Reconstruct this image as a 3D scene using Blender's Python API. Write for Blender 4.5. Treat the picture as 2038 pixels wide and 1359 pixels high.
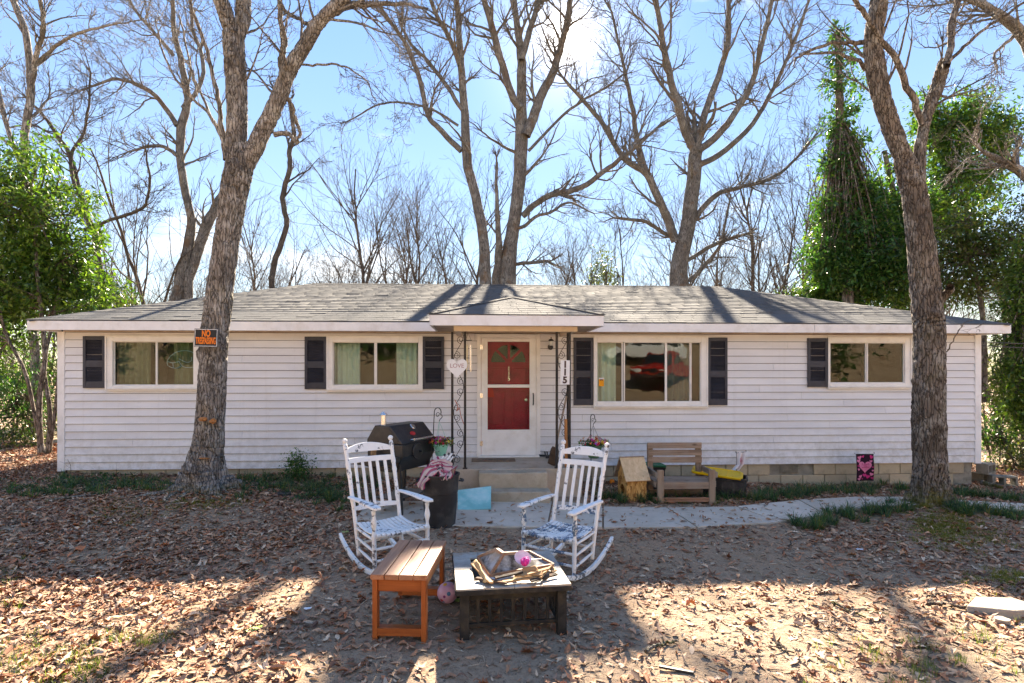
import bpy, bmesh, math, random
import numpy as np
from mathutils import Vector, Matrix, noise as mnoise

for o in list(bpy.data.objects):
    bpy.data.objects.remove(o)
SC = bpy.context.scene
COL = SC.collection
PI = math.pi
R = math.radians

# ------------------------------------------------------------------ camera
CAM_Z, FOC, HORIZON = 1.85, 1150.0, 740.0          # metres, focal length and horizon in photograph pixels
cd = bpy.data.cameras.new('camera')
cd.sensor_width = 36.0
cd.lens = FOC * 36.0 / 2038.0
cd.shift_y = (HORIZON - 679.5) / 2038.0
cd.clip_start, cd.clip_end = 0.05, 600.0
cam = bpy.data.objects.new('camera', cd)
cam.location = (0, 0, CAM_Z)
cam.rotation_euler = (PI / 2, 0, 0)
COL.objects.link(cam)
SC.camera = cam

# ------------------------------------------------------------------ world, sun, exposure
SUN_EL, SUN_AZ = R(30.0), R(5.3)                    # sun stands behind the house, a little to the right
sun_vec = Vector((math.sin(SUN_AZ) * math.cos(SUN_EL), math.cos(SUN_AZ) * math.cos(SUN_EL), math.sin(SUN_EL)))
W = bpy.data.worlds.new('World')
SC.world = W
W.use_nodes = True
wt = W.node_tree
wt.nodes.clear()
def wn(t, **k):
    n = wt.nodes.new(t)
    for a, v in k.items():
        setattr(n, a, v)
    return n
sky = wn('ShaderNodeTexSky', sky_type='NISHITA', sun_disc=False, sun_elevation=SUN_EL, sun_rotation=SUN_AZ,
         altitude=300.0, air_density=1.0, dust_density=0.0, ozone_density=2.2)
geo = wn('ShaderNodeTexCoord')
sep = wn('ShaderNodeSeparateXYZ')
wt.links.new(geo.outputs['Generated'], sep.inputs[0])
# deepen the blue a little (the photograph is strongly saturated)
hsv = wn('ShaderNodeHueSaturation')
hsv.inputs['Hue'].default_value = 0.522
hsv.inputs['Saturation'].default_value = 2.2
hsv.inputs['Value'].default_value = 1.0
gam = wn('ShaderNodeGamma')
gam.inputs['Gamma'].default_value = 0.38
wt.links.new(sky.outputs[0], gam.inputs['Color'])
wt.links.new(gam.outputs[0], hsv.inputs['Color'])
# thin cumulus wisps, laid out on the dome by direction
mp = wn('ShaderNodeMapping')
mp.inputs['Scale'].default_value = (1.0, 1.0, 2.6)
mp.inputs['Location'].default_value = (9.4, 4.4, 3.3)
wt.links.new(geo.outputs['Generated'], mp.inputs[0])
nz = wn('ShaderNodeTexNoise')
nz.inputs['Scale'].default_value = 2.6
nz.inputs['Detail'].default_value = 7.0
nz.inputs['Roughness'].default_value = 0.52
wt.links.new(mp.outputs[0], nz.inputs['Vector'])
cr = wn('ShaderNodeValToRGB')
cr.color_ramp.elements[0].position = 0.55
cr.color_ramp.elements[1].position = 0.80
wt.links.new(nz.outputs['Fac'], cr.inputs[0])
cmul = wn('ShaderNodeMath', operation='MULTIPLY')
cmul.inputs[1].default_value = 0.8
wt.links.new(cr.outputs[0], cmul.inputs[0])
cmix = wn('ShaderNodeMixRGB')
cmix.inputs[2].default_value = (3.2, 3.2, 3.25, 1)
wt.links.new(cmul.outputs[0], cmix.inputs[0])
wt.links.new(hsv.outputs[0], cmix.inputs[1])
# bright aureole round the sun itself, which stands in view
dotn = wn('ShaderNodeVectorMath', operation='DOT_PRODUCT')
dotn.inputs[1].default_value = sun_vec
wt.links.new(geo.outputs['Generated'], dotn.inputs[0])
mx = wn('ShaderNodeMath', operation='MAXIMUM'); mx.inputs[1].default_value = 0.0
wt.links.new(dotn.outputs['Value'], mx.inputs[0])
pw = wn('ShaderNodeMath', operation='POWER'); pw.inputs[1].default_value = 2200.0
wt.links.new(mx.outputs[0], pw.inputs[0])
glow = wn('ShaderNodeMixRGB', blend_type='ADD')
glow.inputs[0].default_value = 1.0
gcol = wn('ShaderNodeVectorMath', operation='SCALE')
gcol.inputs[0].default_value = (6.0, 5.9, 5.6)
pw2 = wn('ShaderNodeMath', operation='POWER'); pw2.inputs[1].default_value = 190.0
wt.links.new(mx.outputs[0], pw2.inputs[0])
wide = wn('ShaderNodeMath', operation='MULTIPLY_ADD'); wide.inputs[1].default_value = 0.11
wt.links.new(pw2.outputs[0], wide.inputs[0])
wt.links.new(pw.outputs[0], wide.inputs[2])
wt.links.new(wide.outputs[0], gcol.inputs['Scale'])
wt.links.new(cmix.outputs[0], glow.inputs[1])
wt.links.new(gcol.outputs[0], glow.inputs[2])
bg = wn('ShaderNodeBackground')
bg.inputs['Strength'].default_value = 0.057
wt.links.new(glow.outputs[0], bg.inputs['Color'])
wo = wn('ShaderNodeOutputWorld')
wt.links.new(bg.outputs[0], wo.inputs['Surface'])

sl = bpy.data.lights.new('sun', 'SUN')
sl.energy = 2.05
sl.angle = R(1.0)
sl.color = (1.0, 0.95, 0.89)
sun = bpy.data.objects.new('sun', sl)
sun.rotation_euler = sun_vec.to_track_quat('Z', 'Y').to_euler()
sun.location = (0, 0, 30)
COL.objects.link(sun)

SC.view_settings.view_transform = 'Standard'
SC.view_settings.look = 'None'
SC.view_settings.gamma = 1.0
SC.view_settings.use_curve_mapping = False
SC.view_settings.use_white_balance = True         # camera balanced for open shade
SC.view_settings.white_balance_temperature = 8000
SC.view_settings.white_balance_tint = 10
SC.view_settings.exposure = 3.93
SC.render.engine = 'CYCLES'
SC.cycles.use_denoising = True
SC.cycles.max_bounces = 8
SC.cycles.transparent_max_bounces = 12
SC.cycles.sample_clamp_indirect = 6.0

# ------------------------------------------------------------------ geometry helpers
def P(px, py, Y):
    """a point at depth Y metres, seen at pixel (px, py) of the photograph"""
    return Vector(((px - 1019.0) / FOC * Y, Y, CAM_Z + (HORIZON - py) / FOC * Y))

YAW = R(3.0)                                         # the house front recedes slightly to the right
CA, SA = math.cos(YAW), math.sin(YAW)
def H(px, py, yl=0.0):
    """house-frame (x, z) of a pixel on the plane yl in front of / behind the front wall"""
    u = (px - 1019.0) / FOC
    Y = (yl + 10.0 * CA) / (CA - u * SA)
    return u * Y * CA + (Y - 10.0) * SA, CAM_Z + (HORIZON - py) / FOC * Y
def hw(x, y, z):
    """house frame to world"""
    return Vector((x * CA - y * SA, 10.0 + x * SA + y * CA, z))

def smooth01(t):
    t = np.clip(t, 0, 1)
    return t * t * (3 - 2 * t)

def ground_z(x, y):
    """height of the yard: falls gently to the right along the house, rises to a bank behind the camera and to woods behind"""
    x = np.asarray(x, float); y = np.asarray(y, float)
    s = 0.35 + 0.65 * smooth01((y - 3.0) / 5.0)
    xx = np.clip(x, -14, 14)
    z = -0.024 * xx * s - 0.015 * s
    z = z + 0.018 * np.sin(x * 1.3 + 0.7 * y) * np.cos(y * 1.1 - 0.4 * x) + 0.008 * np.sin(3.1 * x + 1.0) * np.sin(2.7 * y)
    # swells at the feet of the two yard trees
    for tx, ty, h in ((-4.33, 8.15, .10), (6.05, 8.2, .11)):
        d2 = (x - tx) ** 2 + (y - ty) ** 2
        z = z + h * np.exp(-d2 / 0.9)
    z = z + 6.5 * smooth01((-y - 5.0) / 24.0)  # bank mirrored in the panes, raised higher to bounce sun onto the house front
    z = z + 0.9 * smooth01((y - 22.0) / 30.0)
    return z
def gz(x, y):
    return float(ground_z(x, y))

class MB:
    """collects faces for one mesh"""
    def __init__(s):
        s.v, s.f, s.m = [], [], []
    def add(s, vs, fs, M=None, mi=0):
        b = len(s.v)
        if M is not None:
            vs = [M @ Vector(v) for v in vs]
        s.v += [tuple(v) for v in vs]
        s.f += [tuple(i + b for i in f) for f in fs]
        s.m += [mi] * len(fs)
        return s
    def box(s, c, d, M=None, mi=0, rot=None):
        x, y, z = d[0] / 2, d[1] / 2, d[2] / 2
        vs = [Vector(p) for p in ((-x, -y, -z), (x, -y, -z), (x, y, -z), (-x, y, -z), (-x, -y, z), (x, -y, z), (x, y, z), (-x, y, z))]
        if rot is not None:
            vs = [rot @ v for v in vs]
        vs = [v + Vector(c) for v in vs]
        return s.add(vs, [(0, 3, 2, 1), (4, 5, 6, 7), (0, 1, 5, 4), (1, 2, 6, 5), (2, 3, 7, 6), (3, 0, 4, 7)], M, mi)
    def span(s, x0, x1, y0, y1, z0, z1, mi=0):
        return s.box(((x0 + x1) / 2, (y0 + y1) / 2, (z0 + z1) / 2), (abs(x1 - x0), abs(y1 - y0), abs(z1 - z0)), None, mi)
    def bar(s, a, b, w, h, mi=0, up=(0, 0, 1)):
        """a rectangular bar from a to b"""
        a, b = Vector(a), Vector(b)
        t = (b - a).normalized()
        u = Vector(up)
        if abs(t.dot(u)) > .97:
            u = Vector((0, 1, 0))
        sd = t.cross(u).normalized()
        u = sd.cross(t)
        vs = []
        for p in (a, b):
            for i, j in ((-1, -1), (1, -1), (1, 1), (-1, 1)):
                vs.append(p + sd * (i * w / 2) + u * (j * h / 2))
        return s.add(vs, [(0, 3, 2, 1), (4, 5, 6, 7), (0, 1, 5, 4), (1, 2, 6, 5), (2, 3, 7, 6), (3, 0, 4, 7)], None, mi)
    def tube(s, pts, r, n=8, cap=True, mi=0, closed=False):
        V, F = tube_arrays(np.array([tuple(p) for p in pts], float), r, n, closed)
        b = len(s.v)
        s.v += [tuple(p) for p in V]
        s.f += [tuple(int(i) + b for i in f) for f in F]
        s.m += [mi] * len(F)
        if cap and not closed:
            s.f.append(tuple(b + i for i in range(n))[::-1]); s.m.append(mi)
            e = b + (len(pts) - 1) * n
            s.f.append(tuple(e + i for i in range(n))); s.m.append(mi)
        return s
    def lathe(s, prof, n=20, M=None, mi=0, cap=True):
        """prof: list of (radius, z)"""
        vs, fs = [], []
        for r, z in prof:
            for k in range(n):
                a = 2 * PI * k / n
                vs.append((r * math.cos(a), r * math.sin(a), z))
        for i in range(len(prof) - 1):
            for k in range(n):
                fs.append((i * n + k, i * n + (k + 1) % n, (i + 1) * n + (k + 1) % n, (i + 1) * n + k))
        if cap:
            fs.append(tuple(range(n))[::-1])
            fs.append(tuple((len(prof) - 1) * n + k for k in range(n)))
        return s.add(vs, fs, M, mi)
    def prism(s, poly, y0, y1, M=None, mi=0):
        """polygon given in (x, z), extruded along y"""
        n = len(poly)
        vs = [(x, y0, z) for x, z in poly] + [(x, y1, z) for x, z in poly]
        fs = [tuple(range(n)), tuple(range(2 * n - 1, n - 1, -1))]
        for i in range(n):
            j = (i + 1) % n
            fs.append((i, i + n, j + n, j))
        return s.add(vs, fs, M, mi)
    def build(s, name, mat, parent=None, smooth=False, bevel=0.0, **kw):
        me = bpy.data.meshes.new(name)
        me.from_pydata(s.v, [], s.f)
        mats = mat if isinstance(mat, (list, tuple)) else [mat]
        for m in mats:
            me.materials.append(m)
        if len(mats) > 1:
            me.polygons.foreach_set('material_index', s.m)
        bm = bmesh.new(); bm.from_mesh(me)
        bmesh.ops.recalc_face_normals(bm, faces=bm.faces)
        bm.to_mesh(me); bm.free()
        if smooth:
            me.polygons.foreach_set('use_smooth', [True] * len(me.polygons))
            if smooth != 'all':
                me.set_sharp_from_angle(angle=R(40))
        me.update()
        return link(name, me, parent, bevel=bevel, **kw)

def link(name, me, parent=None, bevel=0.0, loc=None, label=None, cat=None, group=None, kind=None):
    o = bpy.data.objects.new(name, me)
    COL.objects.link(o)
    if parent is not None:
        o.parent = parent
    if loc is not None:
        o.location = loc
    if bevel:
        b = o.modifiers.new('bevel', 'BEVEL')
        b.width, b.segments, b.limit_method, b.angle_limit = bevel, 2, 'ANGLE', R(35)
    tag(o, label, cat, group, kind)
    return o
def tag(o, label=None, cat=None, group=None, kind=None):
    for k, v in (('label', label), ('category', cat), ('group', group), ('kind', kind)):
        if v:
            o[k] = v
    return o
def thing(name, loc, label, cat, rz=0.0, group=None, scale=1.0):
    o = bpy.data.objects.new(name, None)
    o.empty_display_size = .1
    COL.objects.link(o)
    o.location = loc
    o.rotation_euler = (0, 0, rz)
    o.scale = (scale,) * 3
    return tag(o, label, cat, group)
def copy_tree(o, parent=None):
    c = o.copy()
    COL.objects.link(c)
    c.parent = parent
    for ch in list(o.children):
        copy_tree(ch, c)
    return c

def tube_arrays(P_, r, n, closed=False):
    """rings of n vertices along the points; returns vertices and quads"""
    P_ = np.asarray(P_, float)
    k = len(P_)
    r = np.broadcast_to(np.asarray(r, float), (k,)) if np.ndim(r) == 0 or len(np.atleast_1d(r)) == k else np.interp(np.linspace(0, 1, k), np.linspace(0, 1, len(r)), r)
    T = np.empty_like(P_)
    if closed:
        T = np.roll(P_, -1, 0) - np.roll(P_, 1, 0)
    else:
        T[1:-1] = P_[2:] - P_[:-2]
        T[0] = P_[1] - P_[0]
        T[-1] = P_[-1] - P_[-2]
    T /= np.linalg.norm(T, axis=1)[:, None] + 1e-12
    mean = np.abs(T).mean(0)
    ref = np.zeros(3); ref[int(np.argmin(mean))] = 1
    S = np.cross(T, ref); S /= np.linalg.norm(S, axis=1)[:, None] + 1e-12
    U = np.cross(S, T)
    a = np.arange(n) * 2 * PI / n
    V = P_[:, None, :] + r[:, None, None] * (np.cos(a)[None, :, None] * S[:, None, :] + np.sin(a)[None, :, None] * U[:, None, :])
    kk = k if closed else k - 1
    i = np.arange(kk)[:, None] * n
    i2 = ((np.arange(kk) + 1) % k)[:, None] * n
    j = np.arange(n)[None, :]; j2 = (j + 1) % n
    F = np.stack([i + j, i + j2, i2 + j2, i2 + j], -1).reshape(-1, 4)
    return V.reshape(-1, 3), F

def fast_mesh(name, V, F, mats, col=None, smooth=False, mi=None):
    V = np.ascontiguousarray(V, dtype=np.float32)
    F = np.ascontiguousarray(F, dtype=np.int32)
    me = bpy.data.meshes.new(name)
    m, k = F.shape
    me.vertices.add(len(V))
    me.vertices.foreach_set('co', V.ravel())
    me.loops.add(m * k)
    me.loops.foreach_set('vertex_index', F.ravel())
    me.polygons.add(m)
    me.polygons.foreach_set('loop_start', np.arange(0, m * k, k, dtype=np.int32))
    for mt in (mats if isinstance(mats, (list, tuple)) else [mats]):
        me.materials.append(mt)
    if mi is not None:
        me.polygons.foreach_set('material_index', np.ascontiguousarray(mi, dtype=np.int32))
    me.update(calc_edges=True)
    if smooth:
        me.polygons.foreach_set('use_smooth', np.ones(m, bool))
    if col is not None:
        a = me.attributes.new('Col', 'FLOAT_COLOR', 'POINT')
        c4 = np.ones((len(V), 4), np.float32); c4[:, :3] = col
        a.data.foreach_set('color', c4.ravel())
    return me

def catmull(pts, m):
    """m points along a smooth curve through pts (rows of any width)"""
    p = np.asarray(pts, float)
    if len(p) == 2:
        t = np.linspace(0, 1, m)[:, None]
        return p[0] * (1 - t) + p[1] * t
    q = np.vstack([2 * p[0] - p[1], p, 2 * p[-1] - p[-2]])
    n = len(p) - 1
    t = np.linspace(0, n - 1e-6, m)
    i = t.astype(int); f = (t - i)[:, None]
    a, b, c, d = q[i], q[i + 1], q[i + 2], q[i + 3]
    return .5 * (2 * b + (c - a) * f + (2 * a - 5 * b + 4 * c - d) * f ** 2 + (3 * b - a - 3 * c + d) * f ** 3)

# ------------------------------------------------------------------ materials
class NT:
    def __init__(s, name):
        s.m = bpy.data.materials.new(name)
        s.m.use_nodes = True
        s.t = s.m.node_tree
        s.b = s.t.nodes['Principled BSDF']
        s.out = s.t.nodes['Material Output']
    def n(s, t, ins=None, **k):
        nd = s.t.nodes.new(t)
        for a, v in k.items():
            setattr(nd, a, v)
        for a, v in (ins or {}).items():
            s.set(nd.inputs[a], v)
        return nd
    def set(s, sock, v):
        if isinstance(v, bpy.types.NodeSocket):
            s.t.links.new(v, sock)
        else:
            if sock.type == 'RGBA' and len(v) == 3:
                v = (*v, 1)
            sock.default_value = v
    def coord(s, which='Object', scale=(1, 1, 1), loc=(0, 0, 0), rot=(0, 0, 0)):
        if which == 'World':
            src = s.n('ShaderNodeNewGeometry').outputs['Position']
        else:
            src = s.n('ShaderNodeTexCoord').outputs[which]
        return s.n('ShaderNodeMapping', {0: src, 'Scale': scale, 'Location': loc, 'Rotation': rot}).outputs[0]
    def noise(s, vec, scale, detail=5, rough=.55, dist=0.0):
        return s.n('ShaderNodeTexNoise', {'Vector': vec, 'Scale': scale, 'Detail': detail, 'Roughness': rough, 'Distortion': dist}).outputs['Fac']
    def vor(s, vec, scale, feature='F1', out='Distance', rnd=1.0):
        return s.n('ShaderNodeTexVoronoi', {'Vector': vec, 'Scale': scale, 'Randomness': rnd}, feature=feature).outputs[out]
    def ramp(s, fac, stops, interp='LINEAR'):
        r = s.n('ShaderNodeValToRGB', {0: fac})
        r.color_ramp.interpolation = interp
        e = r.color_ramp.elements
        while len(e) > len(stops):
            e.remove(e[-1])
        while len(e) < len(stops):
            e.new(1.0)
        for el, (p, c) in zip(e, stops):
            el.position = p
            el.color = (c, c, c, 1) if not hasattr(c, '__len__') else (*c[:3], 1)
        return r.outputs[0]
    def mix(s, fac, a, b, blend='MIX'):
        return s.n('ShaderNodeMixRGB', {0: fac, 1: a, 2: b}, blend_type=blend).outputs[0]
    def math(s, op, a, b=0.0):
        return s.n('ShaderNodeMath', {0: a, 1: b}, operation=op).outputs[0]
    def rnd(s):
        return s.n('ShaderNodeObjectInfo').outputs['Random']
    def attr(s, name='Col'):
        return s.n('ShaderNodeAttribute', attribute_name=name).outputs['Color']
    def bump(s, h, strength=.3, dist=.01):
        nb = s.n('ShaderNodeBump', {'Height': h, 'Strength': strength, 'Distance': dist})
        s.set(s.b.inputs['Normal'], nb.outputs[0])
    def fin(s, color=None, rough=.6, metal=0.0, spec=.4):
        if color is not None:
            s.set(s.b.inputs['Base Color'], color)
        s.set(s.b.inputs['Roughness'], rough)
        s.set(s.b.inputs['Metallic'], metal)
        s.set(s.b.inputs['Specular IOR Level'], spec)
        return s.m

def vary(c, k):
    return tuple(min(1, max(0, x * k)) for x in c)

def mk(name, base, rough=.7, var=.18, scale=6, bump=.15, bscale=60, metal=0.0, spec=.35, stretch=(1, 1, 1), rnd=0.0, dirt=None, dirt_amt=.5, coord='Object'):
    """a plain surface with mottling, wear and fine relief"""
    t = NT(name)
    v = t.coord(coord, stretch)
    n1 = t.noise(v, scale, 6)
    col = t.mix(t.ramp(n1, [(.3, 0.0), (.7, 1.0)]), vary(base, 1 - var), vary(base, 1 + var))
    if dirt:
        n2 = t.noise(v, scale * .7 + 1.3, 8, .65)
        col = t.mix(t.math('MULTIPLY', t.ramp(n2, [(.48, 0.0), (.68, 1.0)]), dirt_amt), col, dirt)
    if rnd:
        k = t.math('ADD', t.math('MULTIPLY', t.rnd(), 2 * rnd), 1 - rnd)
        col = t.n('ShaderNodeHueSaturation', {'Color': col, 'Value': k}).outputs[0]
    if bump:
        t.bump(t.noise(v, bscale, 4), bump, .006)
    return t.fin(col, rough, metal, spec)

def wood(name, a, b, axis='x', rough=.65, grey=None, scale=1.0, knots=False):
    """sawn wood with the grain along one object axis"""
    t = NT(name)
    st = {'x': (1.2, 22, 22), 'y': (22, 1.2, 22), 'z': (22, 22, 1.2)}[axis]
    v = t.coord('Object', tuple(q * scale for q in st))
    g = t.noise(v, 1.6, 7, .62, .6)
    col = t.mix(t.ramp(g, [(.33, 0.0), (.66, 1.0)]), a, b)
    v2 = t.coord('Object', (1, 1, 1))
    if grey:
        col = t.mix(t.ramp(t.noise(v2, 3.5, 5), [(.42, 0.0), (.66, .85)]), col, grey)
    if knots:
        kv = t.vor(t.coord('Object', {'x': (3.2, 8, 8), 'y': (8, 3.2, 8), 'z': (8, 8, 3.2)}[axis]), 1.0)
        col = t.mix(t.ramp(kv, [(.08, 1.0), (.2, 0.0)]), col, vary(a, .35))
    k = t.math('ADD', t.math('MULTIPLY', t.rnd(), .3), .85)
    col = t.n('ShaderNodeHueSaturation', {'Color': col, 'Value': k}).outputs[0]
    t.bump(g, .35, .004)
    return t.fin(col, rough, 0, .3)

M = {}
# ------------------------------------------------------------------ surface materials
def m_siding():
    t = NT('vinyl siding')
    v = t.coord('World')
    n = t.noise(t.coord('World', (1.2, 1.2, 5)), 1.0, 6)
    col = t.mix(t.ramp(n, [(.35, 0.0), (.7, 1.0)]), (.67, .665, .68), (.765, .76, .77))
    z = t.n('ShaderNodeSeparateXYZ', {0: t.n('ShaderNodeNewGeometry').outputs['Position']}).outputs[2]
    low = t.ramp(z, [(.22, .8), (.95, 0.0)])                                   # mud splashed up from the bed
    spl = t.math('MULTIPLY', low, t.ramp(t.noise(v, 9, 8, .7), [(.40, 0.0), (.70, .8)]))
    col = t.mix(spl, col, (.36, .33, .27))
    run = t.ramp(t.noise(t.coord('World', (14, 14, .5)), 1.0, 5, .6), [(.57, 0.0), (.8, .2)])
    col = t.mix(run, col, (.40, .37, .33))
    k = t.math('ADD', t.math('MULTIPLY', t.rnd(), .06), .97)
    col = t.n('ShaderNodeHueSaturation', {'Color': col, 'Value': k}).outputs[0]
    t.bump(t.noise(t.coord('World', (3, 3, 60)), 1.0, 4), .12, .004)
    return t.fin(col, .5, 0, .35)
M['siding'] = m_siding()
M['trim'] = mk('white trim paint', (.77, .765, .77), .5, .06, 4, .08, 50, dirt=(.42, .36, .28), dirt_amt=.28, coord='World')
M['frame'] = mk('window frame enamel', (.78, .76, .73), .4, .05, 5, .05, 60, dirt=(.40, .34, .26), dirt_amt=.22, coord='World')
M['soffit'] = mk('soffit boards', (.46, .38, .31), .7, .15, 3, .1, 40, dirt=(.22, .15, .1), dirt_amt=.6, coord='World')
M['beam'] = mk('porch header paint', (.68, .56, .42), .6, .1, 3, .08, 50, dirt=(.4, .3, .2), dirt_amt=.3, coord='World')
M['shutter'] = mk('shutter plastic', (.030, .033, .048), .5, .25, 6, .1, 90, spec=.4)
M['lap_shade'] = mk('black lap shade backing', (.02, .02, .022), .95, .2, 5, 0)  # near-black backing that stands for the shadow under each siding lap
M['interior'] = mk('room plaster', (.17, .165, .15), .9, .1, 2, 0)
M['iron'] = mk('black iron', (.016, .016, .018), .45, .3, 20, .3, 120, dirt=(.09, .045, .02), dirt_amt=.55)
M['black'] = mk('black enamel', (.014, .014, .016), .38, .25, 9, .12, 80, spec=.5, dirt=(.06, .055, .05), dirt_amt=.4)
M['steel'] = mk('bright steel', (.62, .61, .60), .25, .1, 12, .1, 90, metal=1.0)
M['blackplastic'] = mk('black plastic', (.022, .022, .025), .5, .3, 5, .15, 40, spec=.4, dirt=(.12, .11, .10), dirt_amt=.45)
M['block'] = mk('concrete block', (.46, .37, .25), .92, .16, 5, .7, 110, rnd=.12, dirt=(.16, .14, .09), dirt_amt=.55)
M['mortar'] = mk('mortar', (.26, .235, .19), .95, .2, 9, .5, 90, dirt=(.10, .10, .06), dirt_amt=.6, coord='World')

def m_concrete(name, a, b, stain, moss=0.0):
    t = NT(name)
    v = t.coord('World')
    n = t.noise(v, 2.2, 8, .62)
    col = t.mix(t.ramp(n, [(.32, 0.0), (.68, 1.0)]), a, b)
    col = t.mix(t.ramp(t.noise(v, 6.5, 8, .7), [(.52, 0.0), (.75, .75)]), col, stain)
    sp = t.vor(v, 95)
    col = t.mix(t.ramp(sp, [(.12, .35), (.3, 0.0)]), col, vary(stain, .6))
    if moss:
        col = t.mix(t.math('MULTIPLY', t.ramp(t.noise(v, 3.2, 7), [(.5, 0.0), (.7, 1.0)]), moss), col, (.10, .11, .035))
    k = t.math('ADD', t.math('MULTIPLY', t.rnd(), .16), .92)
    col = t.n('ShaderNodeHueSaturation', {'Color': col, 'Value': k}).outputs[0]
    t.bump(t.math('ADD', t.noise(v, 130, 5), t.math('MULTIPLY', t.noise(v, 18, 4), .8)), .45, .006)
    return t.fin(col, .9, 0, .25)
M['walk'] = m_concrete('path concrete', (.50, .42, .335), (.61, .52, .43), (.38, .305, .215))
M['step'] = m_concrete('step concrete', (.36, .295, .215), (.50, .42, .325), (.21, .155, .10), .25)
M['slab'] = m_concrete('porch concrete', (.42, .335, .25), (.54, .44, .345), (.27, .185, .12), .1)

def m_shingle():
    t = NT('asphalt shingle')
    v = t.coord('World')
    big = t.noise(t.coord('World', (.5, .28, 1)), 1.0, 5, .6)
    col = t.mix(t.ramp(big, [(.35, 0.0), (.65, 1.0)]), (.082, .083, .083), (.122, .121, .118))
    st = t.noise(t.coord('World', (1.5, .3, 1)), 1.1, 7, .65)
    col = t.mix(t.ramp(st, [(.55, 0.0), (.72, .6)]), col, (.075, .077, .072))        # algae streaks
    col = t.mix(.8, col, t.attr(), 'MULTIPLY')
    gr = t.noise(v, 240, 3, .7)
    col = t.mix(t.ramp(gr, [(.35, 0.0), (.7, .4)]), col, (.19, .19, .188))
    t.bump(t.noise(v, 300, 3), .5, .004)
    return t.fin(col, .95, 0, .08)
M['shingle'] = m_shingle()

def m_glass(kf=.45, k0=.012):
    t = NT('pane glass')
    tr = t.n('ShaderNodeBsdfTransparent', {'Color': (.80, .86, .83)})
    gl = t.n('ShaderNodeBsdfGlossy', {'Color': (.9, .95, .92), 'Roughness': .012})
    v = t.coord('World', (1, 1, 1))
    nb = t.n('ShaderNodeBump', {'Height': t.noise(v, 2.6, 2), 'Strength': .035, 'Distance': .04})
    t.set(gl.inputs['Normal'], nb.outputs[0])
    fr = t.n('ShaderNodeFresnel', {'IOR': 1.5}).outputs[0]
    mx_ = t.n('ShaderNodeMixShader', {0: t.math('MULTIPLY', t.math('ADD', t.math('MULTIPLY', fr, kf), k0), t.math('SUBTRACT', 1.0, t.n('ShaderNodeNewGeometry').outputs['Backfacing'])), 1: tr.outputs[0], 2: gl.outputs[0]})
    t.t.links.new(mx_.outputs[0], t.out.inputs['Surface'])
    return t.m
M['glass'] = m_glass()
M['doorglass'] = m_glass(.16, .0)

def m_ground():
    t = NT('yard soil')
    v = t.coord('World')
    n = t.noise(v, .9, 7, .6)
    fine = t.noise(v, 26, 8, .7)
    col = t.mix(t.ramp(fine, [(.3, 0.0), (.7, 1.0)]), (.23, .142, .088), (.48, .325, .215))
    col = t.mix(t.ramp(n, [(.42, 0.0), (.62, .75)]), col, (.35, .235, .15))
    # pale sandy dirt in the trodden front part of the yard
    sx = t.n('ShaderNodeSeparateXYZ', {0: t.n('ShaderNodeNewGeometry').outputs['Position']})
    fy = t.n('ShaderNodeMapRange', {0: sx.outputs[1], 1: 5.6, 2: 4.2, 3: 0.0, 4: 1.0}).outputs[0]
    fx = t.n('ShaderNodeMapRange', {0: sx.outputs[0], 1: -2.2, 2: .2, 3: .15, 4: 1.0}).outputs[0]
    sand = t.math('MULTIPLY', t.math('MULTIPLY', fy, fx), t.ramp(t.noise(v, 1.7, 6, .6), [(.3, .45), (.6, 1.0)]))
    sc = t.mix(t.ramp(fine, [(.32, 0.0), (.68, 1.0)]), (.23, .163, .112), (.37, .275, .195))
    col = t.mix(sand, col, sc)
    # bits of bark and gravel
    pb = t.n('ShaderNodeTexVoronoi', {'Vector': v, 'Scale': 70.0})
    bits = t.ramp(pb.outputs['Distance'], [(.16, 1.0), (.3, 0.0)])
    pc = t.mix(t.ramp(pb.outputs['Color'], [(.35, 0.0), (.75, 1.0)]), (.05, .035, .026), (.34, .30, .26))
    col = t.mix(t.math('MULTIPLY', bits, .7), col, pc)
    col = t.mix(t.ramp(t.noise(v, 2.3, 7, .65), [(.6, 0.0), (.72, .5)]), col, (.085, .082, .03))      # thin moss
    # beyond the trodden yard the soil lies under an unbroken mat of dry leaves
    out = t.math('MAXIMUM', t.n('ShaderNodeMapRange', {0: sx.outputs[1], 1: 1.5, 2: -1.0, 3: 0.0, 4: 1.0}).outputs[0],
                 t.math('MAXIMUM', t.n('ShaderNodeMapRange', {0: sx.outputs[1], 1: 11.0, 2: 13.0, 3: 0.0, 4: 1.0}).outputs[0],
                        t.n('ShaderNodeMapRange', {0: t.math('ABSOLUTE', sx.outputs[0]), 1: 9.5, 2: 11.5, 3: 0.0, 4: 1.0}).outputs[0]))
    lv = t.n('ShaderNodeTexVoronoi', {'Vector': v, 'Scale': 14.0})
    lc = t.ramp(t.n('ShaderNodeSeparateColor', {0: lv.outputs['Color']}).outputs[0], [(.0, (.28, .17, .10)), (.3, (.44, .29, .18)), (.6, (.52, .38, .26)), (1.0, (.60, .48, .36))])
    col = t.mix(out, col, lc)
    hgt = t.math('ADD', t.math('MULTIPLY', fine, 1.2), t.math('MULTIPLY', bits, .5))
    t.bump(t.math('ADD', hgt, t.math('MULTIPLY', t.noise(v, 7, 4), 1.5)), .8, .02)
    return t.fin(col, .96, 0, .15)
M['soil'] = m_ground()

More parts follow.
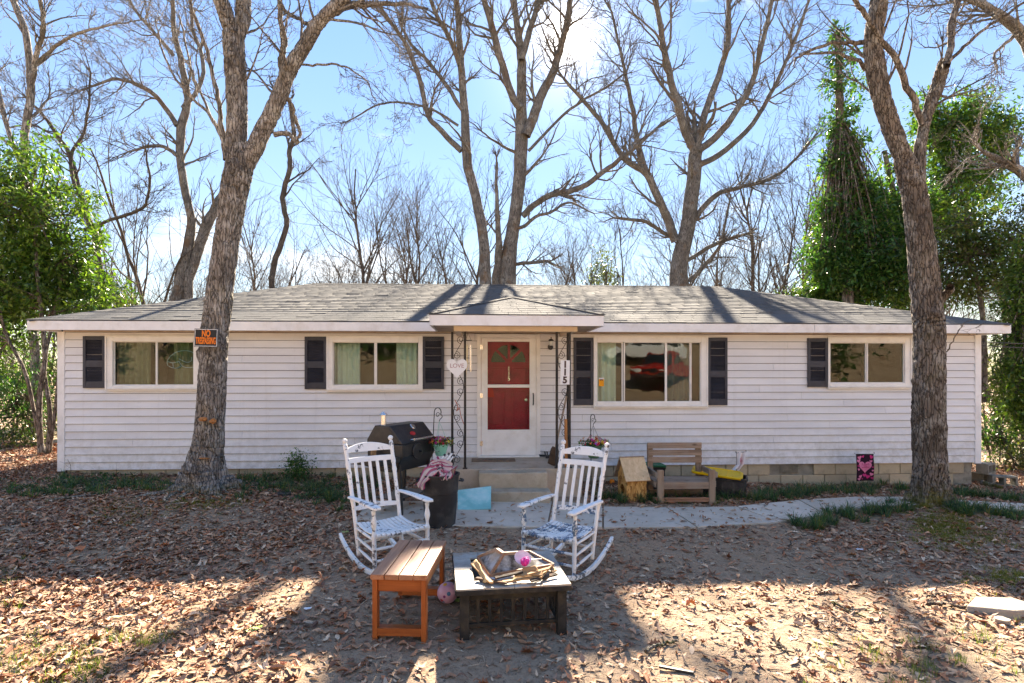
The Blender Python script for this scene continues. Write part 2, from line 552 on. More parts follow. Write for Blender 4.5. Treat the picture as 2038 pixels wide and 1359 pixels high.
# ------------------------------------------------------------------ ground
def axis(lo, hi, nlo, nhi, step):
    return np.unique(np.concatenate([np.linspace(lo, nlo, 22), np.arange(nlo, nhi, step), np.linspace(nhi, hi, 22)]))
gxs = axis(-110, 110, -11, 11, .11)
gys = axis(-70, 190, 1.0, 11.0, .11)
GX, GY = np.meshgrid(gxs, gys)
GZ = ground_z(GX, GY)
rg = np.random.default_rng(5)
near = (np.abs(GX) < 11) & (GY > 1) & (GY < 11)
GZ = GZ + near * rg.normal(0, .0045, GX.shape)
nx, ny = len(gxs), len(gys)
ii = (np.arange(ny - 1)[:, None] * nx + np.arange(nx - 1)[None, :]).ravel()
gme = fast_mesh('ground', np.stack([GX, GY, GZ], -1).reshape(-1, 3), np.stack([ii, ii + 1, ii + nx + 1, ii + nx], -1), M['soil'], smooth=True)
link('ground', gme, kind='structure')

# ------------------------------------------------------------------ concrete path, slab by slab
path_back = [(735, 1000, ), (905, 1003), (1100, 1000), (1200, 1011), (1327, 1013), (1467, 1011), (1590, 998), (1714, 991.5), (1808, 992), (1899, 998), (2038, 1004.7), (2200, 1012)]
path_front = [(705, 1038), (890, 1049), (1090, 1052), (1200, 1053), (1387, 1052), (1551, 1042), (1640, 1026), (1730, 1011), (1815, 1007), (1895, 1009), (2050, 1019), (2230, 1029)]
def on_ground(px, py, lift=0.0):
    Y = 8.0
    for _ in range(12):
        x = (px - 1019.0) / FOC * Y
        Y = (CAM_Z - gz(x, Y) - lift) * FOC / (py - HORIZON)
    return Vector(((px - 1019.0) / FOC * Y, Y, gz((px - 1019.0) / FOC * Y, Y) + lift))
pathway = bpy.data.objects.new('pathway', None); COL.objects.link(pathway); tag(pathway, kind='structure')
pb_ = [on_ground(*p) for p in path_back]
pf_ = [on_ground(*p) for p in path_front]
PATH_POLY = [(p.x, p.y) for p in pb_] + [(p.x, p.y) for p in pf_[::-1]]
for i in range(len(pb_) - 1):
    a, b, c, d = [Vector(q) for q in (pf_[i], pf_[i + 1], pb_[i + 1], pb_[i])]
    cen = (a + b + c + d) / 4
    g_ = .011
    a = a + (b - a).normalized() * g_; d = d + (c - d).normalized() * g_
    b = b - (b - a).normalized() * g_; c = c - (c - d).normalized() * g_
    mb = MB()
    dz = random.Random(i).uniform(-.006, .006)
    N_ = 5
    top = []
    for r_ in range(N_ + 1):
        for s_ in range(N_ + 1):
            f, h = s_ / N_, r_ / N_
            q = (a * (1 - f) + b * f) * (1 - h) + (d * (1 - f) + c * f) * h
            top.append(Vector((q.x, q.y, .5 * gz(q.x, q.y) + .5 * q.z + .028 + dz)))
    nn = N_ + 1
    fs = [(r_ * nn + s_, r_ * nn + s_ + 1, (r_ + 1) * nn + s_ + 1, (r_ + 1) * nn + s_) for r_ in range(N_) for s_ in range(N_)]
    rim = [s_ for s_ in range(nn)] + [r_ * nn + N_ for r_ in range(1, nn)] + [N_ * nn + s_ for s_ in range(N_ - 1, -1, -1)] + [r_ * nn for r_ in range(N_ - 1, 0, -1)]
    base = len(top)
    allv = top + [top[k] - Vector((0, 0, .12)) for k in rim]
    for k in range(len(rim)):
        k2 = (k + 1) % len(rim)
        fs.append((rim[k], base + k, base + k2, rim[k2]))
    mb.add(allv, fs)
    mb.build('concrete_slab', M['walk'], pathway, bevel=.006)
# ------------------------------------------------------------------ the house
house = thing('ranch_house', (0, 10, 0), 'long single-storey house with pale grey siding, grey hip roof and red front door', 'house', YAW)
XL, XR = -7.52, 8.44                                # front corners
EXL, EXR = -7.81, 8.75                              # eave ends
DEPTH = 6.4
Z_SID, Z_EAVE, Z_FAS = .22, 2.685, 2.525
Y_RID, Z_RID, RXL, RXR = 3.2, 3.84, -4.28, 4.92
SLOPE = (Z_RID - Z_EAVE) / (Y_RID + .3)

def rect(pxl, pxr, pyt, pyb):
    x0, zt = H(pxl, pyt); x1, zb = H(pxr, pyb)
    return x0, x1, zb, zt
WINS = [
    dict(cas=rect(214, 400, 668, 776.5), gl=rect(229, 386, 681, 765), split=[(.0, .515), (.545, 1.0)], sh=[(169, 213), (401, 444)], shy=(669, 772)),
    dict(cas=rect(652, 841, 668.7, 778), gl=rect(665, 832.5, 682, 765), split=[(.0, .475), (.51, 1.0)], sh=[(608, 651), (842, 884)], shy=(670, 774)),
    dict(cas=rect(1181, 1406, 668.7, 811), gl=rect(1189, 1392, 682, 798), split=[(.0, .235), (.265, .655), (.68, .90), (.918, 1.0)], sh=[(1141, 1179.5), (1407, 1445.5)], shy=(672, 806)),
    dict(cas=rect(1645, 1810, 670.7, 773), gl=rect(1651, 1796, 683, 760.5), split=[(.0, .485), (.515, 1.0)], sh=[(1605, 1644), (1811, 1849)], shy=(673, 770)),
]
dx0, _ = H(949.5, 700); dx1, _ = H(1074.7, 700)
DOOR = (dx0, dx1, .40, 2.50)
OPEN = [w['cas'] for w in WINS]
holes = [(g[0] - .03, g[1] + .03, g[2] - .03, g[3] + .03) for g in [w['gl'] for w in WINS]] + [(dx0 + .05, dx1 - .05, .39, 2.44)]

# wall sheathing with real openings
def panels(x0, x1, z0, z1, hs):
    xs = sorted({x0, x1, *[h[0] for h in hs], *[h[1] for h in hs]})
    out = []
    for a, b in zip(xs[:-1], xs[1:]):
        zz = [(z0, z1)]
        for h in hs:
            if h[0] <= a + 1e-6 and h[1] >= b - 1e-6:
                nz_ = []
                for p, q in zz:
                    if h[2] > p: nz_.append((p, min(q, h[2])))
                    if h[3] < q: nz_.append((max(p, h[3]), q))
                zz = nz_
        out += [(a, b, p, q) for p, q in zz if q - p > 1e-4]
    return out
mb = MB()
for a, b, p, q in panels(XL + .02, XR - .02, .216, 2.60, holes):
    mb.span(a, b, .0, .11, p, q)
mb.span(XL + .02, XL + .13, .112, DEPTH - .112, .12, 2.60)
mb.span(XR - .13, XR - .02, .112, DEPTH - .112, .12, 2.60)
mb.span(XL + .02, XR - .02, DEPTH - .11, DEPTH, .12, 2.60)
wall = mb.build('wall', M['lap_shade'], house)
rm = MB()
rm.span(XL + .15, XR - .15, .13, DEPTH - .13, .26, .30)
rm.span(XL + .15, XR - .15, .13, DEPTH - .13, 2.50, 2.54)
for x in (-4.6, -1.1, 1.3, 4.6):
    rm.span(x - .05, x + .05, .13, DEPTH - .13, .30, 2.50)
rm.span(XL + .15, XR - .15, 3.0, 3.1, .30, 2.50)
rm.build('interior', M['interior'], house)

# lap siding, one plank per course (a joint staggers each course)
PITCH = .1275
def plank_piece(mb, x0, x1, za, zb, c0, c1):
    def yy(z):
        return -.004 - .024 * (c1 - z) / (c1 - c0)
    vs = []
    for x in (x0, x1):
        vs += [(x, -.0005, za), (x, yy(za), za), (x, yy(zb), zb), (x, -.0005, zb)]
    mb.add(vs, [(0, 1, 2, 3), (7, 6, 5, 4), (1, 5, 6, 2), (0, 4, 5, 1), (3, 2, 6, 7)])
rs = random.Random(3)
nc = 18
for i in range(nc):
    c0 = Z_SID + i * PITCH
    c1 = c0 + PITCH
    j1 = XL + 3.66 * (.25 + .7 * ((i * 37) % 10) / 10)
    cuts = [XL + .06] + [x for x in [j1 + 3.66 * k for k in range(5)] if XL + .5 < x < XR - .5] + [XR - .06]
    for a, b in zip(cuts[:-1], cuts[1:]):
        hs = []
        for (h0, h1, h2, h3) in [(o[0] + .02, o[1] - .02, o[2] + .02, o[3] - .02) for o in OPEN] + [(DOOR[0] + .02, DOOR[1] - .02, .3, 2.49)]:
            if h1 > a and h0 < b and h3 > c0 and h2 < c1:
                hs.append((max(a, h0), min(b, h1), h2, h3))
        mb, end = MB(), None
        for p in sorted(panels(a + .002, b - .002, c0, c1 - .0075, hs)):  # slot left open above each course, its dark backing imitating the lap shadow
            if mb.v and p[0] > end + .002:
                mb.build('siding_plank', M['siding'], wall)
                mb = MB()
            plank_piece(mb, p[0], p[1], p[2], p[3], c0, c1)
            end = max(end or -99, p[1])
        if mb.v:
            mb.build('siding_plank', M['siding'], wall)
    for side, xs in ((-1, XL + .02), (1, XR - .02)):            # the two end walls
        mb = MB()
        vs = []
        for y in (.05, DEPTH - .05):
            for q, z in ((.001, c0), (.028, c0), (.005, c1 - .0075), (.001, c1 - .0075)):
                vs.append((xs + side * q, y, z))
        mb.add(vs, [(0, 1, 2, 3), (7, 6, 5, 4), (1, 5, 6, 2), (0, 4, 5, 1), (3, 2, 6, 7)])
        mb.build('siding_plank', M['siding'], wall)
for x, s in ((XL, 1), (XR, -1)):
    mb = MB()
    mb.span(x - .03 * s, x + .085 * s, -.03, -.001, Z_SID - .02, 2.518)
    mb.span(x - .03 * s, x - .001 * s, .001, .09, Z_SID - .02, 2.518)
    mb.build('corner_trim', M['trim'], house, bevel=.004)

# foundation of concrete blocks
fnd = MB().span(XL + .10, XR - .10, .035, .20, -.6, .215)
fnd.span(XL + .10, XL + .25, .2, DEPTH - .1, -.6, .215)
fnd.span(XR - .25, XR - .10, .2, DEPTH - .1, -.6, .215)
fnd = fnd.build('foundation', M['mortar'], house)
blk = MB().span(-.194, .194, 0, .05, -.095, .095).build('concrete_block', M['block'], fnd, bevel=.005)
first = True
vx0, vz1 = H(1554, 924); vx1, vz0 = H(1590, 937)
for row in range(4):
    zc = .215 - .10 - row * .2 + .003
    x = XL + .30 + (.2 if row % 2 else 0)
    while x < XR - .28:
        hide_vent = row == 0 and x + .19 > vx0 - .02 and x - .19 < vx1 + .02
        exposed = zc + .095 > gz(*hw(x, 0, 0).xy) - .02
        if exposed and not hide_vent and not (-1.0 < x < 1.0):
            o = blk if first else blk.copy()
            if not first:
                COL.objects.link(o)
            first = False
            o.location = (x, .004 + rs.uniform(0, .008), zc)
        x += .4
vt = MB().span(vx0, vx1, .02, .03, .06, .19)
for k in range(9):
    xx = vx0 + (k + .5) * (vx1 - vx0) / 9
    vt.span(xx - .004, xx + .004, .008, .018, .062, .188)
for k in range(4):
    zz = .075 + k * .033
    vt.span(vx0, vx1, .0, .007, zz - .004, zz + .004)
vt.build('foundation_vent', M['mortar'], house)

# eaves
mb = MB()
mb.add([(EXL, -.28, Z_FAS + .02), (EXR, -.28, Z_FAS + .02), (EXR, DEPTH + .28, Z_FAS + .02), (EXL, DEPTH + .28, Z_FAS + .02),
        (EXL, -.28, Z_FAS + .035), (EXR, -.28, Z_FAS + .035), (EXR, DEPTH + .28, Z_FAS + .035), (EXL, DEPTH + .28, Z_FAS + .035)],
       [(0, 1, 2, 3), (4, 7, 6, 5), (0, 4, 5, 1), (1, 5, 6, 2), (2, 6, 7, 3), (3, 7, 4, 0)])
mb.build('soffit', M['soffit'], house)
mb = MB().span(XL + .055, XR - .055, -.014, -.001, Z_SID + nc * PITCH, 2.542)
mb.build('frieze_board', M['soffit'], house)
fx = [EXL, -4.62, -1.27]
for a, b, dy in ((EXL, H(364, 650, -.3)[0], 0), (H(364, 650, -.3)[0], -1.28, -.004), (1.27, 5.2, 0), (5.2, EXR, -.003)):
    MB().span(a + .002, b - .002, -.325 + dy, -.295 + dy, Z_FAS, Z_EAVE - .012).build('fascia_board', M['trim'], house, bevel=.003)
for x in (EXL, EXR):
    MB().span(x - .012, x + .012, -.29, DEPTH + .3, Z_FAS + .004, Z_EAVE - .014).build('fascia_board', M['trim'], house, bevel=.003)
MB().span(EXL, EXR, DEPTH + .295, DEPTH + .32, Z_FAS, Z_EAVE - .012).build('fascia_board', M['trim'], house)

# roof deck (closed hip), then shingles
YB = DEPTH + .3
A_, B_, C_, D_ = (EXL, -.3, Z_EAVE - .012), (EXR, -.3, Z_EAVE - .012), (EXR, YB, Z_EAVE - .012), (EXL, YB, Z_EAVE - .012)
E_, F_ = (RXL, Y_RID, Z_RID - .012), (RXR, Y_RID, Z_RID - .012)
roof = MB().add([A_, B_, C_, D_, E_, F_], [(0, 1, 5, 4), (1, 2, 5), (2, 3, 4, 5), (3, 0, 4), (0, 3, 2, 1)]).build('roof', M['shingle'], house)
def white_attr(me, val=(.9, .9, .9)):
    a = me.attributes.new('Col', 'FLOAT_COLOR', 'POINT')
    a.data.foreach_set('color', np.tile(np.array([*val, 1.0], np.float32), len(me.vertices)))
white_attr(roof.data)

SH_W, SH_E = .285, .142
def shingle_rows(e0, e1, t0, t1, seed, exp=SH_E):
    """tabs on a slope: eave e0-e1, top edge t0-t1 (house frame). Yields corner quads from the eave upwards"""
    e0, e1, t0, t1 = map(Vector, (e0, e1, t0, t1))
    ru = random.Random(seed)
    ax = (e1 - e0).normalized()
    nrm = ax.cross((t0 + t1) / 2 - (e0 + e1) / 2).normalized()
    if nrm.z < 0: nrm = -nrm
    upv = nrm.cross(ax)
    if upv.z < 0: upv = -upv
    Ls = ((t0 + t1) / 2 - e0).dot(upv)
    rows = int(Ls / exp) + 1
    le, re = 0.0, (e1 - e0).length
    lt, rt = (t0 - e0).dot(ax), (t1 - e0).dot(ax)
    out = []
    for r_ in range(rows):
        s0 = r_ * exp
        s1 = min(s0 + exp * 1.08, Ls)
        if s1 - s0 < .01: continue
        f = s0 / Ls
        a = le + (lt - le) * f; b = re + (rt - re) * f
        a1 = le + (lt - le) * s1 / Ls; b1 = re + (rt - re) * s1 / Ls
        x = a - ru.uniform(0, SH_W)
        sag = ru.uniform(-.003, .003)
        while x < b:
            xa, xb = max(a, x), min(b, x + SH_W - .006)
            x += SH_W
            if xb - xa < .02: continue
            lift = .005 + ru.uniform(0, .0025) + (.006 if ru.random() < .03 else 0)
            q = [e0 + ax * xa + upv * (s0 + sag) + nrm * lift, e0 + ax * xb + upv * (s0 + sag) + nrm * (lift + ru.uniform(-.002, .002)),
                 e0 + ax * max(min(xb, b1), a1) + upv * s1 + nrm * .004, e0 + ax * min(max(xa, a1), b1) + upv * s1 + nrm * .004]
            out.append((q, nrm, ru.uniform(.91, 1.06), r_))
    return out
def shingle_mb(q, nrm):
    dn = nrm * .012
    return [*q, *[p - dn for p in q]], [(0, 1, 2, 3), (0, 4, 5, 1), (1, 5, 6, 2), (2, 6, 7, 3), (3, 7, 4, 0)]
front = shingle_rows((EXL - .02, -.335, Z_EAVE), (EXR + .02, -.335, Z_EAVE), (RXL, Y_RID, Z_RID), (RXR, Y_RID, Z_RID), 1)
# porch roof: hip over the door, apex running back into the main slope
PX0, PX1, PY = -1.265, 1.255, -1.6
AP = (-.01, -.32, 3.105); AP2 = (-.01, .97, 3.105)
vy = -.3 + (2.685 - Z_EAVE) / SLOPE
porch_deck = MB().add([(PX0, PY, Z_EAVE), (PX1, PY, Z_EAVE), AP, AP2, (PX0, -.30, Z_EAVE), (PX1, -.30, Z_EAVE)],
                      [(0, 1, 2), (0, 2, 3, 4), (1, 5, 3, 2), (0, 4, 5, 1), (4, 3, 5)]).build('porch_roof', M['shingle'], house)
white_attr(porch_deck.data)
pfront = shingle_rows((PX0 - .02, PY - .03, Z_EAVE - .006), (PX1 + .02, PY - .03, Z_EAVE - .006), AP, AP, 2)
pl = shingle_rows((PX0 - .02, -.30, Z_EAVE), (PX0 - .02, PY - .03, Z_EAVE), AP2, AP, 3)
pr = shingle_rows((PX1 + .02, PY - .03, Z_EAVE), (PX1 + .02, -.30, Z_EAVE), AP, AP2, 4)
def under_porch(q):
    c = sum(q, Vector()) / 4
    if c.y > 1.0: return False
    zp = 3.105 - abs(c.x + .01) * (3.105 - Z_EAVE) / 1.26
    return zp > c.z + .01 and abs(c.x) < 1.26
front = [s for s in front if not under_porch(s[0])]
singles = [(s, porch_deck) for s in pfront] 
front.sort(key=lambda s: (s[3], abs(s[0][0].x)))
k_ = max(0, 298 - len(singles))
singles += [(s, roof) for s in front[:k_]]
for (q, nrm, kcol, r_), par in singles:
    v, f = shingle_mb(q, nrm)
    me = bpy.data.meshes.new('shingle')
    me.from_pydata([tuple(p) for p in v], [], f)
    me.materials.append(M['shingle'])
    white_attr(me, (kcol, kcol, kcol))
    link('shingle', me, par)
rest = front[k_:] + shingle_rows((EXL, YB, Z_EAVE), (EXL - .02, -.335, Z_EAVE), (RXL, Y_RID, Z_RID), (RXL, Y_RID, Z_RID), 5) \
    + shingle_rows((EXR + .02, -.335, Z_EAVE), (EXR + .02, YB, Z_EAVE), (RXR, Y_RID, Z_RID), (RXR, Y_RID, Z_RID), 6)
def shingle_field(name, items, par):
    V, F, Cc = [], [], []
    for q, nrm, kcol, r_ in items:
        v, f = shingle_mb(q, nrm)
        b = len(V)
        V += [tuple(p) for p in v]; F += [tuple(i + b for i in x) for x in f]; Cc += [(kcol,) * 3] * 8
    o = link(name, fast_mesh(name, np.array(V), np.array(F), M['shingle'], np.array(Cc)), par, kind='stuff')
    return o
shingle_field('shingle_courses', rest, roof)
shingle_field('shingle_courses', pl + pr, porch_deck)
# hip and ridge caps
def caps(a, b, par, w=.13, step=.15, tone=.86):
    a, b = Vector(a), Vector(b)
    t = (b - a); L = t.length; t.normalize()
    sd = t.cross(Vector((0, 0, 1))).normalized()
    mb = MB()
    k = 0
    s = 0.0
    while s < L - .05:
        e = min(s + step * 1.15, L)
        p0, p1 = a + t * s + Vector((0, 0, .003)), a + t * e + Vector((0, 0, .000))
        dn = Vector((0, 0, -w * .22))
        vs = [p0 - sd * w + dn, p0, p0 + sd * w + dn, p1 - sd * w + dn, p1, p1 + sd * w + dn]
        vs += [v - Vector((0, 0, .006)) for v in vs]
        mb.add(vs, [(0, 1, 4, 3), (1, 2, 5, 4), (0, 6, 7, 1), (1, 7, 8, 2), (2, 8, 11, 5), (0, 3, 9, 6)])
        s += step
    o = mb.build('cap_shingles', M['shingle'], par, kind='stuff')
    white_attr(o.data, (tone,) * 3)
caps((EXL, -.3, Z_EAVE), (RXL, Y_RID, Z_RID), roof)
caps((EXR, -.3, Z_EAVE), (RXR, Y_RID, Z_RID), roof)
caps((RXL, Y_RID, Z_RID), (RXR, Y_RID, Z_RID), roof)
caps((PX0, PY, Z_EAVE + .022), (AP[0], AP[1], AP[2] + .014), porch_deck, .075, .15, .45)
caps((PX1, PY, Z_EAVE + .022), (AP[0], AP[1], AP[2] + .014), porch_deck, .075, .15, .45)
caps(AP, AP2, porch_deck, .11)
# porch fascia, ceiling, header
mb = MB(); mb.span(PX0, PX1, PY - .02, PY + .008, Z_FAS - .005, Z_EAVE - .014); mb.build('porch_fascia', M['trim'], house, bevel=.003)
for x in (PX0, PX1):
    MB().span(x - .013, x + .013, PY + .01, -.33, Z_FAS - .003, Z_EAVE - .016).build('porch_fascia', M['trim'], house, bevel=.003)
MB().span(PX0 + .015, PX1 - .015, PY + .01, -.03, Z_FAS + .012, Z_FAS + .018).build('porch_ceiling', M['soffit'], house)
hx0, hx1 = -.94, .915
mb = MB(); mb.span(hx0, hx1, -1.36, -1.27, 2.455, Z_FAS + .01); mb.build('porch_header', M['beam'], house, bevel=.004)
for x in (hx0, hx1):
    s = 1 if x < 0 else -1
    MB().span(x, x + .09 * s, -1.268, -.03, 2.458, Z_FAS + .01).build('porch_header', M['beam'], house, bevel=.004)

# ---------------------------------------------------------------- windows
for wi, w in enumerate(WINS):
    c0, c1, z0, z1 = w['cas']; g0, g1, h0, h1 = w['gl']
    mb = MB()
    mb.span(c0, g0 - .012, -.050, .02, z0, z1); mb.span(g1 + .012, c1, -.050, .02, z0, z1)
    mb.span(g0 - .011, g1 + .011, -.048, .02, h1 + .012, z1 - .001); mb.span(g0 - .011, g1 + .011, -.048, .02, z0 + .001, h0 - .012)
    win = mb.build('window', M['frame'], house, bevel=.004)
    mb = MB()                                         # raised outer bead
    for a, b, p, q in ((c0 - .006, c0 + .018, z0 - .006, z1 + .006), (c1 - .018, c1 + .006, z0 - .006, z1 + .006), (c0 + .019, c1 - .019, z1 - .018, z1 + .006), (c0 + .019, c1 - .019, z0 - .006, z0 + .018)):
        mb.span(a, b, -.066, -.0505, p, q)
    mb.build('casing', M['frame'], win, bevel=.003)
    MB().span(c0 + .02, c1 - .02, -.085, -.051, z0 + .020, z0 + .042).build('sill', M['frame'], win, bevel=.004)
    n = len(w['split'])
    prev = None
    for k, (s0, s1) in enumerate(w['split']):
        a, b = g0 + (g1 - g0) * s0, g0 + (g1 - g0) * s1
        yy = -.012 if k % 2 else .004
        mb = MB()
        fw = .022
        for p, q, r_, s_ in ((a - fw, a, h0 - fw, h1 + fw), (b, b + fw, h0 - fw, h1 + fw), (a, b, h0 - fw, h0), (a, b, h1, h1 + fw)):
            mb.span(p, q, yy - .012, yy + .012, r_, s_)
        mb.build('sash', M['frame'], win, bevel=.002)
        MB().span(a - .005, b + .005, yy + .002, yy + .006, h0 - .005, h1 + .005).build('pane', M['glass'], win)
    # shutters
    for (sa, sb) in w['sh']:
        x0, zt = H(sa, w['shy'][0]); x1, zb = H(sb, w['shy'][1])
        mb = MB()
        fw = .045
        mb.span(x0, x0 + fw, -.055, -.022, zb, zt); mb.span(x1 - fw, x1, -.055, -.022, zb, zt)
        hz = zb + (zt - zb) * .46
        rails = [(zb, zb + .11), (hz - .05, hz + .06), (zt - .065, zt)]
        for p, q in rails:
            mb.span(x0 + fw, x1 - fw, -.052, -.022, p, q)
        mb.span(x0 + fw, x1 - fw, -.026, -.0215, zb + .02, zt - .02)
        sh = mb.build('shutter', M['shutter'], house, bevel=.003)
        lv = MB()
        for (p, q) in ((rails[0][1], rails[1][0]), (rails[1][1], rails[2][0])):
            m_ = max(3, int((q - p) / .024))
            for i in range(m_):
                zc = p + (q - p) * (i + .5) / m_
                lv.box(((x0 + x1) / 2, -.038, zc), (x1 - x0 - 2 * fw + .004, .026, .006), rot=Matrix.Rotation(R(38), 3, 'X'))
        lv.build('louvres', M['shutter'], sh)

# ---------------------------------------------------------------- curtains behind the panes
def m_cloth(name, c, tr=.35):
    t = NT(name)
    v = t.coord('Object', (1, 1, 1))
    col = t.mix(t.noise(v, 7, 4), vary(c, .85), vary(c, 1.1))
    col = t.mix(t.math('MULTIPLY', t.noise(v, 260, 2), .25), col, vary(c, .6))
    return t.fin(col, .9, 0, .1)
M['curtain'] = m_cloth('pale curtain cloth', (.66, .74, .64))
M['curtain_d'] = m_cloth('olive curtain cloth', (.20, .21, .13))
M['curtain_g'] = m_cloth('grey curtain cloth', (.16, .17, .16))
def curtain(px0, px1, mat, label, wn_=0, folds=5, y=.14):
    w = WINS[wn_]
    x0, _ = H(px0, 700, y); x1, _ = H(px1, 700, y)
    z0, z1 = w['gl'][2] - .25, w['gl'][3] + .06
    n = folds * 10
    V, F = [], []
    for i in range(n + 1):
        f = i / n
        for j in range(6):
            h = j / 5
            V.append(hw(x0 + (x1 - x0) * f, y + .022 * math.sin(f * folds * 2 * PI + .6 * math.sin(3 * h)) * (.7 + .5 * (1 - h)) + .008 * math.sin(9 * f + 4 * h), z0 + (z1 - z0) * h))
    for i in range(n):
        for j in range(5):
            F.append((i * 6 + j, (i + 1) * 6 + j, (i + 1) * 6 + j + 1, i * 6 + j + 1))
    me = fast_mesh('curtain', np.array([tuple(v) for v in V]), np.array(F), mat, smooth=True)
    o = link('curtain', me, label=label, cat='curtain', group='curtains behind the windows')
    s = o.modifiers.new('thick', 'SOLIDIFY'); s.thickness = .003
    return o
curtain(666, 717, M['curtain'], 'pale green curtain drawn to the left in window beside the door', 1, 5)
curtain(789, 832, M['curtain'], 'pale green curtain drawn to the right in window beside the door', 1, 4)
curtain(231, 300, M['curtain_d'], 'dark olive curtain across the left pane of the window behind the sign tree', 0, 6)
curtain(346, 392, M['curtain_d'], 'olive curtain behind the outlined helmet sign in the leftmost window', 0, 4)
curtain(1189, 1226, M['curtain'], 'pale curtain behind the orange sticker in the wide window', 2, 3)
curtain(1330, 1373, M['curtain_g'], 'dark grey curtain in the right half of the wide window', 2, 4)

# ---------------------------------------------------------------- front door
M['red'] = mk('red door paint', (.56, .018, .05), .38, .2, 5, .1, 60, dirt=(.12, .01, .015), dirt_amt=.4)
M['white'] = mk('white enamel', (.80, .79, .77), .42, .05, 5, .06, 60, dirt=(.45, .38, .28), dirt_amt=.25, coord='World')
mb = MB()
mb.span(DOOR[0], DOOR[0] + .07, -.055, .06, .40, 2.50); mb.span(DOOR[1] - .07, DOOR[1], -.055, .06, .40, 2.50)
mb.span(DOOR[0] + .0705, DOOR[1] - .0705, -.053, .06, 2.435, 2.499)
dframe = mb.build('door_frame', M['frame'], house, bevel=.004)
MB().span(DOOR[0] + .02, DOOR[1] - .02, -.12, .10, .386, .412).build('threshold', M['white'], dframe, bevel=.004)
def dpx(px, py):
    return H(px, py, -.03)
sx0, sz1 = DOOR[0] + .073, 2.432
sx1, sz0 = DOOR[1] - .073, .416
ga, gt = dpx(970.4, 680); gb, gm1 = dpx(1053.9, 765); _, gm0 = dpx(1000, 771.3); _, gl0 = dpx(1000, 855)
mb = MB()
mb.span(sx0, ga, -.045, -.012, sz0, sz1); mb.span(gb, sx1, -.045, -.012, sz0, sz1)
mb.span(ga, gb, -.044, -.013, gt, sz1 - .001); mb.span(ga, gb, -.040, -.016, gm0, gm1); mb.span(ga, gb, -.044, -.013, sz0 + .001, gl0)
storm = mb.build('storm_door', M['white'], house, bevel=.004)
MB().span(ga - .02, gb + .02, -.050, -.0445, sz0 + .10, gl0 - .045).build('kick_panel', M['white'], storm, bevel=.004)
for z0, z1 in ((gm1, gt), (gl0, gm0)):
    MB().span(ga - .004, gb + .004, -.030, -.026, z0 - .004, z1 + .004).build('pane', M['doorglass'], storm)
for py in (691, 787, 882):
    x, z = dpx(961, py)
    mb = MB().span(sx0 - .022, sx0 - .002, -.064, -.0555, z - .04, z + .04); mb.span(sx0 + .002, sx0 + .024, -.056, -.0455, z - .04, z + .04)
    mb.tube([(sx0, -.062, z - .043), (sx0, -.062, z + .043)], .007, 8)
    mb.build('hinge', M['steel'], storm, smooth=True)
hx, hz = dpx(1061, 794)
mb = MB(); mb.tube([(hx, -.046, hz - .10), (hx, -.085, hz - .075), (hx, -.09, hz), (hx, -.085, hz + .075), (hx, -.046, hz + .10)], .011, 8)
mb.build('handle', M['black'], storm, smooth=True)
# inner red door with a fanlight
ry = .045
mb = MB()
fcx, fcz = dpx(1012.5, 720.5)
Rf, Ri = .30, .055
mb.span(sx0 - .02, sx1 + .02, ry, ry + .04, sz0, fcz - .001)
# upper part cut round the fanlight as strips
def fan_hole(x, z):
    d = math.hypot(x - fcx, z - fcz)
    a = math.degrees(math.atan2(z - fcz, x - fcx))
    if z < fcz + .004 or d > Rf or d < Ri: return False
    for c in (45, 90, 135):
        if abs(d * math.sin(R(a - c))) < .022 and abs(a - c) < 40: return False
    return True
NX_, NZ_ = 66, 44
xa, xb, za, zb = sx0 - .02, sx1 + .02, fcz, sz1 + .0
for i in range(NX_):
    x = xa + (i + .5) * (xb - xa) / NX_
    run = None
    for j in range(NZ_ + 1):
        z = za + (j + .5) * (zb - za) / NZ_
        solid = j < NZ_ and not fan_hole(x, z)
        if solid and run is None: run = j
        if not solid and run is not None:
            mb.span(xa + i * (xb - xa) / NX_, xa + (i + 1) * (xb - xa) / NX_, ry, ry + .04, za + run * (zb - za) / NZ_, za + j * (zb - za) / NZ_)
            run = None
red = mb.build('front_door', M['red'], house)
MB().span(fcx - Rf - .01, fcx + Rf + .01, ry + .018, ry + .022, fcz - .01, fcz + Rf + .01).build('fanlight_glass', M['glass'], red)
for (p0, p1, q0, q1) in ((975, 1006, 731, 764), (1019, 1050, 731, 764), (975, 1006, 777, 850), (1019, 1050, 777, 850)):
    x0, zt = dpx(p0, q0); x1, zb_ = dpx(p1, q1)
    mb = MB()
    for a, b, p, q in ((x0, x0 + .018, zb_, zt), (x1 - .018, x1, zb_, zt), (x0 + .018, x1 - .018, zb_, zb_ + .018), (x0 + .018, x1 - .018, zt - .018, zt)):
        mb.span(a, b, ry - .010, ry - .0005, p, q)
    mb.span(x0 + .04, x1 - .04, ry - .008, ry - .0005, zb_ + .04, zt - .04)
    mb.build('door_panel', M['red'], red, bevel=.005)
kx, kz = dpx(1031, 796)
mb = MB(); mb.lathe([(.002, 0), (.026, .004), (.03, .02), (.018, .035), (.012, .05), (.028, .055)], 14, Matrix.Translation((kx + .14, ry - .055, kz)) @ Matrix.Rotation(-PI / 2, 4, 'X'))
mb.build('door_knob', M['steel'], red, smooth=True)

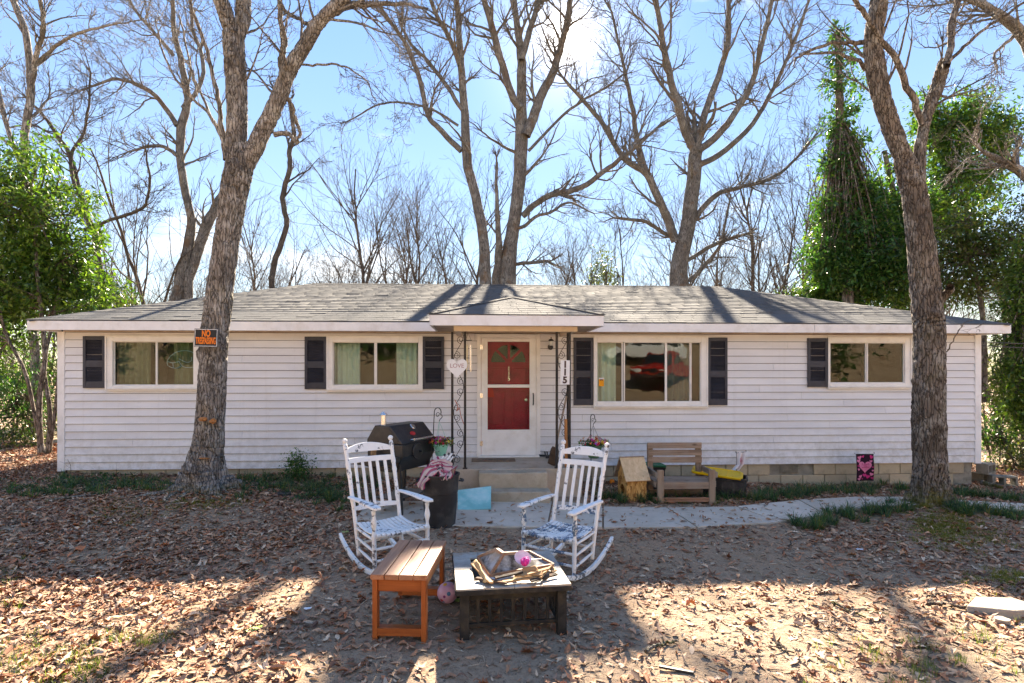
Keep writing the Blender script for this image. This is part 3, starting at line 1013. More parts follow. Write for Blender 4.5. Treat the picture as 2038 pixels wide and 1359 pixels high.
def text_obj(name, txt, size, mat, parent=None, depth=.002, align='CENTER', sx=1.0, bold=0.0, **kw):
    cu = bpy.data.curves.new(name, 'FONT')
    cu.body = txt; cu.size = size; cu.extrude = depth; cu.align_x = align; cu.align_y = 'CENTER'; cu.offset = bold
    cu.space_line = .85
    tmp = bpy.data.objects.new(name + '_tmp', cu)
    COL.objects.link(tmp)
    bpy.context.view_layer.update()
    dg = bpy.context.evaluated_depsgraph_get()
    me = bpy.data.meshes.new_from_object(tmp.evaluated_get(dg))
    bpy.data.objects.remove(tmp)
    # upright: text x -> x, text y -> z, front towards -y
    me.transform(Matrix(((sx, 0, 0, 0), (0, 0, -1, 0), (0, 1, 0, 0), (0, 0, 0, 1))))
    me.materials.clear(); me.materials.append(mat)
    me.name = name
    o = link(name, me, parent, **kw)
    return o
for k, (ch, py) in enumerate((('1', 734), ('1', 743.5), ('5', 754))):
    x, z = dpx(1012.5, py)
    o = text_obj('house_number', ch, .105, M['steel'], red, .003)
    o.location = (x + .005, ry - .005, z)

# ---------------------------------------------------------------- porch floor, steps
def rough_block(name, x0, x1, y0, y1, z0, z1, mat, parent, seed, amp=.006):
    bm = bmesh.new()
    bmesh.ops.create_cube(bm, size=1)
    for v in bm.verts:
        v.co = ((x0 + x1) / 2 + v.co.x * (x1 - x0), (y0 + y1) / 2 + v.co.y * (y1 - y0), (z0 + z1) / 2 + v.co.z * (z1 - z0))
    bmesh.ops.bevel(bm, geom=bm.edges[:], offset=.02, segments=3, affect='EDGES', profile=.6)
    bmesh.ops.subdivide_edges(bm, edges=[e for e in bm.edges if e.calc_length() > .12], cuts=10, use_grid_fill=True)
    for v in bm.verts:
        nv = mnoise.noise_vector(v.co * 7 + Vector((seed * 5, 0, 0)))
        v.co += nv * amp + mnoise.noise_vector(v.co * 25) * amp * .4
    me = bpy.data.meshes.new(name); bm.to_mesh(me); bm.free()
    me.materials.append(mat)
    me.polygons.foreach_set('use_smooth', [True] * len(me.polygons))
    return link(name, me, parent)
rough_block('porch_slab', -1.02, 1.0, -1.26, -.03, -.2, .385, M['slab'], house, 1, .004)
ax0, _ = H(953, 940, -1.55); ax1, _ = H(1090, 940, -1.55)
rough_block('porch_step', ax0, ax1, -1.56, -1.262, -.2, .375, M['step'], house, 2, .010)
ax0, _ = H(976, 975, -1.8); ax1, _ = H(1096, 975, -1.8)
rough_block('porch_step', ax0, ax1, -1.84, -1.563, -.2, .155, M['step'], house, 3, .010)

# ---------------------------------------------------------------- wrought-iron porch posts
def scroll(cx, cz, r, turns, start, sgn, y, mb, rad=.0045):
    pts = []
    n = int(18 * turns)
    for i in range(n + 1):
        f = i / n
        a = start + sgn * f * turns * 2 * PI
        rr = r * (1 - .72 * f)
        pts.append((cx + rr * math.cos(a), y, cz + rr * math.sin(a)))
    mb.tube(pts, rad, 5)
def iron_post(xa, xb, y, label, double=False):
    post = bpy.data.objects.new('porch_post', None); COL.objects.link(post); post.parent = house; post['label'] = label
    z0, z1 = .388, 2.455
    for x in (xa, xb):
        MB().span(x - .018, x + .018, y - .018, y + .018, z0, z1).build('upright', M['iron'], post, bevel=.003)
        MB().span(x - .035, x + .035, y - .035, y + .035, z0 - .004, z0 + .012).build('foot_plate', M['iron'], post)
    if double:
        MB().span(xb - .018, xb + .018, y + .16, y + .196, z0, z1).build('upright', M['iron'], post, bevel=.003)
    mb = MB()
    w = xb - xa; cx = (xa + xb) / 2
    n = 5
    for k in range(n):
        za = z0 + .06 + (z1 - z0 - .1) * k / n
        h = (z1 - z0 - .1) / n
        s = 1 if k % 2 else -1
        pts = []
        for i in range(25):
            f = i / 24
            pts.append((cx + s * (w / 2 - .022) * math.cos(PI * f), y, za + h * f))
        mb.tube(pts, .005, 5)
        scroll(cx + s * w * .16, za + h * .20, w * .30, 1.4, PI / 2, s, y, mb)
        scroll(cx - s * w * .16, za + h * .80, w * .30, 1.4, -PI / 2, s, y, mb)
        if double:
            mb.tube([(xb, y + .17 - .15 * (k % 2), za), (xb, y + .02 + .15 * (k % 2), za + h)], .005, 5)
    mb.build('scrollwork', M['iron'], post, smooth=True)
    return post
pa, _ = H(900, 800, -1.24); pb2, _ = H(925.5, 800, -1.24)
iron_post(pa, pb2, -1.22, 'scrolled black iron post left of the door')
pa2, _ = H(1108.5, 800, -1.24); pb3, _ = H(1134, 800, -1.24)
iron_post(pa2, pb3, -1.22, 'scrolled black iron post right of the door', True)
# ------------------------------------------------------------------ trees
def m_bark(name, dark, light, pale, moss=.0, scale=1.0, red=None):
    t = NT(name)
    w = t.coord('World')
    warp = t.n('ShaderNodeTexNoise', {'Vector': w, 'Scale': 7.0 * scale, 'Detail': 3.0}).outputs['Color']
    wv = t.n('ShaderNodeMixRGB', {0: .055 / scale, 1: w, 2: warp}).outputs[0]
    vd = t.n('ShaderNodeMapping', {0: wv, 'Scale': (30 * scale, 30 * scale, 4.0 * scale)}).outputs[0]
    ed = t.vor(vd, 1.0, 'DISTANCE_TO_EDGE')
    fine = t.noise(t.coord('World', (75 * scale, 75 * scale, 12 * scale)), 1.0, 6, .65)
    plate = t.ramp(ed, [(.0, 0.0), (.13, .75), (.4, 1.0)])
    h = t.math('ADD', plate, t.math('MULTIPLY', fine, .55))
    col = t.mix(t.ramp(h, [(.25, 0.0), (1.25, 1.0)]), dark, light)
    col = t.mix(t.ramp(t.noise(w, 1.7, 5, .6), [(.35, .55), (.6, 0.0)]), col, vary(dark, 1.6))
    col = t.mix(t.math('MULTIPLY', plate, t.ramp(t.noise(w, 4.5, 7, .65), [(.48, 0.0), (.60, .85)])), col, pale)
    if red:
        col = t.mix(t.ramp(t.noise(w, 2.8, 6, .6), [(.56, 0.0), (.68, .7)]), col, red)
    if moss:
        z = t.n('ShaderNodeSeparateXYZ', {0: t.n('ShaderNodeNewGeometry').outputs['Position']}).outputs[2]
        lo = t.ramp(z, [(.0, 1.0), (.34, .0)])
        msk = t.math('MULTIPLY', t.math('ADD', lo, t.ramp(t.noise(w, 1.6, 5), [(.55, 0.0), (.75, .25)])), t.ramp(t.noise(w, 6, 6, .6), [(.40, 0.0), (.58, 1.0)]))
        col = t.mix(t.math('MULTIPLY', msk, moss), col, (.125, .115, .018))
    t.bump(h, .9, .016 / scale)
    return t.fin(col, .93, 0, .12)
M['bark_a'] = m_bark('grey ridged bark', (.048, .041, .035), (.28, .25, .22), (.46, .44, .41), .9)
M['bark_b'] = m_bark('brown bark', (.040, .032, .026), (.205, .168, .138), (.36, .33, .29), .9)
M['bark_c'] = m_bark('weathered bark', (.055, .050, .045), (.21, .19, .17), (.32, .30, .27), 0, 1.0, (.19, .115, .065))
M['bark_d'] = m_bark('thin dark bark', (.04, .032, .027), (.13, .105, .085), (.18, .155, .13), 0, 1.5)
M['heartwood'] = mk('raw heartwood', (.42, .18, .06), .8, .4, 14, .4, 50, dirt=(.15, .07, .03), dirt_amt=.8)

def grow(rng, out, p, d, L, r, lvl, maxl, up=.05, wob=.16, kids=(7, 6, 4), rmin=.0035, seg=None):
    """one branch and, recursively, its side branches"""
    d = d / np.linalg.norm(d)
    seg = seg or (.34 if L > 2 else .2 if L > .8 else .11)
    n = max(3, int(L / seg))
    pts = [p]
    q = p.copy(); dd = d.copy()
    for i in range(n):
        dd = dd + rng.normal(0, wob, 3) + np.array([0, 0, up])
        dd /= np.linalg.norm(dd)
        q = q + dd * (L / n)
        pts.append(q.copy())
    pts = np.array(pts)
    rad = np.maximum(r * (1 - .78 * np.linspace(0, 1, n + 1) ** .9), rmin * .7)
    out.append((pts, rad))
    if lvl < maxl:
        k = kids[min(lvl, len(kids) - 1)]
        k = max(1, int(k * rng.uniform(.7, 1.3)))
        for c in range(k):
            t = rng.uniform(.18, 1.0)
            i = min(n - 1, int(t * n)); f = t * n - i
            base = pts[i] * (1 - f) + pts[i + 1] * f
            td = pts[i + 1] - pts[i]; td /= np.linalg.norm(td)
            a = rng.normal(0, 1, 3); a -= a.dot(td) * td; a /= np.linalg.norm(a) + 1e-9
            ang = rng.uniform(.4, 1.0)
            cdir = td * math.cos(ang) + a * math.sin(ang)
            rr = rad[i] * rng.uniform(.45, .7)
            if rr < rmin * .6: rr = rmin * .6
            grow(rng, out, base, cdir, L * rng.uniform(.32, .6) * (1.15 - .5 * t), rr, lvl + 1, maxl, up, wob * 1.1, kids, rmin)

def branches_mesh(name, paths, mat, sides=None):
    Vs, Fs, b = [], [], 0
    for pts, rad in paths:
        m = rad.max()
        n = sides or (10 if m > .09 else 7 if m > .04 else 5 if m > .014 else 3)
        V, F = tube_arrays(pts, rad, n)
        Vs.append(V); Fs.append(F + b); b += len(V)
    return fast_mesh(name, np.vstack(Vs), np.vstack(Fs), mat, smooth=True)

def limb3d(pix, Y0, dY=0.0, m=None):
    """photograph polyline (px, py, width px) at depth Y0, drifting dY metres nearer/farther towards its tip"""
    a = np.array([q[:3] for q in pix], float)
    c = catmull(a, m or max(8, len(a) * 4))
    t = np.linspace(0, 1, len(c))
    Y = Y0 + dY * t ** 1.3
    X = (c[:, 0] - 1019) / FOC * Y
    Z = CAM_Z + (HORIZON - c[:, 1]) / FOC * Y
    rng = np.random.default_rng(int(abs(a[0, 0] * 7 + a[-1, 1])))
    wig = np.cumsum(rng.normal(0, 1, (len(c), 3)), 0)
    wig -= wig[0]
    P3 = np.stack([X, Y, Z], -1) + wig * (.012 if len(c) < 60 else .0012)
    return P3, np.maximum(c[:, 2] * Y / FOC / 2 * .93, .004)

def shoots(rng, out, P3, rad, count, L, maxl=2, t0=.15, up=.07, kids=(7, 5, 3), k=.55, rcap=.05, rmin=.004):
    """side branches along a main limb"""
    n = len(P3) - 1
    for _ in range(count):
        t = t0 + (1 - t0) * rng.random() ** .8
        i = min(n - 1, int(t * n)); f = t * n - i
        base = P3[i] * (1 - f) + P3[i + 1] * f
        td = P3[i + 1] - P3[i]; td /= np.linalg.norm(td)
        a = rng.normal(0, 1, 3); a -= a.dot(td) * td; a /= np.linalg.norm(a) + 1e-9
        ang = rng.uniform(.5, 1.15)
        grow(rng, out, base, td * math.cos(ang) + a * math.sin(ang), L * rng.uniform(.55, 1.25), min(rcap, rad[i] * rng.uniform(.35, k)), 0, maxl, up, .17, kids, rmin)

def trunk_mesh(name, P3, rad, mat, n=44, amp=.16, flare=None, seed=0, knots=()):
    """thick stem with real bark ridges, knots and a root flare"""
    k = len(P3)
    V, F = tube_arrays(P3, np.ones(k), n)
    V = V.reshape(k, n, 3)
    out = V.copy()
    ang = np.arange(n) * 2 * PI / n
    s = np.concatenate([[0], np.cumsum(np.linalg.norm(np.diff(P3, axis=0), axis=1))])
    for i in range(k):
        r = rad[i]
        dirs = V[i] - P3[i]
        for j in range(n):
            d = dirs[j]
            rq = 3.0 + 9 * min(r, .3)
            a = Vector((d[0] * rq, d[1] * rq, s[i] * 2.1 + seed))
            vp = Vector((d[0] * r * 28, d[1] * r * 28, s[i] * 3.6 + seed)) + mnoise.noise_vector(Vector((d[0] * r * 7, d[1] * r * 7, s[i] * 7))) * .9
            vd_ = mnoise.voronoi(vp)[0]
            rid = min(1.0, (vd_[1] - vd_[0]) * 3.2) * 2 - 1.2
            b = mnoise.noise(Vector((d[0] * 9, d[1] * 9, s[i] * 6 + seed)))
            big = mnoise.noise(Vector((d[0] * 1.1 + seed, d[1] * 1.1, s[i] * .9)))
            q = r * (.97 + amp * .12 * b) + r * .06 * big + min(.011, r * .09) * rid
            for (ks, ka, kr, kh) in knots:
                da = abs((ang[j] - ka + PI) % (2 * PI) - PI)
                e = math.exp(-((s[i] - ks) / kr) ** 2 - (da * r / kr) ** 2)
                q += kh * e
            if flare:
                h = max(0.0, P3[i][2] - flare[0])
                e = math.exp(-h / flare[1])
                lob = .5 + .5 * math.cos(flare[3] * math.atan2(d[1], d[0]) + flare[4] + .8 * math.sin(2.0 * math.atan2(d[1], d[0])))
                q += flare[2] * e * e * (.35 + .95 * lob ** 2)
            out[i, j] = P3[i] + d * q
    return fast_mesh(name, out.reshape(-1, 3), F, mat, smooth=True)

def roots(mb, base, dirs, seed):
    """surface roots snaking from the trunk foot"""
    rr = np.random.default_rng(seed)
    for ang, L, r in dirs:
        pts, rad = [], []
        x, y = base[0], base[1]
        a = ang
        n = 16
        for i in range(n + 1):
            f = i / n
            pts.append((x, y, gz(x, y) + r * (.35 - 1.0 * f) + .02 * (1 - f) ** 2 + .008 * math.sin(f * 9 + seed)))
            rad.append(r * (1 - .75 * f))
            a += rr.normal(0, .13)
            x += math.cos(a) * L / n; y += math.sin(a) * L / n
        mb.tube(pts, np.array(rad), 8)

# ---- the two yard trees
def yard_tree(name, label, mat, trunk, limbs, Y0, flare_r, seed, knots, rootdirs, extra_top):
    P3, rad = limb3d(trunk, Y0, 0, 300)
    rad = rad * .93
    base = P3[0]
    root = thing(name, (float(base[0]), float(base[1]), gz(base[0], base[1])), label, 'tree', group='large bare trees in the front yard')
    inv = -np.array([base[0], base[1], gz(base[0], base[1])])
    P3[0, 2] -= .12
    me = trunk_mesh('trunk', P3, rad, mat, 110, .17, (gz(base[0], base[1]), .40, flare_r, 4, seed), seed, knots)
    me.transform(Matrix.Translation(Vector(inv)))
    tr = link('trunk', me, root)
    mb = MB()
    roots(mb, base, rootdirs, seed)
    ro = mb.build('roots', mat, tr, smooth=True)
    ro.data.transform(Matrix.Translation(Vector(inv)))
    rng = np.random.default_rng(seed)
    thin = []
    for pix, dY, nshoot, L, thick in limbs:
        Pl, rl = limb3d(pix, Y0, dY, 150 if thick else None)
        if thick:
            rl = rl * .96
            me = trunk_mesh('limb', Pl, rl, mat, 56, .15, None, seed + 3, ())
            me.transform(Matrix.Translation(Vector(inv)))
            link('limb', me, root)
        else:
            thin.append((Pl, rl))
        if nshoot:
            shoots(rng, thin, Pl, rl, nshoot, L, 2, .25, .05, (6, 4, 3), .4, .022, .003)
    me = branches_mesh('crown', thin, mat)
    me.transform(Matrix.Translation(Vector(inv)))
    link('crown', me, root)
    return root

T1 = yard_tree('yard_tree', 'thick grey-barked bare tree bearing the black and orange sign', M['bark_a'],
    [(409, 992, 74), (406, 960, 72), (407, 921, 70), (414, 871, 64), (419, 803, 60), (424, 701, 59), (432, 620, 58), (446, 500, 56), (462, 400, 58), (471, 352, 62), (476, 325, 56), (474, 290, 44)],
    [([(470, 345, 50), (471, 300, 45), (473, 200, 43), (469, 110, 45), (466, 70, 44)], 0, 6, 1.4, True),
     ([(466, 78, 30), (452, 40, 33), (440, 0, 33), (425, -60, 30), (405, -200, 24)], -.3, 6, 1.5, True),
     ([(470, 78, 30), (482, 40, 33), (486, 0, 33), (490, -70, 30), (500, -220, 22)], .3, 6, 1.5, True),
     ([(472, 352, 44), (498, 310, 40), (529, 250, 37), (552, 200, 34), (570, 150, 33), (600, 100, 31), (632, 50, 29), (662, 18, 27), (700, -20, 24), (760, -120, 18)], -.4, 10, 1.5, True),
     ([(655, 25, 18), (690, 15, 16), (740, 12, 11), (800, 10, 8), (850, 24, 5)], -.5, 8, .9, False),
     ([(562, 150, 18), (559, 118, 16), (562, 85, 12), (556, 40, 11), (550, -20, 10)], -.2, 5, .8, False),
     ([(600, 128, 5), (650, 128, 5), (700, 132, 4), (745, 160, 3), (765, 205, 2)], -.4, 6, .6, False),
     ([(545, 268, 12), (572, 268, 10), (588, 285, 8), (596, 255, 8), (588, 215, 7), (580, 190, 6)], -.3, 5, .5, False),
     ([(452, 318, 18), (446, 280, 15), (440, 240, 10), (438, 190, 9), (424, 120, 8), (405, 55, 7), (385, -10, 6)], -.3, 12, .9, False),
     ([(446, 285, 8), (425, 235, 7), (395, 190, 6), (360, 150, 5), (335, 95, 4), (325, 30, 3)], -.5, 12, .8, False),
     ([(447, 270, 6), (420, 235, 6), (390, 170, 5), (372, 110, 4), (365, 40, 4)], .3, 9, .8, False),
     ([(620, 55, 10), (600, 35, 8), (575, 15, 8), (550, -5, 7)], -.3, 3, .6, False)],
    8.2, .22, 4, [(.55, -1.2, .10, .05), (2.2, -.2, .07, .06), (2.95, .25, .06, .08), (1.55, -1.7, .08, .03)],
    [(-2.6, 1.5, .05), (-2.95, .9, .045), (-1.9, .8, .05), (-1.35, .7, .045), (-.7, 1.1, .05), (-.2, .9, .04), (2.8, .8, .04), (-2.2, 1.2, .04)], None)
T2 = yard_tree('yard_tree', 'tall brown-barked bare tree beside the concrete path, forked with a sawn-off limb', M['bark_b'],
    [(1853, 1022, 66), (1853, 1001, 64), (1852, 960, 64), (1852, 924, 65), (1848, 829, 66), (1851, 733, 62), (1851, 656, 62), (1848, 618, 62), (1835, 500, 57), (1824, 400, 52), (1814, 350, 50), (1806, 320, 44)],
    [([(1812, 350, 40), (1793, 300, 38), (1771, 250, 38), (1754, 200, 38), (1743, 150, 40), (1736, 100, 38), (1739, 50, 38), (1747, 0, 36), (1752, -80, 33), (1745, -220, 26)], -.2, 8, 1.4, True),
     ([(1825, 372, 30), (1831, 300, 25), (1838, 250, 22), (1852, 205, 25), (1864, 172, 27), (1877, 128, 26), (1880, 122, 20)], .25, 6, 1.0, True),
     ([(1884, 132, 14), (1893, 100, 14), (1898, 50, 13), (1905, 0, 12), (1912, -80, 10)], .3, 6, .9, False),
     ([(1836, 248, 12), (1819, 190, 14), (1789, 130, 13), (1764, 85, 12), (1739, 40, 11), (1709, 0, 10), (1660, -60, 8)], -.5, 6, .7, False),
     ([(1722, 84, 11), (1669, 82, 8), (1619, 84, 7), (1583, 102, 5), (1565, 125, 3)], -.4, 7, .8, False),
     ([(1722, 140, 9), (1690, 120, 8), (1650, 110, 6), (1593, 105, 4)], -.3, 3, .5, False),
     ([(1886, 125, 8), (1930, 82, 7), (1980, 42, 6), (2045, 12, 5)], -.4, 7, .8, False),
     ([(1872, 600, 20), (1884, 590, 17), (1893, 578, 15)], -.25, 0, 0, False),
     ([(1884, 700, 3), (1905, 665, 2.4), (1935, 640, 1.6), (1960, 625, 1)], -.2, 2, .25, False)],
    8.28, .13, 9, [(1.35, 2.9, .12, .06), (2.05, .1, .06, .05), (2.3, -.1, .07, .05), (.9, -1.6, .06, .03), (3.0, -1.4, .06, .03)],
    [(-2.5, 1.1, .05), (-1.9, .9, .05), (-2.9, .8, .045), (-1.2, 1.0, .05), (-.5, 1.2, .05), (0.1, .9, .04), (-.85, 1.6, .045)], None)
# torn heartwood patches on the sign tree
def wound(tree, px, py, w, h, Y, label=None):
    p = P(px, py, Y)
    bm = bmesh.new()
    bmesh.ops.create_icosphere(bm, subdivisions=3, radius=1)
    for v in bm.verts:
        nv = mnoise.noise(v.co * 2.3 + Vector((px, 0, py)))
        v.co *= 1 + .35 * nv
        v.co = Vector((v.co.x * w / 2, v.co.y * .035, v.co.z * h / 2))
    me = bpy.data.meshes.new('wound'); bm.to_mesh(me); bm.free()
    me.materials.append(M['heartwood'])
    o = link('wound', me, tree)
    o.location = p - tree.location
    return o
wound(T1, 404, 834, .11, .06, 7.985)
wound(T1, 424, 838, .09, .07, 7.985)
wound(T1, 407, 912, .16, .022, 7.96)

# ---- large bare trees behind the house
def back_tree(name, label, Y0, limbs, seed, mat='bark_c', group='tall bare trees behind the house', shoot_k=1.5):
    rng = np.random.default_rng(seed)
    paths, tr = [], []
    b0 = P(limbs[0][0][0][0], limbs[0][0][0][1], Y0)
    gx_, gy_ = b0.x, b0.y
    base = Vector((gx_, gy_, gz(gx_, gy_)))
    root = thing(name, base, label, 'tree', group=group)
    for li, (pix, dY, ns, L) in enumerate(limbs):
        P3, rad = limb3d(pix, Y0, dY)
        if li == 0 or (len(pix[0]) > 3 and pix[0][3]):
            foot = np.array([[P3[0, 0], P3[0, 1], base.z - .1]])
            P3 = np.vstack([foot, P3]); rad = np.concatenate([[rad[0] * 1.15], rad])
            tr.append((P3, rad))
        elif rad[0] > .07:
            tr.append((P3, rad))
        else:
            paths.append((P3, rad))
        ns = int(ns * shoot_k)
        if ns:
            shoots(rng, paths, P3[2:], rad[2:], ns, L, 2, .12, .07, (7, 5, 3), .5, .055, .006)
        # every limb ends in a spray of thinner branches
        d = P3[-1] - P3[-3]
        for _ in range(3):
            grow(rng, paths, P3[-1], d / np.linalg.norm(d) + rng.normal(0, .3, 3), L * rng.uniform(.6, 1.1), max(.008, rad[-1] * .7), 0, 2, .05, .16, (6, 4, 3), .006)
    inv = Matrix.Translation(-base)
    if tr:
        me = branches_mesh('trunk', tr, M[mat], 14); me.transform(inv); link('trunk', me, root)
    me = branches_mesh('crown', paths, M[mat]); me.transform(inv); link('crown', me, root)
    return root
back_tree('bare_tree', 'twin-trunked bare tree behind the front door, its left stem leaning left', 16.5, [
    ([(966, 575, 27), (962, 500, 23), (956, 441, 21), (936, 353, 20), (926, 300, 20), (922, 221, 17), (916, 132, 15), (910, 66, 13), (905, 0, 12), (900, -80, 10)], .3, 8, 1.6),
    ([(918, 300, 13), (878, 256, 12), (851, 225, 11), (834, 150, 10), (805, 80, 9), (766, 25, 7), (735, -40, 6)], -1.0, 12, 1.7),
    ([(922, 221, 9), (890, 170, 9), (862, 130, 8), (830, 100, 7), (800, 60, 6)], .9, 10, 1.4),
    ([(915, 130, 11), (893, 70, 10), (868, 20, 9), (850, -40, 7)], -.6, 9, 1.4),
    ([(912, 250, 6), (860, 220, 5), (800, 205, 4.5), (760, 210, 4), (700, 245, 3)], -1.2, 10, 1.0)], 31)
back_tree('bare_tree', 'massive split bare tree behind the porch roof with a long limb reaching right', 17.0, [
    ([(1008, 575, 40), (1012, 500, 32), (1019, 441, 27), (1031, 353, 27), (1036, 265, 28), (1033, 199, 22), (1033, 130, 20), (1030, 80, 16), (1018, 0, 12), (1010, -90, 10)], .2, 6, 1.6),
    ([(988, 575, 20, 1), (990, 520, 17), (992, 465, 12), (991, 400, 8), (992, 330, 6)], -.3, 4, .6),
    ([(1040, 430, 14), (1070, 405, 13), (1098, 389, 13), (1147, 380, 12), (1191, 353, 11), (1226, 327, 10), (1262, 303, 8), (1310, 262, 6)], -1.2, 14, 1.5),
    ([(1046, 270, 22), (1060, 240, 21), (1081, 185, 20), (1103, 146, 17), (1118, 100, 15), (1135, 30, 12), (1150, -60, 10)], .8, 9, 1.6),
    ([(1036, 215, 16), (1018, 190, 16), (997, 124, 15), (979, 57, 14), (962, 0, 12), (945, -70, 10)], -.5, 8, 1.5),
    ([(1038, 120, 14), (1050, 70, 13), (1066, 20, 11), (1085, -60, 9)], .5, 7, 1.4),
    ([(1012, 455, 8), (1040, 450, 8), (1065, 432, 7), (1098, 418, 6), (1130, 400, 5), (1180, 420, 3)], -1.0, 9, .9),
    ([(1052, 300, 7), (1100, 250, 6), (1135, 215, 6), (1180, 185, 5), (1230, 150, 4)], .7, 10, 1.3),
    ([(1016, 525, 8), (1050, 523, 8), (1090, 520, 7)], -.5, 4, .7)], 32)
back_tree('bare_tree', 'broad bare tree with many upswept branches behind the wide window', 18.0, [
    ([(1350, 575, 40), (1352, 520, 36), (1366, 450, 32), (1378, 350, 30), (1384, 300, 28), (1386, 280, 24)], .1, 5, 1.5),
    ([(1382, 300, 18), (1368, 270, 18), (1358, 225, 17), (1343, 165, 15), (1325, 100, 13), (1313, 25, 11), (1300, -60, 8)], -.8, 12, 1.9),
    ([(1386, 295, 16), (1396, 260, 16), (1405, 225, 15), (1430, 140, 13), (1446, 75, 11), (1445, 0, 9), (1450, -70, 7)], .5, 12, 1.9),
    ([(1390, 300, 15), (1415, 280, 15), (1443, 250, 14), (1490, 175, 12), (1512, 100, 10), (1530, 10, 8), (1545, -60, 6)], -.6, 12, 1.9),
    ([(1388, 330, 13), (1440, 300, 12), (1500, 240, 10), (1550, 150, 8), (1590, 60, 7), (1618, -20, 5)], .8, 14, 1.8),
    ([(1345, 480, 20), (1330, 440, 18), (1313, 400, 17), (1283, 345, 15), (1240, 315, 12), (1200, 250, 10), (1160, 195, 8), (1125, 155, 6)], -.8, 14, 1.6),
    ([(1290, 350, 11), (1272, 290, 11), (1262, 230, 10), (1250, 170, 8), (1235, 100, 6), (1220, 20, 5)], .6, 14, 1.6),
    ([(1378, 440, 12), (1420, 390, 11), (1470, 372, 9), (1518, 360, 8), (1568, 330, 6), (1618, 275, 4)], -.9, 14, 1.3),
    ([(1366, 520, 9), (1400, 500, 9), (1440, 480, 8), (1490, 463, 6)], -.6, 7, .6),
    ([(1362, 480, 8), (1330, 470, 8), (1290, 440, 8), (1240, 430, 6)], .5, 7, .8),
    ([(1372, 560, 10), (1400, 530, 9), (1430, 490, 6), (1450, 400, 4)], -.5, 7, .8)], 33)
back_tree('bare_tree', 'bare tree forking left of the sign tree, behind the roof', 17.5, [
    ([(352, 600, 28), (365, 530, 24), (380, 450, 17), (372, 400, 16), (362, 340, 16), (355, 300, 16), (356, 250, 18), (368, 190, 14), (358, 120, 12), (345, 60, 10), (340, -30, 8)], .2, 8, 1.5),
    ([(352, 250, 11), (325, 205, 10), (300, 175, 9), (262, 158, 7), (225, 150, 6), (175, 165, 4)], -.9, 12, 1.4),
    ([(364, 215, 10), (395, 175, 9), (405, 120, 8), (385, 60, 7), (380, -10, 6)], .7, 9, 1.5),
    ([(354, 310, 9), (325, 290, 8), (290, 285, 7), (250, 296, 4)], -.7, 9, 1.0),
    ([(345, 110, 8), (310, 70, 7), (275, 30, 6), (250, -10, 5)], -.6, 10, 1.4),
    ([(375, 560, 18, 1), (392, 500, 20), (410, 450, 22), (432, 405, 18), (445, 370, 12), (470, 300, 8)], .6, 4, 1.2)], 34)
back_tree('bare_tree', 'slender twisted bare tree standing right of the sign tree', 14.5, [
    ([(542, 580, 12), (548, 520, 12), (571, 450, 11), (564, 390, 11), (580, 330, 10), (578, 300, 10), (592, 268, 9), (582, 200, 7)], .2, 10, .9)], 35, 'bark_d', shoot_k=.8)
back_tree('bare_tree', 'tall pale bare tree at the far left edge of the yard', 14.0, [
    ([(72, 880, 20), (66, 700, 18), (48, 500, 16), (40, 300, 15), (54, 200, 15), (50, 125, 14), (38, 65, 13), (12, 0, 12), (-20, -80, 10)], .2, 8, 1.4),
    ([(56, 190, 11), (68, 120, 10), (85, 60, 9), (78, 0, 8)], -.6, 9, 1.2),
    ([(64, 130, 8), (100, 90, 7), (150, 60, 6), (210, 48, 4), (250, 44, 3)], -.7, 10, 1.0),
    ([(42, 330, 9), (15, 240, 9), (0, 150, 8), (-10, 60, 7)], .5, 9, 1.2)], 36, 'bark_a')
back_tree('bare_tree', 'leaning bare tree with a drooping crooked limb behind the left eave', 15.0, [
    ([(205, 590, 14), (190, 475, 13), (165, 420, 12), (150, 375, 11), (127, 300, 9), (100, 255, 8), (75, 222, 6), (40, 190, 4)], .3, 14, 1.3),
    ([(165, 458, 8), (210, 445, 7), (260, 430, 7), (290, 412, 6), (300, 365, 5), (294, 312, 4)], -.7, 8, .7),
    ([(150, 375, 8), (140, 320, 7), (165, 270, 6), (180, 215, 5), (185, 150, 4)], .6, 10, 1.1)], 37, 'bark_d')
back_tree('bare_tree', 'lichened bare limb tree leaning in from the upper right corner', 13.5, [
    ([(2120, 640, 34), (2095, 480, 30), (2068, 380, 26), (2035, 345, 20), (2000, 322, 15), (1960, 300, 8)], -.3, 8, 1.2),
    ([(2110, 560, 24), (2095, 300, 24), (2052, 110, 24), (2000, 45, 20), (1950, 15, 15), (1890, 5, 10), (1820, 8, 6)], -.8, 14, 1.3),
    ([(2070, 150, 12), (2038, 60, 10), (2005, 90, 7), (1975, 120, 5), (1985, 150, 3)], -.6, 6, .7)], 38, 'bark_a')

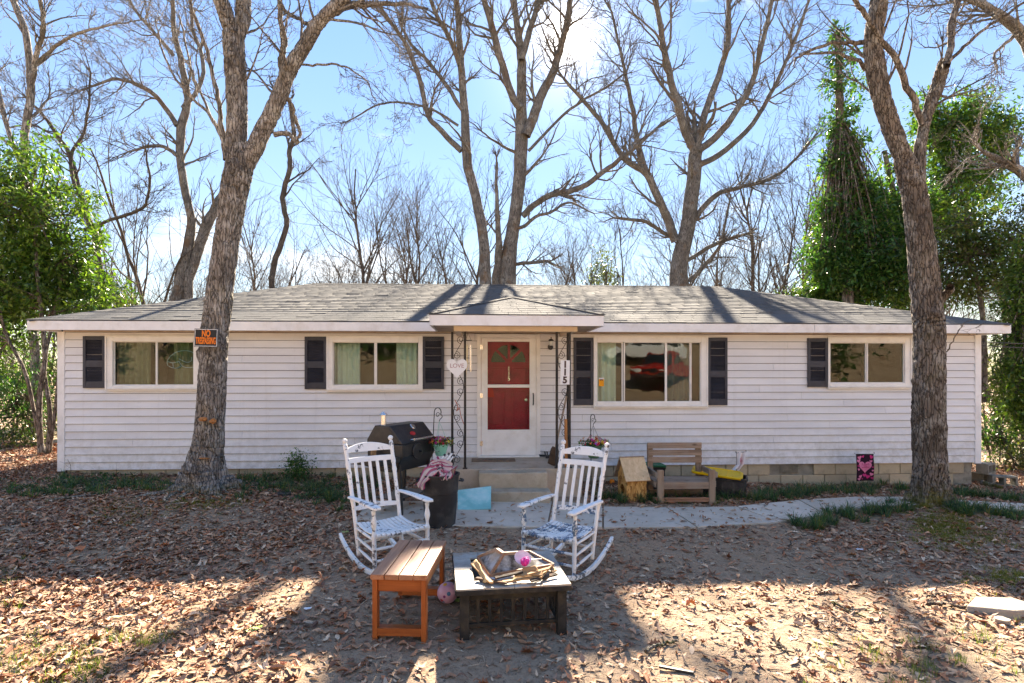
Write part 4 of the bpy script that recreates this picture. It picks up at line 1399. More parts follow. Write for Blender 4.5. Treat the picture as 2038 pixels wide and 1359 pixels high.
# ---- thin bare trees and saplings: a few kinds, copied
def sapling(seed, Ht, r, stems=1, spread=.25, maxl=2, kids=(13, 6, 3)):
    rng = np.random.default_rng(seed)
    tr, br = [], []
    for k in range(stems):
        tmp = []
        d = np.array([rng.normal(0, spread), rng.normal(0, spread), 1.0])
        grow(rng, tmp, np.array([0., 0, -.1]), d, Ht * rng.uniform(.8, 1.0), r * rng.uniform(.8, 1.1), 0, maxl, .06, .09, kids, .006, .35)
        tr.append(tmp[0]); br += tmp[1:]
    return branches_mesh('trunk', tr, M['bark_d'], 8), branches_mesh('crown', br, M['bark_d'])
kinds = [sapling(101, 8.5, .075, 1, .2, 3, (14, 7, 3)), sapling(102, 7.0, .055, 2, .3, 2, (16, 8)), sapling(103, 9.5, .085, 1, .12, 3, (13, 6, 3)), sapling(104, 6.0, .045, 3, .4, 2, (15, 7)), sapling(105, 7.5, .065, 1, .3, 3, (14, 6, 3)), sapling(106, 11, .11, 1, .1, 3, (15, 7, 3)), sapling(107, 5.0, .038, 4, .5, 2, (14, 7))]
def plant(kind, x, y, s, rz, label, group, name='bare_sapling', cat='tree'):
    root = thing(name, (x, y, gz(x, y)), label, cat, rz, group, s)
    link('trunk', kinds[kind][0], root); link('crown', kinds[kind][1], root)
    return root
rt = random.Random(12)
for i in range(84):                                       # the wood behind the house
    px = -150 + 2350 * (i + rt.uniform(.1, .9)) / 84
    Y = rt.uniform(19, 38)
    plant(rt.randrange(6), (px - 1019) / FOC * Y, Y, rt.uniform(.75, 1.15) * (.82 + Y / 100), rt.uniform(0, 6.3), 'thin bare tree in the wood behind the house', 'thin bare trees in the wood behind the house')
for i in range(46):
    px = -100 + 2250 * (i + rt.uniform(.1, .9)) / 46
    Y = rt.uniform(42, 70)
    plant(rt.choice((0, 2, 5)), (px - 1019) / FOC * Y, Y, rt.uniform(.8, 1.1), rt.uniform(0, 6.3), 'faint far-off bare tree at the back of the wood', 'far bare trees at the back of the wood')
for i, (px, Y, s, k) in enumerate([(640, 17, .62, 3), (700, 19, .7, 1), (770, 18, .72, 6), (830, 17, .75, 3), (870, 20, .8, 4), (1120, 18, .68, 6), (1160, 20, .8, 1), (1240, 17, .7, 3), (1470, 18, .75, 6), (1530, 17, .85, 4), (1570, 20, .9, 0), (1600, 19, .85, 2), (490, 16, .7, 1), (610, 21, .8, 4), (280, 18, .6, 6), (250, 20, .7, 3), (310, 15.5, .45, 6), (1500, 24, 1.0, 5), (720, 24, .95, 5)]):
    plant(k, (px - 1019) / FOC * Y, Y, s * 1.18, i * 1.7, 'small many-twigged bare tree just behind the ridge', 'small bare trees just behind the roof ridge')

# ------------------------------------------------------------------ evergreens
def m_leaf(name, gloss=.35):
    t = NT(name)
    col = t.attr()
    n = t.noise(t.coord('World'), 60, 2)
    col = t.mix(t.math('MULTIPLY', n, .35), col, t.mix(1.0, col, (.5, .55, .4), 'MULTIPLY'))
    b = t.b
    t.fin(col, gloss, 0, .5)
    tl = t.n('ShaderNodeBsdfTranslucent', {'Color': t.mix(1.0, col, (1.25, 1.4, .6), 'MULTIPLY')})
    mx_ = t.n('ShaderNodeMixShader', {0: .42, 1: b.outputs[0], 2: tl.outputs[0]})
    t.t.links.new(mx_.outputs[0], t.out.inputs['Surface'])
    return t.m
M['leaf'] = m_leaf('evergreen leaf')
M['leafdry'] = m_leaf('broad leaf', .6)

def leaf_cloud(rng, centres, radii, per, size, cols, flat=.8, droop=.3):
    """leaves (folded, six vertices) spread in clumps; returns V, F (tris), colours"""
    n = sum(per)
    C = np.repeat(np.asarray(centres, float), per, 0)
    Rr = np.repeat(np.asarray(radii, float), per)[:, None]
    g = rng.normal(0, 1, (n, 3)); g /= np.linalg.norm(g, axis=1)[:, None]
    rad = rng.random((n, 1)) ** .45
    pos = C + g * rad * Rr * np.array([1, 1, flat])
    out = g + rng.normal(0, .6, (n, 3)) - np.array([0, 0, droop])
    out /= np.linalg.norm(out, axis=1)[:, None]
    nr = rng.normal(0, .55, (n, 3)) + np.array([0, 0, 1.0])
    side = np.cross(out, nr); side /= np.linalg.norm(side, axis=1)[:, None] + 1e-9
    nrm = np.cross(side, out)
    s = size * rng.uniform(.4, 1.6, (n, 1))
    V = np.stack([pos, pos + out * s * .5 + side * s * .21 + nrm * s * .06, pos + out * s, pos + out * s * .5 - side * s * .21 + nrm * s * .06, pos + out * s * .5 - nrm * s * .02], 1)
    idx = np.arange(n)[:, None, None] * 5
    F = (np.array([[0, 1, 4], [1, 2, 4], [2, 3, 4], [3, 0, 4]])[None] + idx).reshape(-1, 3)
    cols = np.asarray(cols, float)
    k = rng.random((n, 1)); i = rng.integers(0, len(cols), n)
    c = cols[i] * (.65 + .7 * k)
    return V.reshape(-1, 3), F, np.repeat(c, 5, 0)

def evergreen(name, label, base, blobs, leaf, cols, stems, seed, n_clump, per, group=None, twigs=True, mat='leaf', cat='tree', flat=.8, stem_mat='bark_b'):
    """blobs: ellipsoids (centre, rx, ry, rz) the leaf clumps fill, thicker towards the outside"""
    rng = np.random.default_rng(seed)
    base = Vector(base)
    root = thing(name, base, label, cat, group=group)
    vol = np.array([b[1] * b[2] * b[3] for b in blobs]) ** .8
    cs, rs_ = [], []
    for _ in range(n_clump):
        b = blobs[rng.choice(len(blobs), p=vol / vol.sum())]
        g = rng.normal(0, 1, 3); g /= np.linalg.norm(g)
        q = rng.random() ** .36 * rng.uniform(.72, 1.42)
        cs.append(np.array(b[0]) + g * q * np.array(b[1:4]))
        rs_.append(rng.uniform(.09, .42) * (leaf / .08) ** .5)
    V, F, Cc = leaf_cloud(rng, cs, rs_, [per] * n_clump, leaf, cols, flat)
    me = fast_mesh('crown', V, F, M[mat], Cc)
    me.transform(Matrix.Translation(-base))
    link('crown', me, root)
    br = []
    for pts, r in stems:
        p = catmull(np.array(pts, float), 14)
        br.append((p, r * np.linspace(1, .45, 14)))
    tops = [b_[0][-1] for b_ in br] + [b_[0][9] for b_ in br]
    if twigs:
        for c in cs[::3]:
            t0 = min(tops, key=lambda q: np.linalg.norm(q - c))
            mid = (t0 + c) / 2 + rng.normal(0, .15, 3) - np.array([0, 0, .1])
            br.append((catmull(np.array([t0, mid, c]), 6), np.linspace(.018, .005, 6)))
    if br:
        me = branches_mesh('trunk', br, M[stem_mat])
        me.transform(Matrix.Translation(-base))
        link('trunk', me, root)
    return root
def Pt(px, py, Y):
    v = P(px, py, Y); return (v.x, v.y, v.z)
def blob(px, py, Y, rx, rz, ry=None):
    """ellipsoid centred at a pixel with pixel radii"""
    k = Y / FOC
    return (np.array(Pt(px, py, Y)), rx * k, (ry if ry else rx * .8) * k, rz * k)
GREEN = [(.085, .165, .024), (.055, .12, .022), (.12, .20, .034), (.04, .09, .022), (.16, .23, .05)]
DARKG = [(.035, .11, .028), (.045, .13, .03), (.07, .16, .034), (.03, .085, .03), (.12, .21, .045)]
OLIVE = [(.10, .12, .03), (.07, .09, .025), (.14, .15, .04), (.05, .07, .025)]
Yh = 11.6
evergreen('holly_tree', 'bright glossy evergreen with several brown stems at the left end of the house', (Pt(85, 905, Yh)[0], Yh, gz(Pt(85, 905, Yh)[0], Yh)),
    [blob(60, 420, Yh, 110, 120), blob(20, 520, Yh + .3, 110, 100), blob(150, 545, Yh + .8, 75, 75), blob(90, 590, Yh + .6, 120, 55), blob(0, 640, Yh + .5, 60, 60), blob(195, 590, Yh + 1.2, 35, 38), blob(30, 350, Yh, 50, 60)],
    .10, GREEN,
    [([Pt(82, 910, Yh), Pt(78, 800, Yh), Pt(90, 700, Yh), Pt(75, 560, Yh), Pt(70, 420, Yh)], .06),
     ([Pt(95, 908, Yh), Pt(100, 820, Yh), Pt(88, 730, Yh + .1), Pt(105, 640, Yh + .2), Pt(130, 520, Yh + .4)], .05),
     ([Pt(88, 905, Yh), Pt(70, 830, Yh), Pt(50, 740, Yh - .1), Pt(10, 660, Yh), Pt(-10, 560, Yh)], .045),
     ([Pt(98, 900, Yh), Pt(112, 800, Yh), Pt(118, 700, Yh + .1), Pt(110, 600, Yh + .3), Pt(160, 520, Yh + .8)], .04)], 51, 560, 46)
Yr = 15.5
evergreen('ivy_covered_tree', 'tall narrow tree wrapped in dark ivy right of the broad bare tree', (Pt(1675, 600, Yr)[0], Yr, gz(Pt(1675, 600, Yr)[0], Yr)),
    [blob(1664, 70, Yr, 9, 26), blob(1676, 120, Yr, 16, 26), blob(1660, 165, Yr, 15, 24), blob(1685, 205, Yr, 22, 30), blob(1658, 245, Yr, 18, 24), blob(1694, 290, Yr, 27, 34), blob(1662, 325, Yr, 22, 28), blob(1700, 385, Yr, 38, 38), blob(1655, 420, Yr, 24, 26), blob(1690, 470, Yr, 48, 42), blob(1712, 150, Yr, 9, 30), blob(1730, 440, Yr, 40, 60), blob(1740, 540, Yr, 55, 50), blob(1660, 520, Yr, 45, 50)], .11, DARKG,
    [([Pt(1690, 760, Yr), Pt(1685, 500, Yr), Pt(1672, 250, Yr), Pt(1668, 60, Yr)], .16)], 52, 640, 40)
Yr = 16.5
evergreen('magnolia_tree', 'large dark evergreen filling the sky behind the right end of the roof', (Pt(1790, 640, Yr)[0], Yr, gz(Pt(1790, 640, Yr)[0], Yr)),
    [blob(1695, 520, Yr, 75, 70), blob(1665, 470, Yr, 40, 40), blob(1650, 575, Yr, 40, 30), blob(1760, 420, Yr, 60, 70), blob(1930, 255, Yr + .5, 85, 65), blob(1860, 250, Yr + .5, 45, 60), blob(1890, 330, Yr + .5, 55, 35), blob(1730, 590, Yr - .5, 90, 45), blob(1790, 330, Yr, 30, 40), blob(1990, 290, Yr + .5, 28, 45), blob(1660, 540, Yr - .3, 45, 50), blob(1745, 480, Yr - .3, 60, 60), blob(1780, 520, Yr, 60, 90), blob(1690, 430, Yr, 60, 50), blob(1820, 420, Yr, 60, 60), blob(1880, 420, Yr + .5, 70, 60), blob(1960, 360, Yr + .5, 50, 50)], .12, DARKG + GREEN,
    [([Pt(1790, 760, Yr), Pt(1795, 560, Yr), Pt(1780, 400, Yr), Pt(1760, 300, Yr)], .13), ([Pt(1830, 760, Yr), Pt(1850, 500, Yr), Pt(1890, 350, Yr + .4), Pt(1930, 240, Yr + .5)], .12)], 53, 1250, 44)
Yr = 14.0
evergreen('loose_evergreen', 'yellow-green loose evergreen behind the right gable end', (Pt(1960, 640, Yr)[0], Yr, gz(Pt(1960, 640, Yr)[0], Yr)),
    [blob(1930, 470, Yr, 75, 55), blob(1990, 530, Yr, 70, 60), blob(1900, 560, Yr + .5, 60, 50), blob(2040, 450, Yr, 50, 60), blob(1840, 520, Yr + 1, 40, 60)], .085, OLIVE + GREEN[:2],
    [([Pt(1960, 800, Yr), Pt(1955, 620, Yr), Pt(1930, 500, Yr), Pt(1925, 430, Yr)], .07), ([Pt(2010, 800, Yr), Pt(2000, 620, Yr), Pt(2020, 480, Yr)], .06)], 54, 480, 36)
Yr = 12.6
evergreen('ivy_column', 'bright ivy-clad trunk at the right edge past the house corner', (Pt(2040, 900, Yr)[0], Yr, gz(Pt(2040, 900, Yr)[0], Yr)),
    [blob(2030, 620, Yr, 30, 70), blob(2025, 720, Yr, 34, 70), blob(2040, 800, Yr, 40, 60), blob(2060, 540, Yr, 40, 60)], .09, GREEN,
    [([Pt(2045, 930, Yr), Pt(2040, 750, Yr), Pt(2035, 600, Yr), Pt(2050, 480, Yr)], .12)], 55, 330, 40)
# undergrowth: shrubs left and right of the house and behind it
for i, (px, py, Y, rx, rz, cols, lab) in enumerate([
    (20, 800, 13.5, 70, 90, DARKG, 'dark evergreen shrub at the far left edge behind the stems'),
    (90, 740, 16, 80, 100, GREEN, 'green shrub deep in the shade behind the holly stems'),
    (10, 895, 12.2, 60, 40, OLIVE, 'low pale shrub at the foot of the holly'),
    (100, 880, 14.5, 60, 60, OLIVE, 'olive shrub in the gap left of the corner trim'),
    (-40, 700, 14, 70, 90, GREEN, 'leafy shrub cut by the left edge of the picture'),
    (1985, 860, 13.5, 38, 55, DARKG, 'dark shrub just past the right house corner'),
    (2035, 900, 12.2, 45, 35, OLIVE, 'low olive shrub at the right edge above the path'),
    (1975, 760, 16, 40, 70, OLIVE, 'thin olive shrub in the wood past the right corner'),
    (1200, 545, 19, 26, 45, OLIVE, 'small sparse evergreen rising behind the right of the porch roof'),
    (1600, 580, 17, 40, 22, GREEN, 'low green shrub just over the right roof slope'),
    (240, 600, 17, 34, 22, OLIVE, 'low olive shrub just over the left roof slope')]):
    b = P(px, py, Y)
    evergreen('shrub', lab, (b.x, b.y, gz(b.x, b.y)), [blob(px, py, Y, rx, rz), blob(px + rx * .4, py + rz * .4, Y + .3, rx * .7, rz * .6)], .075, cols,
        [([(b.x + dx_, Y, gz(b.x, Y)), (b.x + dx_ * 1.6, Y, b.z * .5), (b.x + dx_ * 2.5, Y, b.z)], .02) for dx_ in (-.15, .05, .2)], 60 + i, int(70 * rx * rz / 4000 * (Y / 14) ** 2) + 18, 34, 'shrubs round the house', cat='shrub', stem_mat='bark_d')
# deeper wood that closes the view at the sides (stuff: nobody could count it)
rng = np.random.default_rng(77)
tw = []
for i in range(420):
    Y = rng.uniform(15, 34)
    px = rng.uniform(-350, 60) if i % 2 else rng.uniform(1960, 2350)
    x = (px - 1019) / FOC * Y
    grow(rng, tw, np.array([x, Y, gz(x, Y) - .05]), np.array([rng.normal(0, .5), rng.normal(0, .5), 1.0]), rng.uniform(1.2, 4.2), rng.uniform(.012, .035), 0, 1, .0, .17, (7, 3), .007)
for i in range(260):
    Y = rng.uniform(24, 60)
    px = rng.uniform(200, 1700)
    x = (px - 1019) / FOC * Y
    grow(rng, tw, np.array([x, Y, gz(x, Y) - .05]), np.array([rng.normal(0, .3), rng.normal(0, .3), 1.0]), rng.uniform(3.5, 7.5), rng.uniform(.02, .05), 0, 1, .0, .12, (10, 3), .012)
link('underbrush', branches_mesh('underbrush', tw, M['bark_d']), label='tangle of bare brush in the wood behind the house', cat='brush', kind='stuff')
# ------------------------------------------------------------------ yard furniture
def m_chipped(name, under, amt, seed):
    t = NT(name)
    v = t.coord('Object', (1, 1, 1), (seed, seed * 2, 0))
    c1 = t.noise(v, 26, 8, .7)
    c2 = t.noise(v, 5.5, 5, .6)
    chip = t.ramp(t.math('ADD', t.math('MULTIPLY', c1, .6), t.math('MULTIPLY', c2, .55)), [(amt, 0.0), (amt + .035, 1.0)])
    paint = t.mix(t.noise(v, 12, 5), (.70, .70, .69), (.84, .84, .82))
    bare = t.mix(t.noise(v, 40, 5), vary(under, .5), vary(under, 1.3))
    t.bump(t.math('MULTIPLY', chip, -1.0), .5, .004)
    return t.fin(t.mix(chip, paint, bare), .55, 0, .35)
M['chip_a'] = m_chipped('chipped white paint', (.14, .15, .16), .635, 0)
M['chip_b'] = m_chipped('worn white over blue paint', (.10, .16, .24), .585, 3)
M['chip_c'] = m_chipped('white over bare blue paint', (.10, .17, .26), .57, 7)

def rocking_chair(loc, rz, label, mats):
    ch = thing('rocking_chair', loc, label, 'rocking chair', rz, 'white rocking chairs facing the fire table')
    MA, MB_ = mats
    def turned(name, a, b, r, mat, beads, fin=False):
        a, b = Vector(a), Vector(b)
        pts, rad = [], []
        n = 40
        for i in range(n + 1):
            f = i / n
            q = r
            for c, w, h in beads:
                q += h * math.exp(-((f - c) / w) ** 2)
            pts.append(a.lerp(b, f)); rad.append(q)
        if fin:
            t = (b - a).normalized()
            for k in range(1, 9):
                an = k / 8 * PI
                pts.append(b + t * (.006 + .026 * (1 - math.cos(an))))
                rad.append(max(.003, .027 * math.sin(an) if k > 2 else .012))
        return MB().tube(pts, np.array(rad), 12).build(name, mat, ch, smooth='all')
    rpost = {}
    def rear(s, z):                                      # point on the reclined rear post
        f = (z - .06) / 1.09
        return Vector((s * (.225 + .02 * f), .20 + .30 * f ** 1.25, z))
    for s in (-1, 1):
        pts = [rear(s, z) for z in np.linspace(.045, 1.12, 40)]
        rad = [.019 + .006 * (math.exp(-((z - .60) / .03) ** 2) + math.exp(-((z - .84) / .02) ** 2) + math.exp(-((z - .93) / .02) ** 2) + math.exp(-((z - 1.08) / .02) ** 2)) - .004 * math.exp(-((z - 1.11) / .01) ** 2) for z in np.linspace(.045, 1.12, 40)]
        t = (pts[-1] - pts[-2]).normalized()
        for k in range(1, 9):
            an = k / 8 * PI
            pts.append(pts[39] + t * (.005 + .026 * (1 - math.cos(an)))); rad.append(max(.002, .027 * math.sin(an)))
        MB().tube(pts, np.array(rad), 12).build('rear_post', MA, ch, smooth='all')
        turned('front_post', (s * .265, -.235, .04), (s * .268, -.215, .605), .020, MB_, [(.12, .03, -.004), (.60, .02, .006), (.68, .05, -.006), (.80, .05, .007), (.92, .03, -.005)])
        # arm
        prof = [(-.30, .026), (-.27, .042), (-.18, .046), (0, .036), (.2, .030), (.335, .024)]
        vs, fs = [], []
        for y, w in prof:
            z = .617 + .012 * math.cos(y * 4)
            for dx, dz in ((-w, 0), (-w * .9, .022), (w * .9, .022), (w, 0)):
                vs.append((s * .262 + dx, y, z + dz))
        for i in range(len(prof) - 1):
            for j in range(4):
                fs.append((i * 4 + j, i * 4 + (j + 1) % 4, i * 4 + 4 + (j + 1) % 4, i * 4 + 4 + j))
        fs += [(0, 1, 2, 3), tuple(len(vs) - 1 - k for k in range(4))]
        MB().add(vs, fs).build('armrest', MA, ch, smooth=True, bevel=.006)
        # rocker
        vs, fs = [], []
        n = 22
        for i in range(n + 1):
            y = -.43 + 1.09 * i / n
            z = (y - .05) ** 2 / 2.1 + .002
            h = .046 * (.75 + .25 * math.sin(PI * i / n))
            x = s * (.262 - .035 * (i / n))
            for dx, dz in ((-.016, 0), (-.016, h), (.016, h), (.016, 0)):
                vs.append((x + dx, y, z + dz))
        for i in range(n):
            for j in range(4):
                fs.append((i * 4 + j, i * 4 + (j + 1) % 4, i * 4 + 4 + (j + 1) % 4, i * 4 + 4 + j))
        fs += [(0, 1, 2, 3), tuple(len(vs) - 1 - k for k in range(4))]
        MB().add(vs, fs).build('rocker', MA, ch, smooth=True, bevel=.004)
        for z0, z1 in ((.145, .165), (.245, .262), (.345, .350)):
            turned('stretcher', (s * .265, -.23, z0), rear(s, z1), .0105, MA, [(.5, .2, .004)])
    for z in (.16, .265):
        turned('stretcher', (-.265, -.232, z), (.265, -.232, z), .0125, MB_, [(.5, .25, .005), (.3, .02, -.004), (.7, .02, -.004)])
    turned('stretcher', rear(-1, .21), rear(1, .21), .011, MA, [(.5, .2, .003)])
    for y, z, w in ((-.235, .372, .26), (.215, .355, .225)):
        MB().tube([(-w, y, z), (0, y, z), (w, y, z)], .014, 8).build('seat_rail', MA, ch, smooth=True)
    for i in range(11):                                  # seat slats, rolled over the front rail
        f = (i - 5) / 5
        pts = []
        for y in (-.262, -.262, -.250, -.22, -.1, .03, .14, .235):
            pts.append([f * (.238 - .022 * (y + .25) / .48), y, .392 - .035 * math.sin((y + .25) / .5 * PI) + .012 * f * f])
        pts[0][2] -= .030; pts[1][2] -= .016; pts[2][2] -= .004
        vs, fs = [], []
        w = .0185
        for p in pts:
            for dx, dz in ((-w, -.005), (-w, .005), (w, .005), (w, -.005)):
                vs.append((p[0] + dx, p[1], p[2] + dz))
        for a in range(len(pts) - 1):
            for j in range(4):
                fs.append((a * 4 + j, a * 4 + (j + 1) % 4, a * 4 + 4 + (j + 1) % 4, a * 4 + 4 + j))
        fs += [(0, 1, 2, 3), tuple(len(vs) - 1 - k for k in range(4))]
        MB().add(vs, fs).build('seat_slat', MB_, ch, smooth=True, bevel=.003)
    def back_pt(x, z, dy=0.0):
        p = rear(1, z)
        bow = .035 * (1 - (x / .24) ** 2)
        return Vector((x, p.y + bow + dy, z))
    def back_rail(name, z0, z1, arch, mat, th=.014):
        vs, fs = [], []
        n = 14
        for i in range(n + 1):
            x = -.236 + .472 * i / n
            zt = z1 + arch * (1 - (x / .236) ** 2)
            for zz, dy in ((z0, -th), (zt, -th), (zt, th), (z0, th)):
                vs.append(back_pt(x, zz, dy * .6))
        for i in range(n):
            for j in range(4):
                fs.append((i * 4 + j, i * 4 + (j + 1) % 4, i * 4 + 4 + (j + 1) % 4, i * 4 + 4 + j))
        fs += [(0, 1, 2, 3), tuple(len(vs) - 1 - k for k in range(4))]
        MB().add(vs, fs).build(name, mat, ch, smooth=True, bevel=.003)
    back_rail('crest_rail', 1.035, 1.075, .045, MA)
    back_rail('back_rail', .935, .985, .0, MA)
    back_rail('back_rail', .500, .535, .012, MB_)
    for k in range(5):
        x = (k - 2) * .078
        vs, fs = [], []
        for i in range(9):
            z = .53 + .42 * i / 8
            for dx, dy in ((-.0155, -.006), (.0155, -.006), (.0155, .006), (-.0155, .006)):
                vs.append(back_pt(x + dx, z, dy))
        for i in range(8):
            for j in range(4):
                fs.append((i * 4 + j, i * 4 + (j + 1) % 4, i * 4 + 4 + (j + 1) % 4, i * 4 + 4 + j))
        fs += [(0, 1, 2, 3), tuple(len(vs) - 1 - q for q in range(4))]
        MB().add(vs, fs).build('back_slat', MA, ch, bevel=.002)
    return ch
# local -y is forward
lc = (-1.14, 5.42)
rocking_chair((lc[0], lc[1], gz(*lc) + .004), R(38), 'white slatted rocking chair at left, in front of the black grill', (M['chip_a'], M['chip_a']))
rc = (.455, 5.42)
rocking_chair((rc[0], rc[1], gz(*rc) + .004), R(-34), 'white rocking chair at right with blue paint showing through on its front rungs', (M['chip_a'], M['chip_b']))

# ---- stained slat bench
M['stain_y'] = wood('orange stained wood y', (.30, .10, .035), (.52, .24, .10), 'y', .5, None, 1.0, True)
M['stain_yt'] = wood('worn stained slat', (.24, .085, .040), (.42, .195, .105), 'y', .5, (.34, .17, .10))
M['stain_x'] = wood('orange stained wood x', (.24, .055, .012), (.40, .115, .030), 'x', .5)
M['stain_z'] = wood('orange stained wood z', (.24, .055, .012), (.40, .115, .030), 'z', .5)
bf = Vector((-.772, 3.94, 0)); bb = Vector((-.735, 4.74, 0))
bc = (bf + bb) / 2
bench = thing('slat_bench', (bc.x, bc.y, gz(bc.x, bc.y)), 'small orange-stained wooden slat bench in front of the left rocking chair', 'bench', -math.atan2(bb.x - bf.x, bb.y - bf.y))
bl, bw, bh = .82, .385, .455
for i in range(4):
    x = (i - 1.5) * .099
    MB().span(x - .0465, x + .0465, -bl / 2, bl / 2, bh - .036, bh).build('slat', M['stain_yt'], bench, bevel=.004)
for sx in (-1, 1):
    for sy in (-1, 1):
        MB().span(sx * .185 - .033 * (sx > 0), sx * .185 + .033 * (sx < 0), sy * (bl / 2 - .012) - .07 * (sy > 0), sy * (bl / 2 - .012) + .07 * (sy < 0), -.02, bh - .037).build('leg', M['stain_z'], bench, bevel=.004)
for sy in (-1, 1):
    y0 = sy * (bl / 2 - .05)
    MB().span(-.151, .151, y0 - .018, y0 + .018, bh - .125, bh - .038).build('apron', M['stain_x'], bench, bevel=.003)
    for k in range(4):
        pass
    MB().span(-.151, .151, y0 - .035, y0 + .032, .03, .085).build('foot_rail', M['stain_x'], bench, bevel=.003)
for sx in (-1, 1):
    MB().span(sx * .167 - .012, sx * .167 + .012, -bl / 2 + .085, bl / 2 - .085, bh - .11, bh - .038).build('side_rail', M['stain_y'], bench, bevel=.003)

# ---- fire table with slate tiles
def m_tile():
    t = NT('weathered slate tile')
    v = t.coord('Object')
    col = t.mix(t.ramp(t.noise(v, 4, 7, .65), [(.35, 0.0), (.65, 1.0)]), (.24, .23, .205), (.42, .40, .36))
    col = t.mix(t.ramp(t.noise(v, 3.1, 6, .6), [(.52, 0.0), (.66, .9)]), col, (.34, .16, .05))
    col = t.mix(t.ramp(t.noise(t.coord('Object', loc=(4, 1, 0)), 2.6, 6, .6), [(.55, 0.0), (.68, .85)]), col, (.10, .105, .11))
    col = t.mix(t.ramp(t.vor(v, 26, 'DISTANCE_TO_EDGE'), [(.0, .5), (.03, 0.0)]), col, (.2, .16, .12))
    t.bump(t.noise(v, 40, 6), .5, .006)
    return t.fin(col, .7, 0, .35)
M['tile'] = m_tile()
M['burnt'] = mk('sooty steel', (.020, .019, .018), .8, .5, 12, .6, 60, dirt=(.09, .07, .045), dirt_amt=.5)
tl = (-.035, 4.42)
ft = thing('fire_table', (tl[0], tl[1], gz(*tl)), 'square fire table with stained stone-tile top and sooty slatted sides', 'fire table', R(7.5))
hw_, th_ = .405, .365
ix, iy = .27, .25
def bowed(x0, x1, y0, y1, z0, z1, name, mat):
    MB().span(x0, x1, y0, y1, z0, z1).build(name, mat, ft, bevel=.003)
for k in range(4):
    a, b = -hw_ + k * .2025, -hw_ + (k + 1) * .2025
    bowed(a + .001, b - .001, -hw_, -iy, th_ - .013, th_ + .002 * (k % 2), 'tile', M['tile'])
    bowed(a + .001, b - .001, iy, hw_, th_ - .013, th_ + .002 * ((k + 1) % 2), 'tile', M['tile'])
for sx in (-1, 1):
    for k in range(2):
        a, b = -iy + k * iy, -iy + (k + 1) * iy
        x0, x1 = (ix, hw_) if sx > 0 else (-hw_, -ix)
        bowed(x0, x1, a + .001, b - .001, th_ - .013, th_ + .001, 'tile', M['tile'])
mb = MB()
for a, b, c, d in ((-hw_, hw_, -hw_ - .006, -hw_ + .014), (-hw_, hw_, hw_ - .014, hw_ + .006), (-hw_ - .006, -hw_ + .014, -hw_ + .014, hw_ - .014), (hw_ - .014, hw_ + .006, -hw_ + .014, hw_ - .014)):
    mb.span(a, b, c, d, th_ - .045, th_ - .0135)
mb.build('rim', M['burnt'], ft, bevel=.003)
mb = MB()                                              # fire bowl below the opening
N_ = 24
prof = [(1.0, th_ - .004), (.97, th_ - .03), (.8, th_ - .10), (.5, th_ - .14), (.05, th_ - .15)]
vs, fs = [], []
for f, z in prof:
    for k in range(N_):
        a = 2 * PI * k / N_
        cx_, cy_ = math.cos(a), math.sin(a)
        m_ = max(abs(cx_), abs(cy_)) if f > .9 else (max(abs(cx_), abs(cy_)) + 1) / 2
        vs.append((ix * 1.02 * f * cx_ / m_, iy * 1.02 * f * cy_ / m_, z))
for i in range(len(prof) - 1):
    for k in range(N_):
        fs.append((i * N_ + k, i * N_ + (k + 1) % N_, (i + 1) * N_ + (k + 1) % N_, (i + 1) * N_ + k))
fs.append(tuple((len(prof) - 1) * N_ + k for k in range(N_)))
mb.add(vs, fs).build('fire_bowl', M['burnt'], ft, smooth=True)
for sx in (-1, 1):
    for sy in (-1, 1):
        MB().span(sx * .345 - .033, sx * .345 + .033, sy * .345 - .033, sy * .345 + .033, -.03, th_ - .046).build('leg', M['burnt'], ft, bevel=.004)
for q in range(4):
    rot = Matrix.Rotation(q * PI / 2, 4, 'Z')
    mb = MB(); mb.span(-.311, .311, -.335, -.315, .255, .295); mb.span(-.311, .311, -.335, -.315, .07, .095)
    mb.build('side_rail', M['burnt'], ft, bevel=.002).data.transform(rot)
    for k in range(7):
        x = (k - 3) * .083
        o = MB().span(x - .012, x + .012, -.331, -.319, .096, .254).build('side_slat', M['burnt'], ft, bevel=.002)
        o.data.transform(rot)

# contents of the fire table
M['frame_wood'] = wood('weathered brown frame', (.16, .075, .035), (.34, .18, .10), 'x', .7, (.30, .24, .20))
def m_mesh_screen():
    t = NT('rusty wire gauze')
    v = t.coord('Object')
    col = t.mix(t.ramp(t.noise(v, 9, 7, .65), [(.4, 0.0), (.62, 1.0)]), (.06, .05, .045), (.42, .42, .42))
    col = t.mix(t.ramp(t.noise(v, 5, 5), [(.55, 0.0), (.7, .8)]), col, (.34, .26, .18))
    t.bump(t.noise(v, 160, 2), .6, .003)
    return t.fin(col, .8, .2, .3)
M['gauze'] = m_mesh_screen()
def tl_pt(px, py, z):
    Y = (CAM_Z - z) * FOC / (py - HORIZON)
    return Vector(((px - 1019) / FOC * Y, Y, z))
